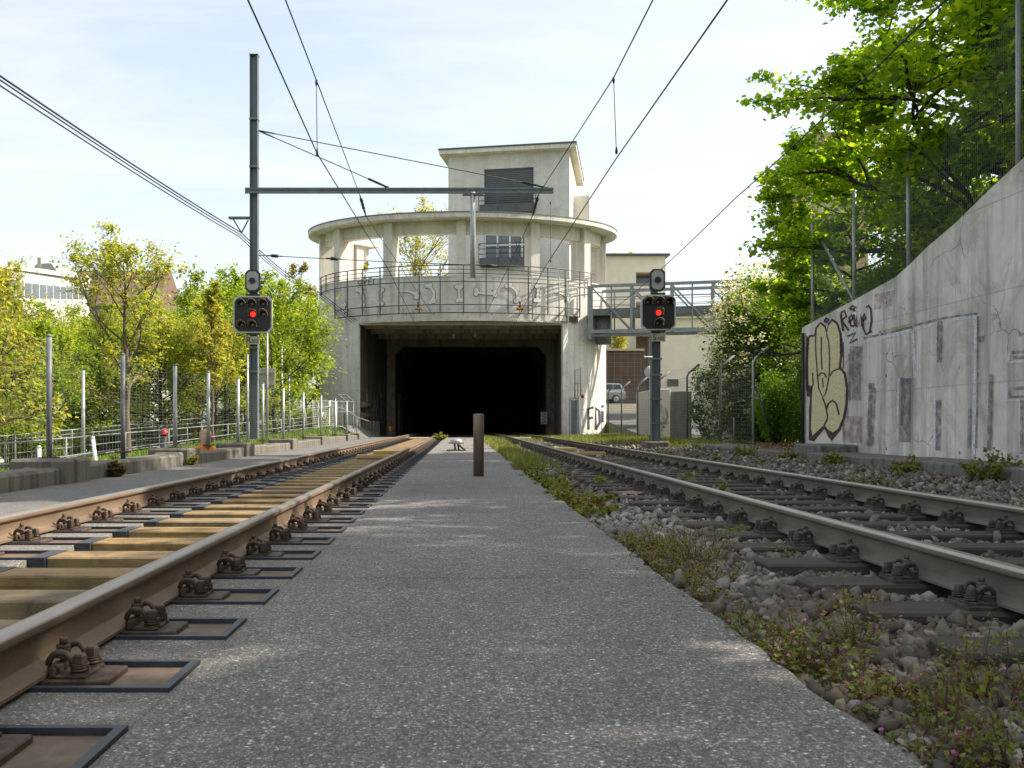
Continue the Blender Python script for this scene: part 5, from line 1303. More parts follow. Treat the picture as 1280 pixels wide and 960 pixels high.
# railings along the left path
rl = thing('path_railing', (RAIL_A.lerp(RAIL_B, .5)), 'grey steel railing with close vertical bars along the rising path on the left', 'railing')
S0, S1 = -20.0, 21.0
def rp(s, h, off=0.0):
    q = RAIL_A+dv_*s+nv_*off; return (q.x, q.y, ground_z(q.x, q.y)+h)
for s in np.arange(S0, S1, 2.05):
    mb = MB(); mb.tube([rp(s, -.1), rp(s, 1.02)], .02, 'rail_grey', 6); mb.build('post', rl)
mb = MB(); ss = np.arange(S0, S1, 1.0)
mb.tube([rp(s, 1.0) for s in ss], .02, 'rail_grey', 6); mb.build('top_rail', rl)
mb = MB(); mb.tube([rp(s, .14) for s in ss], .02, 'rail_grey', 5); mb.build('bottom_rail', rl)
pairs = [(rp(s, .14), rp(s, 1.0)) for s in np.arange(S0, S1, .13)]; V, Fc = wire_mb(pairs, .006); npmesh('bars', V, Fc, ['rail_grey'], None, rl)
r2 = thing('tube_railing', (-6.3, 28, 0), 'plain low tube railing between the left fence and the lawn', 'railing')
for y in np.arange(9, 43, 2.6):
    x = -6.15-.012*(y-20); mb = MB(); mb.tube([(x, y, ground_z(x, y)-.1), (x, y, ground_z(x, y)+.62)], .017, 'rail_grey', 6); mb.build('post', r2)
for h in (.6, .32):
    mb = MB(); mb.tube([(-6.15-.012*(y-20), y, ground_z(-6.15-.012*(y-20), y)+h) for y in np.arange(9, 43, 1.3)], .013, 'rail_grey', 6); mb.build('rail', r2)
r3 = thing('dark_railing', (-8.5, 33, 0), 'dark two-rail fence on the far side of the lawn below the path', 'railing')
for i in range(12):
    t = i/11; q = Vector((-11.6, 23.5, 0)).lerp(Vector((-7.2, 43, 0)), t); z = ground_z(q.x, q.y); mb = MB(); mb.tube([(q.x, q.y, z-.1), (q.x, q.y, z+.85)], .026, 'galv_dark', 6); mb.build('post', r3)
for h in (.82, .45):
    mb = MB(); mb.tube([(lambda q: (q.x, q.y, ground_z(q.x, q.y)+h))(Vector((-11.6, 23.5, 0)).lerp(Vector((-7.2, 43, 0)), t)) for t in np.linspace(0, 1, 20)], .02, 'galv_dark', 5); mb.build('rail', r3)

# ================================================================ SIGNAL MASTS, SIGNALS, CATENARY
DM = 27.0; XM = PX(318, DM); ZMT = PZ(70, DM)
mast = thing('catenary_mast', (XM, DM, .1), 'tall grey steel catenary mast with a long cross-beam over both tracks', 'catenary mast')
mb = MB()
for s in (-1, 1): mb.box(XM+s*.105-.011, XM+s*.105+.011, DM-.11, DM+.11, -.3, ZMT, 'mast')
mb.box(XM-.094, XM+.094, DM-.012, DM+.012, -.3, ZMT-.01, 'mast'); mb.box(XM-.13, XM+.13, DM-.13, DM+.13, ZMT+.002, ZMT+.02, 'mast'); mb.build('column', mast)
mb = MB(); mb.box(XM-.28, XM+.28, DM-.28, DM+.28, -.4, .26, 'old_conc', .03); mb.build('foundation', mast)
for z_ in (2.2, 2.9, 4.0, 8.2, 9.6):
    mb = MB(); mb.box(XM-.13, XM+.13, DM-.125, DM+.125, z_, z_+.06, 'galv_dark', .005); mb.build('clamp', mast)
ZBM = PZ(240, DM)
mb = MB()
for dz in (-.055, .055): mb.box(PX(308, DM), PX(691, DM), DM-.19, DM-.13, ZBM+dz-.028, ZBM+dz+.028, 'mast')
mb.box(PX(308, DM), PX(691, DM), DM-.165, DM-.155, ZBM-.03, ZBM+.03, 'galv_dark'); mb.build('cross_beam', mast)
xd = PX(591, DM); mb = MB(); mb.tube([(xd, DM-.16, ZBM-.05), (xd, DM-.16, PZ(348, DM))], .075, 'galv', 12); mb.box(xd-.3, xd+.3, DM-.24, DM-.1, ZBM-.14, ZBM-.086, 'mast'); mb.build('drop_tube', mast)
zt = PZ(163, DM)
for (pb, pyb, nm) in ((490, 238, 'tie_rod'), (684, 236, 'tie_rod')):
    mb = MB(); a = Vector((XM+.1, DM, zt)); b = Vector((PX(pb, DM), DM-.16, PZ(pyb, DM)))
    mb.tube([a, b], .014, 'wire', 5); d = (b-a).normalized(); mb.tube([b-d*.75, b-d*.1], .035, 'wire', 7); mb.tube([a+d*.05, a+d*.5], .022, 'wire', 6); mb.build(nm, mast)
mb = MB(); mb.box(XM-.75, XM-.12, DM-.05, DM+.05, PZ(274, DM), PZ(271, DM), 'mast'); mb.tube([(XM-.62, DM, PZ(274, DM)), (XM-.38, DM, PZ(291, DM))], .02, 'wire', 6); mb.tube([(XM-.18, DM, PZ(275, DM)), (XM-.38, DM, PZ(291, DM))], .02, 'wire', 6); mb.build('feeder_bracket', mast)
# cross-span wire with insulators carrying the contact wires
zc = PZ(319, DM); a = Vector((XM+.12, DM, zc)); b = Vector((PX(600, DM), DM-.16, PZ(333, DM))); c2 = Vector((PX(676, DM), DM-.16, PZ(343, DM)))
mb = MB(); mb.tube([a, a.lerp(b, .5)+Vector((0, 0, -.02)), b, c2], .012, 'wire', 5); d = (b-a).normalized()
for q in (a+d*.25, a+d*2.0, b+Vector((.05, 0, 0))):
    mb.tube([q, q+d*.12, q+d*.13, q+d*.33, q+d*.34, q+d*.45], [.02, .02, .05, .05, .02, .02], 'wire', 8)
mb.build('cross_span', mast)
def hood(mb, x, y, z, r=.105, L=.24):
    """visor: an open half tube, thicker than paper, over a lens"""
    vs, fs = [], []; n = 10
    for j, (yy, rr) in enumerate(((y, r), (y-L, r*1.16))):
        for i in range(n+1):
            t = R(-25)+R(230)*i/n; dl = 1.0 if j == 0 else (0.55+0.45*math.sin(max(0, min(math.pi, t))))
            yq = y if j == 0 else y-L*max(.25, dl if 0 < t < math.pi else .3)
            vs += [(x+rr*math.cos(t), yq, z+rr*math.sin(t)), (x+(rr+.022)*math.cos(t), yq, z+(rr+.022)*math.sin(t))]
    m_ = 2*(n+1)
    for i in range(n):
        a, b = 2*i, 2*i+2
        fs += [(a, b, m_+b, m_+a), (a+1, m_+a+1, m_+b+1, b+1), (m_+a, m_+b, m_+b+1, m_+a+1)]
    mb.add(vs, fs, 'hood', True)
def octa(w, h, c): return [(-w+c, -h), (w-c, -h), (w, -h+c), (w, h-c), (w-c, h), (-w+c, h), (-w, h-c), (-w, -h+c)]
def signal(label, small_label, cx_, cz_, D, w, h, lamps, lit, sx, sz, plate, pz_):
    root = thing('railway_signal', (cx_, D, cz_-h), label, 'railway signal')
    mb = MB(); mb.prism(octa(w, h, .13), lambda a, b: (cx_+a, D, cz_+b), lambda a, b: (cx_+a, D+.06, cz_+b), 'sig_rim'); mb.build('rim', root)
    mb = MB(); mb.prism(octa(w-.045, h-.045, .12), lambda a, b: (cx_+a, D-.022, cz_+b), lambda a, b: (cx_+a, D-.002, cz_+b), 'sig_black'); mb.box(cx_-.2, cx_+.2, D+.062, D+.3, cz_-h+.15, cz_+h-.15, 'sig_black', .02); mb.build('target_board', root)
    for i, (a, b) in enumerate(lamps):
        x, z = cx_+a, cz_+b
        l_ = MB(); l_.lathe([(.078, 0), (.078, .012), (.06, .02), (.02, .027)], 0, 0, 'red_light' if i == lit else 'lens', 14)
        l_.v = [(x+p, D-.024-r_, z+q) for p, q, r_ in l_.v]; l_.build('lamp', root)
        hh_ = MB(); hood(hh_, x, D-.023, z); hh_.build('hood', root, normals=False)
    if plate:
        mb = MB(); pw, ph = .20, .115; zq = pz_; mb.box(cx_-pw, cx_+pw, D-.03, D-.012, zq-ph, zq+ph, 'plate_id', .004); pl = mb.build('number_plate', root)
        text_flat(plate[0], .24, 'ink', 'lettering', pl, (cx_-.115, D-.033, zq)); text_flat(plate[1], .13, 'ink', 'lettering', pl, (cx_+.06, D-.0335, zq-.025))
    mb = MB(); mb.tube([(cx_, D+.05, cz_-h-.35), (cx_, D+.05, cz_-h+.1)], .05, 'sig_black', 8); mb.box(cx_-.2, cx_+.2, D-.005, D+.1, cz_-h-.05, cz_-h-.003, 'sig_black'); mb.box(cx_-.2, cx_+.2, D-.005, D+.1, cz_+h+.003, cz_+h+.05, 'sig_black'); mb.build('bracket', root)
    sm = thing('marker_signal', (sx, D, sz-.3), small_label, 'marker signal')
    mb = MB(); mb.prism(octa(.215, .315, .09), lambda a, b: (sx+a, D, sz+b), lambda a, b: (sx+a, D+.12, sz+b), 'sig_black'); mb.build('case', sm)
    mb = MB(); mb.prism(octa(.17, .27, .08), lambda a, b: (sx+a, D-.014, sz+b), lambda a, b: (sx+a, D-.002, sz+b), 'sig_grey'); mb.build('face', sm)
    mb = MB(); mb.prism([(.088*math.cos(6.283*i/20), .088*math.sin(6.283*i/20)) for i in range(20)], lambda a, b: (sx+a, D-.05, sz+b), lambda a, b: (sx+a, D-.016, sz+b), 'sig_black'); mb.build('lamp', sm)
    for q in (-1, 1):
        mb = MB(); mb.box(sx+q*.12-.012, sx+q*.12+.012, D-.02, D-.0145, sz-.012, sz+.012, 'ink'); mb.build('screw', sm)
DS = 26.55
u = .13*DS/27/.113                                  # lamp pitch in metres
def sgpos(px_, py__): return ((px_)*DS/F, -(py__)*DS/F)
cxl, czl = PX(316, DS), PZ(393, DS)
lampsL = [sgpos(a-316, b-393) for a, b in ((302, 380), (315.5, 380), (329.5, 380), (316.5, 393), (329.5, 393), (302.5, 406.5), (316, 406.5))]
signal('seven-lamp black railway signal glowing red on the tall mast, marked R202', 'small grey marker signal above the seven-lamp signal on the left mast', cxl, czl, DS, .565, .535, lampsL, 3, PX(315.5, DS), PZ(351, DS), ('R', '202'), PZ(425.5, DS))
DS2 = 26.6; XS2 = PX(819, DS2)
cx2, cz2 = PX(823, DS2-.3), PZ(390.5, DS2-.3)
lampsR = [sgpos(a-823, b-390.5) for a, b in ((810.5, 378), (823.5, 378), (836, 378), (823, 391), (823, 404))]
signal('five-lamp black railway signal glowing red in front of the footbridge, marked S102', 'small grey marker signal above the five-lamp signal before the footbridge', cx2, cz2, DS2-.3, .50, .51, lampsR, 3, PX(822, DS2-.3), PZ(350, DS2-.3), ('S', '102'), PZ(422, DS2-.3))
m2 = thing('signal_mast', (XS2, DS2, .1), 'short grey steel signal mast carrying the five-lamp signal on the right', 'signal mast')
mb = MB()
for s in (-1, 1): mb.box(XS2+s*.115-.012, XS2+s*.115+.012, DS2-.11, DS2+.11, -.2, PZ(414, DS2), 'mast')
mb.box(XS2-.103, XS2+.103, DS2-.01, DS2+.01, -.2, PZ(414, DS2)-.01, 'mast'); mb.build('column', m2)
mb = MB(); mb.box(XS2-.35, XS2+.35, DS2-.3, DS2+.3, -.3, .2, 'old_conc', .03); mb.build('foundation', m2)
mb = MB(); mb.box(XS2-.1, XS2+.1, DS2+.115, DS2+.2, .2, PZ(350, DS2), 'galv_dark'); mb.build('cable_trunk', m2)
for py__ in (450, 470, 500, 530):
    mb = MB(); mb.box(XS2-.17, XS2+.17, DS2-.125, DS2-.112, PZ(py__, DS2), PZ(py__, DS2)+.05, 'galv_dark'); mb.build('clamp', m2)
mb = MB(); mb.tube([(XS2-.1, DS2-.1, PZ(447, DS2)), (XS2-.33, DS2-.1, PZ(446, DS2)), (XS2-.33, DS2-.25, PZ(449, DS2))], .035, 'galv', 7); mb.build('lamp_arm', m2)

# wires: real catenary lines running along the tracks into the portal
def wire(name, label, cat, pts, r, group=None, drops=(), ins=()):
    root = thing(name, pts[len(pts)//2], label, cat, group)
    mb = MB(); mb.tube(pts, r, 'wire', 5); mb.build('strand', root)
    for a, b in drops:
        d_ = MB(); d_.tube([a, b], .007, 'wire', 4); d_.lathe([(.02, b[2]), (.024, b[2]+.05), (.012, b[2]+.12)], b[0], b[1], 'wire', 6); d_.lathe([(.012, a[2]-.1), (.024, a[2]-.05), (.02, a[2])], a[0], a[1], 'wire', 6); d_.build('dropper', root)
    for p, q in ins:
        p, q = Vector(p), Vector(q); i_ = MB(); i_.tube([p, p.lerp(q, .15), p.lerp(q, .17), p.lerp(q, .3), p.lerp(q, .32), p.lerp(q, .45), p.lerp(q, .47), p.lerp(q, .62), p.lerp(q, .64), p.lerp(q, .8), q], [.02, .02, .05, .05, .03, .05, .03, .05, .03, .03, .02], 'wire', 8); i_.build('insulator', root)
    return root
def sag(a, b, s, n=10):
    a, b = Vector(a), Vector(b); return [a.lerp(b, i/n)-Vector((0, 0, 4*s*(i/n)*(1-i/n))) for i in range(n+1)]
ZC = 5.30
def cx_at(px0, py0, z): d = (z-HC)*F/(HY-py0); return Vector((PX(px0, d), d, z))
# left contact wire through (310,0), (397,193), (490,345)
pl_ = [cx_at(310, 0, ZC), cx_at(397, 193, ZC), Vector((PX(484, 27), 27, ZC))]
pre = pl_[0]+(pl_[0]-pl_[1])*2.2
Lc = [pre]+pl_+[Vector((-2.1, 49.5, 5.45)), Vector((-1.9, 75, 5.4))]
wire('contact_wire', 'contact wire above the left track, dropping past the colonnade into the tunnel', 'contact wire', Lc, .011)
m0 = cx_at(357, 0, 6.5); m1 = cx_at(395.5, 100, 6.6); mA = Vector((PX(450, 27), 27, ZBM-.1))
mid_ = Vector((PX(456, 27.6), 27.9, PZ(267, 27.6)))
wire('catenary_wire', 'carrier wire above the left track, hung from the cross-beam by an insulator', 'catenary wire', [m0+(m0-m1)*2.5+Vector((0, 0, .5)), m0, m1, mA, mid_, Vector((PX(540, 48), 48, PZ(392, 48)))], .011, None, [(m1, Vector((PX(396.5, m1.y), m1.y, ZC)))], [(mA, mid_)])
pr_ = [cx_at(909, 0, ZC), cx_at(771, 197, ZC), Vector((PX(681, 27), 27, ZC))]
pre = pr_[0]+(pr_[0]-pr_[1])*2.2
wire('contact_wire', 'contact wire above the right track, crossing the open sky right of the tower', 'contact wire', [pre]+pr_+[Vector((2.6, 49.5, 5.45)), Vector((2.6, 75, 5.4))], .011)
n0 = cx_at(816, 0, 6.5); n1 = cx_at(767, 97, 6.6); nA = Vector((PX(673, 27), 27, ZBM-.08)); nB = Vector((PX(667, 27.6), 27.9, PZ(266, 27.6)))
wire('catenary_wire', 'carrier wire above the right track, hung from the free end of the cross-beam', 'catenary wire', [n0+(n0-n1)*2.5+Vector((0, 0, .5)), n0, n1, nA, nB, Vector((PX(608, 48), 48, PZ(392, 48)))], .011, None, [(n1, Vector((PX(770.5, n1.y), n1.y, ZC))), (Vector((PX(688, 29), 29, PZ(252, 29))), Vector((PX(688, 29), 29, PZ(328, 29))))], [(nA, nB)])
for i, (py0, lb_) in enumerate(((95, 'uppermost of the three black feeder cables left of the mast'), (100, 'middle one of the three black feeder cables left of the mast'), (107, 'lowest of the three black feeder cables left of the mast'))):
    f0 = cx_at(0, py0, 5.9); fm = Vector((XM-.38-.03*i, 27, PZ(291+i*2.5, DM))); fe = Vector((PX(400, 49.6), 49.6, PZ(366, 49.6)-.12*i)); fe2 = Vector((PX(447, 49.2)-.12*i, 49.0, PZ(401, 49)-.06*i))
    wire('feeder_cable', lb_, 'feeder cable', [f0+(f0-fm)*1.2]+sag(f0, fm, .05)+sag(fm, fe, .25)[1:]+[fe2], .014 if i else .018)
r0 = cx_at(1182, 0, 6.0); r1 = cx_at(920, 247, 5.95); r2_ = Vector((PX(745, 50.4), 50.4, PZ(402, 50.4)))
wire('feeder_cable', 'single black feeder cable crossing in front of the right-hand maple and footbridge', 'feeder cable', [r0+(r0-r1)*1.5]+sag(r0, r1, .05, 6)+sag(r1, r2_, .2)[1:], .013)
for px_, lb_ in ((523, 'orange-capped wire anchor on the lintel above the left track'), (650, 'orange-capped wire anchor on the lintel above the right track')):
    p = P(px_, 384, 47.7); t = thing('wire_anchor', (p.x, p.y, p.z-.1), lb_, 'wire anchor')
    mb = MB(); mb.box(p.x-.18, p.x+.18, p.y-.1, p.y+.3, p.z-.12, p.z-.02, 'weight', .01); mb.build('cap', t)
    mb = MB(); mb.lathe([(.04, p.z-.02), (.09, p.z+.03), (.03, p.z+.16), (.07, p.z+.2), (.02, p.z+.34)], p.x, p.y, 'rust_dark', 9); mb.tube([(p.x, p.y+.2, p.z-.07), (p.x, p.y+.75, p.z-.1)], .03, 'galv_dark', 6); mb.build('insulator', t)

# ================================================================ SMALL THINGS
D_ = 12.35; bx_ = PX(598.3, D_)
mb = MB(); mb.lathe([(.072, -.05), (.072, .815), (.066, .832), (.03, .838)], bx_, D_, 'bollard', 24); tag(mb.build('bollard'), 'bronze brown round steel bollard standing on the platform asphalt', 'bollard')
mb = MB(); mb.lathe([(.13, .0), (.13, .006)], bx_, D_, 'trench', 20)
D_ = 24.0; lx = PX(570.5, D_)
dl = thing('ground_lamp', (lx, D_, 0), 'small grey-capped ground lamp on dark legs at the platform joint', 'ground lamp')
mb = MB(); mb.box(lx-.25, lx+.25, D_-.10, D_+.1, .0, .03, 'rust_dark', .005); mb.bar((lx-.03, D_, .03), (lx-.05, D_, .2), .05, .05, 'rust_dark'); mb.bar((lx+.06, D_, .03), (lx+.04, D_, .2), .05, .05, 'rust_dark'); mb.bar((lx+.22, D_-.05, .03), (lx+.05, D_-.02, .16), .04, .04, 'rust_dark'); mb.build('legs', dl)
mb = MB(); mb.lathe([(.13, .0), (.15, .03), (.14, .10), (.08, .14)], 0, 0, 'galv', 14); mb.v = [(lx+a*1.1, D_+b, .18+c) for a, b, c in mb.v]; mb.box(lx-.21, lx+.21, D_-.06, D_+.06, .19, .23, 'galv', .01); mb.build('cap', dl)
# orange-vested worker beyond the low wall, hydrant, marker posts
DW = 17.6; wx = PX(256, DW); gz = ground_z(wx, DW)
wkp = thing('person', (wx, DW, gz), 'person with blond hair and orange vest sitting behind the low wall', 'person')
zsh = PZ(559, DW)
sk = bpy.data.meshes.new('body'); jt = [((0, 0, .0), .12), ((0, -.02, .2), .135), ((0, -.01, .38), .14), ((0, 0, .47), .075), ((0, 0, .54), .055), ((0, -.01, .64), .088), ((0, 0, .73), .075),
      ((-.17, 0, .43), .06), ((-.22, -.05, .22), .047), ((-.15, -.25, .12), .038), ((.17, 0, .43), .06), ((.22, -.05, .22), .047), ((.15, -.25, .12), .038), ((-.11, -.38, .03), .075), ((-.12, -.42, -.38), .05), ((.11, -.38, .03), .075), ((.12, -.42, -.38), .05), ((-.12, -.55, -.42), .045), ((.12, -.55, -.42), .045)]
ed = [(0, 1), (1, 2), (2, 3), (3, 4), (4, 5), (5, 6), (2, 7), (7, 8), (8, 9), (2, 10), (10, 11), (11, 12), (0, 13), (13, 14), (0, 15), (15, 16), (14, 17), (16, 18)]
sk.from_pydata([j[0] for j in jt], ed, []); bo_ = bpy.data.objects.new('body', sk); COL.objects.link(bo_)
md = bo_.modifiers.new('skin', 'SKIN'); bo_.modifiers.new('sub', 'SUBSURF').levels = 2; bo_.modifiers['sub'].render_levels = 2
for v, j in zip(sk.skin_vertices[0].data, jt): v.radius = (j[1], j[1])
sk.skin_vertices[0].data[0].use_root = True
bpy.context.view_layer.update(); me2 = bpy.data.meshes.new_from_object(bo_.evaluated_get(bpy.context.evaluated_depsgraph_get())); me2.name = 'body'
bo_.modifiers.clear(); bo_.data = me2; me2.materials.clear()
for mt_ in ('skin', 'orange', 'dark_panel'): me2.materials.append(M[mt_])
for p in me2.polygons:
    c = p.center; p.use_smooth = True; p.material_index = 0 if c.z > .5 or (c.z < .2 and abs(c.x) > .12 and c.y < -.12 and c.z > .09) else 1 if c.z > .06 and c.y > -.3 else 2
zb = zsh-gz-.46
bo_.parent = wkp; bo_.location = (0, 0, zb)
h_ = MB(); hz = gz+zb+.665
bmh = bmesh.new(); bmesh.ops.create_icosphere(bmh, subdivisions=3, radius=1)
for v in bmh.verts:
    n_ = v.co.copy(); k_ = 1+.10*math.sin(n_.x*9+n_.z*7)*math.sin(n_.y*8-n_.z*5); v.co = Vector((wx+n_.x*.118*k_, DW+.02+n_.y*.115*k_+(.02 if n_.y > 0 else .03), hz+.02+n_.z*(.125 if n_.z > 0 else .15)*k_))
h_.bm(bmh, 'hair', True); h_.build('hair', wkp)
hd = P(205, 553, 24.5); hgz = ground_z(hd.x, 24.5); hy = thing('hydrant', (hd.x, 24.5, hgz), 'small dark hydrant with a red top on the grass beyond the fence', 'hydrant')
mb = MB(); mb.lathe([(.12, hgz-.05), (.12, hgz+.06), (.08, hgz+.08), (.08, hgz+.5)], hd.x, 24.5, 'sig_black', 12); mb.build('barrel', hy)
mb = MB(); mb.lathe([(.10, hgz+.501), (.10, hgz+.54), (.09, hgz+.62), (.04, hgz+.68)], hd.x, 24.5, 'red', 12); mb.tube([(hd.x-.13, 24.5, hgz+.56), (hd.x+.13, 24.5, hgz+.56)], .045, 'red', 8); mb.build('cap', hy)
for px_, pt, D_, lb_ in ((49, 560, 13.2, 'taller white marker post near the left railing, left of the first fence post'), (132, 577, 12.9, 'white marker stub behind the low wall nearest the camera'), (198, 560, 15.6, 'white marker stub behind the low wall, right of the second fence post'), (116, 548, 13.4, 'leaning white marker stake behind the low wall')):
    x = PX(px_, D_); z0 = ground_z(x, D_); zt_ = PZ(pt, D_); mb = MB(); mb.tube([(x+(.08 if 'leaning' in lb_ else 0), D_, z0-.1), (x, D_, zt_)], .03, 'white', 8); mb.lathe([(.032, zt_), (.025, zt_+.03), (.005, zt_+.035)], x, D_, 'white', 8); tag(mb.build('marker_post'), lb_, 'marker post')
# lamp posts and sign backs
def pole(name, label, cat, px_, D, pt, r=.05, mat='galv', extra=None):
    x = PX(px_, D); z0 = ground_z(x, D); t = thing(name, (x, D, z0), label, cat)
    mb = MB(); mb.tube([(x, D, z0-.1), (x, D, PZ(pt, D))], [r*1.2, r*.85], mat, 9); mb.build('pole', t); return t, x
t, x = pole('street_lamp', 'street lamp with a curved arm and flat pale head among bright green trees', 'street lamp', 352, 38, 430)
zt_ = PZ(430, 38); xe = PX(366, 38); mb = MB(); mb.tube([(x, 38, zt_), (x+.06, 38, zt_+.3), (x+.25, 38, zt_+.48), (xe, 38, zt_+.53)], .035, 'galv', 7); mb.build('arm', t)
mb = MB(); mb.lathe([(.02, 0), (.07, .03), (.085, .3), (.05, .5), (.01, .55)], 0, 0, 'galv', 10); mb.v = [(xe-.1+c, 38+a*1.5, zt_+.55+b*.6+c*.06) for a, b, c in mb.v]; mb.build('lamp_head', t)
t, x = pole('lamp_post', 'thin post with a short top arm right of the left signal mast', 'lamp post', 361, 36, 465, .05)
mb = MB(); mb.box(x-.25, x+.06, 35.9, 36.1, PZ(464, 36), PZ(461.5, 36), 'galv', .01); mb.build('lamp_head', t)
t, x = pole('sign_post', 'grey sign seen from the back on a tall thin post beside the left mast', 'sign', 334, 29.5, 394, .035)
mb = MB(); mb.box(PX(325, 29.6), PX(344, 29.6), 29.56, 29.59, PZ(486, 29.6), PZ(460.5, 29.6), 'plate_id', .004); mb.build('sign_panel', t)
mb = MB(); mb.box(PX(325, 29.6), PX(344, 29.6), 29.52, 29.555, PZ(467, 29.6), PZ(465.5, 29.6), 'galv'); mb.box(PX(325, 29.6), PX(344, 29.6), 29.52, 29.555, PZ(481.5, 29.6), PZ(480, 29.6), 'galv'); mb.build('stiffener', t)
pole('steel_post', 'lone thin steel post standing behind the left fence near the olive tree', 'post', 104, 18, 463, .035)
t, x = pole('conduit_pole', 'slim pole standing close behind the left signal mast', 'pole', 309.5, 25.0, 443, .028)
t, x = pole('traffic_sign', 'round traffic sign seen from the back beside the right signal mast', 'traffic sign', 813, 52, 458, .05)
mb = MB(); mb.lathe([(.02, 0), (.36, .01), (.36, .03), (.02, .035)], 0, 0, 'sig_rim', 20); mb.v = [(x+a, 51.9+c, PZ(465, 52)+b) for a, b, c in mb.v]; mb.build('disc', t)
bw = thing('block_wall', (9.5, 40, 0), 'scribbled concrete wall block behind the bent-top fence left of the flowering bush', 'wall block')
mb = MB(); mb.box(PX(823.5, 39), PX(838, 39), 39, 44, -.2, PZ(486, 39), 'cream', .02); mb.box(PX(838, 39)+.004, PX(866, 39), 39.2, 43, -.2, PZ(489, 39), 'kerb_conc', .02); mb.build('wall', bw)
mb = MB()
for i, (st_, mt_) in enumerate([([(826, 505), (829, 520), (827, 545)], 'gr_pink'), ([(832, 510), (834, 520), (830, 535)], 'gr_dark'), ([(827, 530), (836, 528)], 'gr_pink')]): mb.ribbon([(PX(a, 38.99), PZ(b, 38.99)) for a, b in st_], .12, lambda a, b: (a, 38.992-i*.001, b), mt_)
mb.build('graffiti_scrawl', bw, normals=False)
tb_ = thing('low_pillar', (PX(816, 47), 47, .2), 'cream masonry pillar beside the road just left of the right signal mast', 'pillar')
mb = MB(); mb.box(PX(810.5, 47), PX(822, 47), 46.8, 50, 0, PZ(490, 47), 'cream', .02); mb.build('shaft', tb_)
mb = MB(); mb.box(PX(809.7, 47), PX(822.8, 47), 46.7, 50.1, PZ(490, 47)+.003, PZ(488, 47), 'conc', .02); mb.build('cap', tb_)

# silver car on the side road, seen from its left flank
DC = 78.0; gz = ground_z(12, DC)+.03; xrear = PX(779.8, DC); Lc_ = 4.65
car = thing('parked_car', (xrear-Lc_/2, DC, gz), 'silver off-road car parked before the brown garage, half hidden by the portal', 'car')
def cx__(f): return xrear-f*Lc_
body = [(0.0, .42), (0.0, .85), (.012, 1.02), (.035, 1.28), (.075, 1.62), (.13, 1.70), (.40, 1.72), (.50, 1.66), (.635, 1.12), (.93, 1.00), (.985, .85), (1.0, .5), (.99, .36), (.02, .36)]
mb = MB(); bmc = bmesh.new(); vsf = [bmc.verts.new((cx__(f), DC-.88+(.10 if z > 1.2 else 0), gz+z)) for f, z in body]; fc = bmc.faces.new(vsf)
ex = bmesh.ops.extrude_face_region(bmc, geom=[fc]); vv = [e_ for e_ in ex['geom'] if isinstance(e_, bmesh.types.BMVert)]
for v in vv: v.co.y = DC+.88-(.10 if v.co.z-gz > 1.2 else 0)
bmesh.ops.bevel(bmc, geom=[e_ for e_ in bmc.edges if abs(e_.verts[0].co.y-e_.verts[1].co.y) < .3], offset=.04, segments=2, affect='EDGES'); mb.bm(bmc, 'car'); mb.build('body', car)
for pts in ([(.075, 1.20), (.10, 1.57), (.22, 1.60), (.22, 1.16)], [(.235, 1.16), (.235, 1.60), (.385, 1.61), (.385, 1.14)], [(.40, 1.14), (.40, 1.61), (.475, 1.58), (.60, 1.13)]):
    mb = MB(); mb.prism(pts, lambda f, z: (cx__(f), DC-.80+(.02 if z < 1.3 else .005), gz+z), lambda f, z: (cx__(f), DC-.70, gz+z), 'glass'); mb.v = [(a, b-.105, c) for a, b, c in mb.v]; mb.build('window', car)
for f in (.175, .80):
    for s in (-1, 1):
        w_ = MB(); prof_ = [(.20, -.11), (.34, -.11), (.365, -.07), (.365, .07), (.34, .11), (.20, .11)]
        w_.lathe(prof_, 0, 0, 'tyre', 22); w_.v = [(cx__(f)+a, DC+s*.80+c, gz+.365+b) for a, b, c in w_.v]; wo_ = w_.build('wheel', car)
        w_ = MB(); w_.lathe([(.03, -.118), (.22, -.113), (.245, -.09)], 0, 0, 'galv', 20)
        for q in range(5):
            t = 6.283*q/5; w_.bar((.05*math.cos(t), .05*math.sin(t), -.122), (.22*math.cos(t), .22*math.sin(t), -.122), .05, .012, 'sig_rim')
        w_.v = [(cx__(f)+a, DC+s*(.80)+(c if s < 0 else -c), gz+.365+b) for a, b, c in w_.v]; w_.build('rim', wo_)
mb = MB(); mb.box(cx__(.0)-.16, cx__(.0)+.012, DC-.86, DC-.6, gz+1.0, gz+1.17, 'taillight', .02); mb.build('tail_light', car)
mb = MB(); mb.box(cx__(.10), cx__(-.012), DC-.87, DC+.87, gz+.38, gz+.62, 'dark_panel', .03); mb.build('bumper', car)
# ================================================================ VEGETATION
# hillside behind the retaining wall
hs = MB(); hxs = [8.08, 8.6, 9.4, 10.5, 12, 14, 17, 21, 27, 35, 50]; hys = list(np.arange(-16, 20.1, 2))+[20.4, 21, 22, 23, 24.5, 26.5, 29, 33, 38]
def hill_z(x, y):
    zt_ = wz(clampf(y, -12, 20.4))-.12
    z = zt_+(x-8.08)*0.16+max(0, x-13)*.22
    if y > 20.5:
        t = clampf((y-20.5)/5, 0, 1); z = lerp(z, ground_z(x, y)-.15, min(1, t**.6+max(0, (12-x)*.15*min(1, t*4))))
    return z
hs.add([(x, y, hill_z(x, y)) for y in hys for x in hxs], [(j*len(hxs)+i, j*len(hxs)+i+1, (j+1)*len(hxs)+i+1, (j+1)*len(hxs)+i) for j in range(len(hys)-1) for i in range(len(hxs)-1)], 'lawn_base', True)  # grass green instead of dark soil, chosen to bounce more light onto the trees
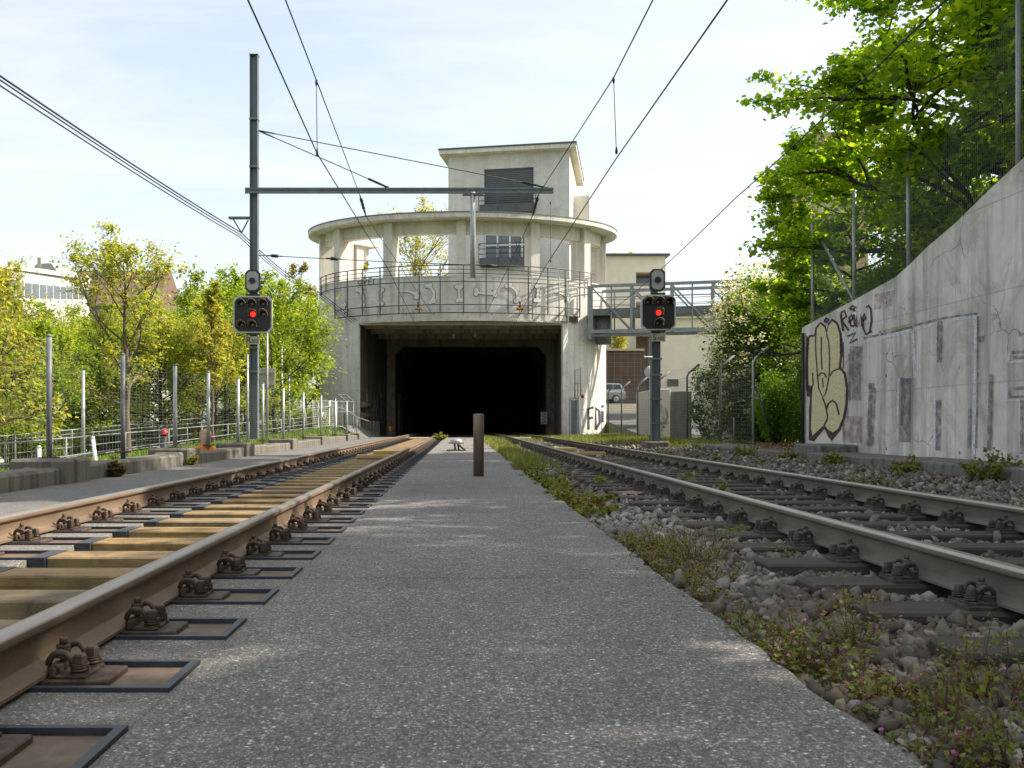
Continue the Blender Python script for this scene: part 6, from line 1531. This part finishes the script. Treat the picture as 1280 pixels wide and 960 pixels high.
struct(hs.build('hillside', origin=(10, 5, 4), normals=False))

rnd_prof = lambda r: .45+.75*math.sin(min(1.0, .18+.82*r)*math.pi)**.8
def gz(x, y): return ground_z(x, y)-.05
def at(px_, D): x = PX(px_, D); return (x, D, gz(x, D))
# --- trees on the left
make_tree('tree', 'olive-leaved tree with a forked grey trunk standing on the lawn behind the left fence', 'tree', at(160, 23.5), 21, 5.4, 1.9, .26, 17, 'lf_olive', 7000, .10, trunk_r=.10, skel_kw=dict(up=.62, gnarl=.2, profile=rnd_prof), leaf2='lf_bright', share2=.25)
GA = 'leafy trees in the wood behind the left path'
LA = 'yellow-green spring tree in the leafy wood behind the left path'
tA = make_tree('tree', LA, 'tree', at(20, 31), 31, 4.5, 2.5, .2, 20, 'lf_olive', 14000, .10, GA, trunk_r=.10, bark='bark_dark', leaf2='lf_bright', share2=.3, skel_kw=dict(up=.45, gnarl=.2, profile=rnd_prof))
LB = 'fresh bright-green tree in the leafy wood behind the left path'
tB = make_tree('tree', LB, 'tree', at(306, 41), 33, 6.5, 2.3, .2, 21, 'lf_bright', 12500, .155, GA, trunk_r=.11, bark='bark_dark', skel_kw=dict(up=.6, gnarl=.2, profile=rnd_prof))
LM = 'mid-green tree with thin dark trunk in the leafy wood behind the left path'
tM = make_tree('tree', LM, 'tree', at(100, 36), 35, 4.7, 2.6, .2, 19, 'lf_mid', 12500, .14, GA, trunk_r=.09, bark='bark_dark', leaf2='lf_bright', share2=.4, skel_kw=dict(up=.4, gnarl=.2, profile=rnd_prof))
rt = random.Random(8)
for px_, D, pr_, sc_ in ((-30, 26, tA, 1.0), (62, 30, tB, .62), (-20, 38, tM, 1.1), (205, 33, tA, .95), (250, 37, tB, .76), (285, 40, tM, 1.2), (322, 41, tA, 1.1), (232, 46, tM, 1.25), (175, 42, tB, .78), (130, 33, tB, .60),
                       (335, 52, tB, .85), (300, 50, tB, .9), (60, 44, tM, 1.2), (345, 36, tM, .95), (268, 33, tA, .86), (392, 60, tA, 1.35), (362, 62, tM, 1.5), (100, 48, tA, 1.1), (30, 48, tB, .85), (318, 58, tB, 1.1), (-60, 44, tB, .9)):
    dup(pr_, at(px_, D), {tA: LA, tB: LB, tM: LM}[pr_], rt.uniform(0, 6.28), (sc_, sc_, sc_*rt.uniform(.92, 1.06)))
make_tree('tree', 'tree at the far left edge of the photo, its branches reaching over the white building', 'tree', at(-50, 20), 41, 5.0, 2.4, .25, 15, 'lf_olive', 5200, .13, trunk_r=.10, skel_kw=dict(up=.5, gnarl=.22))
make_tree('tree', 'slim yellowish young tree just left of the seven-lamp signal', 'tree', at(268, 30), 43, 5.4, 1.3, .3, 14, 'lf_olive', 3600, .12, trunk_r=.06, skel_kw=dict(up=.85, gnarl=.15))
make_tree('tree', 'tall sparse tree with a slender bare trunk close to the left portal pylon', 'tree', at(386, 58), 45, 10.6, 2.6, .42, 13, 'lf_olive', 3400, .17, trunk_r=.12, skel_kw=dict(up=.6, gnarl=.2), leaf2='lf_bronze', share2=.5)
make_tree('tree', 'sparse yellow-leaved tree seen through the open colonnade of the portal', 'tree', (PX(524, 80), 80, 7.8), 47, 10.4, 4.8, .12, 20, 'lf_olive', 5200, .24, trunk_r=.20, bark='bark', skel_kw=dict(up=.5, gnarl=.2, profile=rnd_prof))
make_tree('tree', 'smaller yellow-leaved tree in the leftmost bay of the colonnade', 'tree', (PX(448, 76), 76, 7.8), 49, 6.4, 3.2, .15, 16, 'lf_olive', 4800, .26, trunk_r=.15, bark='bark', skel_kw=dict(up=.5, gnarl=.2))
make_tree('tree', 'treetop showing above the roof of the cream apartment block', 'tree', (PX(776, 122), 122, 3), 51, 21, 5.5, .4, 16, 'lf_olive', 6000, .34, trunk_r=.3, skel_kw=dict(up=.5))
GS = 'undergrowth shrubs along the left path'
LS = 'low mixed-green shrub in the undergrowth along the left path'
s0 = make_shrub('shrub', LS, 'shrub', at(40, 29), 61, 1.5, 1.4, 2.0, 'lf_mid', 5200, .13, GS, leaf2='lf_bright', share2=.4)
for i in range(17):
    px_ = 10+i*24+rt.uniform(-8, 8); D = 31+i*.85+rt.uniform(-1, 3)
    sc_ = rt.uniform(.6, .95); dup(s0, at(px_, D), LS, rt.uniform(0, 6.28), (sc_, sc_, sc_*rt.uniform(.8, 1.3)))
# --- trees and shrubs on the right
HZ = lambda x, y: hill_z(x, y)-.1
mp_kw = dict(up=-.08, gnarl=.22, profile=lambda r: 1.2-.7*r)
mk2 = dict(up=.05, gnarl=.22, profile=lambda r: 1.05-.45*r)
M1 = make_tree('maple_tree', 'large green maple overhanging the graffiti wall and reaching towards the tracks', 'tree', (10.9, 17.6, HZ(10.9, 17.6)), 71, 10.0, 4.3, .06, 42, 'lf_maple', 76000, .125, trunk_r=.2, bark='bark_dark', flat=.42, skel_kw=mp_kw, extra=.62, elong=.8)
M2 = make_tree('maple_tree', 'maple standing high on the bank right of the overhanging one', 'tree', (13.0, 14.0, HZ(13, 14.0)), 73, 8.2, 5.0, .05, 32, 'lf_maple', 21000, .16, trunk_r=.2, bark='bark_dark', flat=.45, skel_kw=mk2, elong=.8)
make_tree('maple_tree', 'younger dense maple rooted just behind the end of the graffiti wall', 'tree', (9.5, 22.3, .1), 79, 7.6, 2.5, .34, 30, 'lf_maple', 36000, .12, trunk_r=.11, bark='bark_dark', flat=.55, clip=lambda p: (p[:, 2] > 2.3) & ((p[:, 0] > 8.0) | (p[:, 2] > 3.4)), skel_kw=mk2, elong=.8)
make_tree('maple_tree', 'low bushy maple behind the middle of the wall-top fence', 'tree', (10.3, 15.6, HZ(10.3, 15.6)), 80, 5.2, 2.5, .04, 24, 'lf_maple', 26000, .13, trunk_r=.1, bark='bark_dark', flat=.55, skel_kw=mk2, elong=.8)
dup(M2, (15.0, 22.5, HZ(15, 22.5)), 'low maple on the far slope of the bank, behind the overhanging one', 2.1, .72)
dup(M2, (18.0, 17.5, HZ(18, 17.5)), 'low maple furthest up the bank, closing the view behind the others', 4.0, .66)
SH = 'maple further along the bank towards the camera, shading the tracks'
shade = make_tree('maple_tree', SH, 'tree', (12.2, 10.6, HZ(12.2, 10.6)), 77, 9.6, 4.6, .10, 26, 'lf_maple', 22000, .20, 'maples shading the tracks', trunk_r=.2, bark='bark_dark', flat=.45, skel_kw=mk2, elong=.8)
for x, y, s_ in ((10.6, 3.7, .72), (12.2, 2.2, 1.0), (11.6, -2.6, 1.0), (12.4, -7.5, 1.05)): dup(shade, (x, y, HZ(x, y)), SH, rt.uniform(0, 6.28), s_)  # unseen copies; the smallest is added to close sun gaps near the camera
inside = lambda p: (p[:, 0] > 8.05) | (p[:, 1] > 21)
make_shrub('flowering_shrub', 'big shrub covered with small white blossom beside the bent-top fence', 'shrub', (10.6, 31.5, .0), 81, 2.6, 4.0, 5.3, 'lf_dark', 38000, .15, flower='blossom', n_flower=2100, fsize=.085, lumps=46, clip=lambda p: p[:, 0] > 7.98, leaf2='lf_shrub', share2=.22)
make_shrub('shrub', 'dark green shrub mass between the white-flowered shrub and the wall end', 'shrub', (10.7, 25.4, .0), 83, 2.4, 3.2, 4.9, 'lf_dark', 20000, .12, lumps=28, clip=lambda p: (p[:, 0] > 8.0))
make_shrub('shrub', 'bright green bush low behind the bent-top fence, left of the wall end', 'shrub', (9.05, 26.2, .0), 85, 1.05, 1.2, 2.15, 'lf_shrub', 7500, .10, lumps=16, clip=lambda p: p[:, 0] > 7.98)
make_shrub('ivy', 'ivy curtain hanging beside the end of the graffiti wall', 'ivy', (8.15, 21.35, .0), 87, .55, .8, 2.9, 'lf_shrub', 5200, .085, lumps=22, leaf2='lf_dark', share2=.5)
make_shrub('shrub', 'dark evergreen shrub in the shade under the footbridge end', 'shrub', (11.8, 38.5, .1), 89, 1.8, 2.0, 4.0, 'lf_dark', 14000, .15, lumps=24)
make_tree('tree', 'sunny yellow-green young tree above the footbridge end', 'tree', (PX(985, 42), 42, .3), 91, 8.4, 2.6, .2, 16, 'lf_bright', 6000, .17, trunk_r=.09, skel_kw=dict(up=.5))
make_tree('bare_tree', 'nearly bare thin twiggy tree against the sky left of the maple', 'tree', (PX(985, 29), 29, .2), 93, 9.0, 1.9, .35, 15, 'lf_dark', 500, .12, trunk_r=.07, bark='bark_dark', skel_kw=dict(up=.75, gnarl=.2))
GW = 'shrubs on the bank above the graffiti wall'; LW = 'light green shrub on the bank right behind the wall-top fence'
lowb = make_shrub('shrub', 'dense dark shrub filling the foot of the white-flowered shrub, nearer the signal mast', 'shrub', (9.35, 33.2, .0), 96, 1.3, 1.8, 2.7, 'lf_dark', 13000, .13, lumps=22, clip=lambda p: p[:, 0] > 7.98, leaf2='lf_shrub', share2=.25)
dup(lowb, (9.4, 29.3, .0), 'dense dark shrub filling the foot of the white-flowered shrub, nearer the graffiti wall', 0.0, (1.0, 1.0, .95))
sw = make_shrub('shrub', LW, 'shrub', (9.0, 19.2, HZ(9, 19.2)), 95, .95, 1.2, 1.25, 'lf_shrub', 4600, .10, GW, lumps=14, leaf2='lf_mid', share2=.4)
for x, y, s_ in ((9.2, 17.4, 1.05), (9.0, 15.7, 1.0), (9.3, 14.0, 1.15), (9.1, 12.3, 1.0), (10.6, 18.6, 1.6), (10.7, 15.4, 1.75), (10.9, 12.4, 1.8), (12.2, 19.8, 1.9), (9.2, 10.6, 1.1)): dup(sw, (x, y, HZ(x, y)), LW, rt.uniform(0, 6.28), s_)
make_shrub('shrub', 'small light shrub growing on the roof terrace above the garage', 'shrub', (PX(772, 88), 88, PZ(437, 88)), 97, 1.4, 1.2, 1.6, 'lf_olive', 1600, .2)

# --- grass and weeds
def blades(n, xy, zfn, h, w, rng, lean=.45):
    m_ = len(xy); hh = h*rng.uniform(.45, 1.3, m_); az = rng.uniform(0, 6.283, m_); ln = rng.uniform(0, lean, m_)*hh
    z = np.array([zfn(a, b) for a, b in xy]); sx, sy = np.cos(az+1.57)*w, np.sin(az+1.57)*w
    b = np.stack([xy[:, 0], xy[:, 1], z-.01], 1); t = b+np.stack([np.cos(az)*ln, np.sin(az)*ln, hh], 1)
    m1 = b+np.stack([np.cos(az)*ln*.35, np.sin(az)*ln*.35, hh*.55], 1); s_ = np.stack([sx, sy, np.zeros(m_)], 1)
    V = np.empty((m_*5, 3)); V[0::5] = b-s_; V[1::5] = b+s_; V[2::5] = m1+s_*.8; V[3::5] = m1-s_*.8; V[4::5] = t
    i = np.arange(m_)*5; Fc = np.concatenate([np.stack([i, i+1, i+2], 1), np.stack([i, i+2, i+3], 1), np.stack([i+3, i+2, i+4], 1)])
    return V, Fc
rng = np.random.default_rng(99)
def patchy(xy, sc_, thr, seed):
    a = np.sin(xy[:, 0]*sc_+seed)*np.sin(xy[:, 1]*sc_*.8+seed*2.1)+np.sin(xy[:, 0]*sc_*2.3+xy[:, 1]*sc_*1.7+seed)*.6+rng.normal(0, .35, len(xy))
    return xy[a > thr]
# lawn on the left
xy = np.stack([rng.uniform(-12.5, -5.2, 30000), rng.uniform(14, 46, 30000)], 1)
side = (xy[:, 0]-RAIL_A.x)*nv_.x+(xy[:, 1]-RAIL_A.y)*nv_.y
xy = xy[(side < -.2) & ~((xy[:, 1] < 17) & (xy[:, 0] > -9.6))]
V, Fc = blades(0, xy, ground_z, .13, .012, rng); tag(npmesh('grass', V, Fc, ['lf_lawn']), 'mown bright lawn grass behind the left fence', 'grass', None, 'stuff')
# grass strips by the right track
c1 = np.stack([.95+np.abs(rng.normal(0, .28, 9000)), rng.uniform(14.5, 46.5, 9000)], 1); c1 = patchy(c1, 2.0, -.7, 1)
c2_ = np.stack([rng.uniform(4.3, 8.2, 15000), rng.uniform(25, 48.5, 15000)], 1); c2_ = c2_[(c2_[:, 0]-4.3)/3.9+(c2_[:, 1]-25)/24 > .55]; c2_ = patchy(c2_, .9, -.5, 4)
c3 = np.stack([rng.uniform(1.5, 5.2, 5000), rng.uniform(34, 46.3, 5000)], 1); c3 = patchy(c3, 1.3, .15, 7); c3 = c3[np.min(np.abs(c3[:, :1]-np.array([[RX['ra'], RX['rb']]])), 1) > .1]
xy = np.concatenate([c1, c2_, c3]); zf = lambda x, y: bed_z(x, y)+.01 if x < 6.6 else .05
V, Fc = blades(0, xy, zf, .20, .009, rng, .6); tag(npmesh('grass', V, Fc, ['lf_grass']), 'straggly yellowish grass along the right track near the tunnel', 'grass', None, 'stuff')
# herb clumps: stems, leaves, flowers
class Herb:
    def __init__(s): s.pairs, s.lf, s.rd, s.fl = [], [], [], []
    def clump(s, x, y, z, r, h, n, red=.35, fl=.25, rnd=random.Random(4)):
        for i in range(n):
            a = rnd.uniform(0, 6.283); q = r*math.sqrt(rnd.random()); hh = h*rnd.uniform(.35, 1.15)*(1.15-.6*q/r)
            b = Vector((x+math.cos(a)*q*.45, y+math.sin(a)*q*.45, z-.01)); t = Vector((x+math.cos(a)*q*1.15, y+math.sin(a)*q*1.15, z+hh))
            m_ = b.lerp(t, .55)+Vector((rnd.uniform(-.2, .2)*r, rnd.uniform(-.2, .2)*r, hh*.1)); s.pairs += [(b, m_), (m_, t)]
            for k_ in range(rnd.randint(14, 24)):
                p = (b.lerp(m_, rnd.uniform(.3, 1)) if rnd.random() < .5 else m_.lerp(t, rnd.random()))+Vector((rnd.gauss(0, .014), rnd.gauss(0, .014), rnd.gauss(0, .008)))
                (s.rd if rnd.random() < red*(1.6-1.2*(p.z-z)/max(h, .01)) else s.lf).append(p[:])
            if rnd.random() < fl: s.fl.append((t+Vector((0, 0, .006)))[:])
    def build(s, root, label_stuff, lsize, fsize, name='weeds', stem_r=.0016):
        V, Fc = wire_mb(s.pairs, stem_r); Vs, Fs, mi = [np.array(V)], [], []
        Fq = np.array(Fc); Fs.append(np.concatenate([Fq[:, :3], Fq[:, [0, 2, 3]]])); mi += [0]*len(Fs[0]); o_ = len(V)
        for k_, (pts, sz, el) in enumerate(((s.lf, lsize, .75), (s.rd, lsize, .7), (s.fl, fsize, 1.0))):
            if not pts: continue
            p = np.array(pts)
            if k_ == 2: p = np.repeat(p, 4, 0)+rng.normal(0, fsize*.22, (len(p)*4, 3))
            v, f = leaf_arrays(rng, p, sz, elong=el); Vs.append(v); Fs.append(f+o_); o_ += len(v); mi += [k_+1]*len(f)
        return npmesh(name, np.concatenate(Vs), np.concatenate(Fs), ['twig', 'lf_weed', 'lf_redweed', 'flower'], mi, root)
hw = Herb(); rr = random.Random(17)
y = 1.85
while y < 6.0:
    dense = 1.0 if y < 4.6 else .8
    if rr.random() < .93*dense: hw.clump(1.0+rr.uniform(-.03, .22), y, -.07, rr.uniform(.07, .15), rr.uniform(.08, .17), rr.randint(14, 26), .42, .16, rr)
    y += rr.uniform(.06, .13)
for (x, y_, r_, h_, n_) in ((1.28, 4.95, .2, .26, 50), (1.12, 5.3, .16, .2, 34), (1.45, 2.5, .16, .2, 26), (1.32, 3.1, .14, .2, 22), (1.75, 2.9, .1, .14, 10), (1.5, 2.15, .15, .2, 22), (1.25, 2.0, .16, .22, 30), (1.62, 3.7, .1, .14, 10), (2.2, 4.0, .07, .1, 6), (1.85, 5.2, .08, .1, 8)):
    hw.clump(x, y_, -.06, r_, h_, n_, .22, .16, rr)
tag(hw.build(None, None, 0.0165, .010), 'reddish pink-flowered weeds along the edge of the platform asphalt', 'weeds', None, 'stuff')
hv_ = Herb(); y = 7.4
while y < 18:
    hv_.clump(1.0+rr.uniform(-.04, .16), y, -.06, rr.uniform(.10, .2), rr.uniform(.08, .2), rr.randint(10, 18), .2, .15, rr); y += rr.uniform(.12, .3)
for i in range(60): hv_.clump(rr.choice([rr.uniform(1.3, 1.95), rr.uniform(2.25, 3.4), rr.uniform(3.7, 6.4), rr.uniform(4.6, 6.5)]), rr.uniform(6, 30), -.05, rr.uniform(.06, .16), rr.uniform(.06, .18), rr.randint(5, 12), .12, .08, rr)
tag(hv_.build(None, None, .042, .02, stem_r=.002), 'scattered small weeds among the ballast further along', 'weeds', None, 'stuff')
for px_, py__, D, r_, h_, n_, lb_ in ((1043, 578, 15.6, .20, .30, 34, 'leafy weed against the kerb below the left part of the graffiti wall'), (1240, 612, 11.4, .34, .42, 60, 'large straggly weed against the kerb at the right edge of the photo'), (930, 575, 19.5, .28, .36, 30, 'yellowish weed clump right of the far rail before the bent-top fence'),
                                     (1135, 590, 13.2, .22, .26, 26, 'small weed at the kerb below the white-edged letters'), (985, 574, 18.4, .2, .24, 22, 'small weed by the foundation block at the wall end')):
    hb_ = Herb(); x = PX(px_, D); root = thing('weed_plant', (x, D, .0), lb_, 'plant'); hb_.clump(x, D, -.02, r_, h_, n_, .08, .04, rr); hb_.build(root, None, .055, .02, 'leaves', .003)
for px_, D, lb_ in ((235, 15.2, 'small yellow-green plant rooted at the foot of the low left wall, right of the pier'), (130, 11.9, 'small reddish weed at the foot of the low left wall nearest the camera'), (509, 40.5, 'small yellow-green tuft beside the platform end near the tunnel')):
    hb_ = Herb(); x = -4.47 if px_ < 500 else -0.86; root = thing('weed_plant', (x, D, .02), lb_, 'plant'); hb_.clump(x, D, .02, .13 if px_ < 500 else .35, .24 if px_ < 500 else .3, 26, .05 if px_ > 200 else .5, .0, rr); hb_.build(root, None, .055 if px_ < 500 else .1, .02, 'leaves', .003)
# dry leaves by the wall end, litter on the slab
p = np.stack([rng.uniform(6.9, 8.3, 500), rng.uniform(19.2, 22.5, 500), .14+rng.random(500)*.12], 1); V, Fc = leaf_arrays(rng, p, .09, tilt=.5)
tag(npmesh('fallen_leaves', V, Fc, ['leaf_dry']), 'brown dry leaves heaped at the end of the graffiti wall', 'leaves', None, 'stuff')
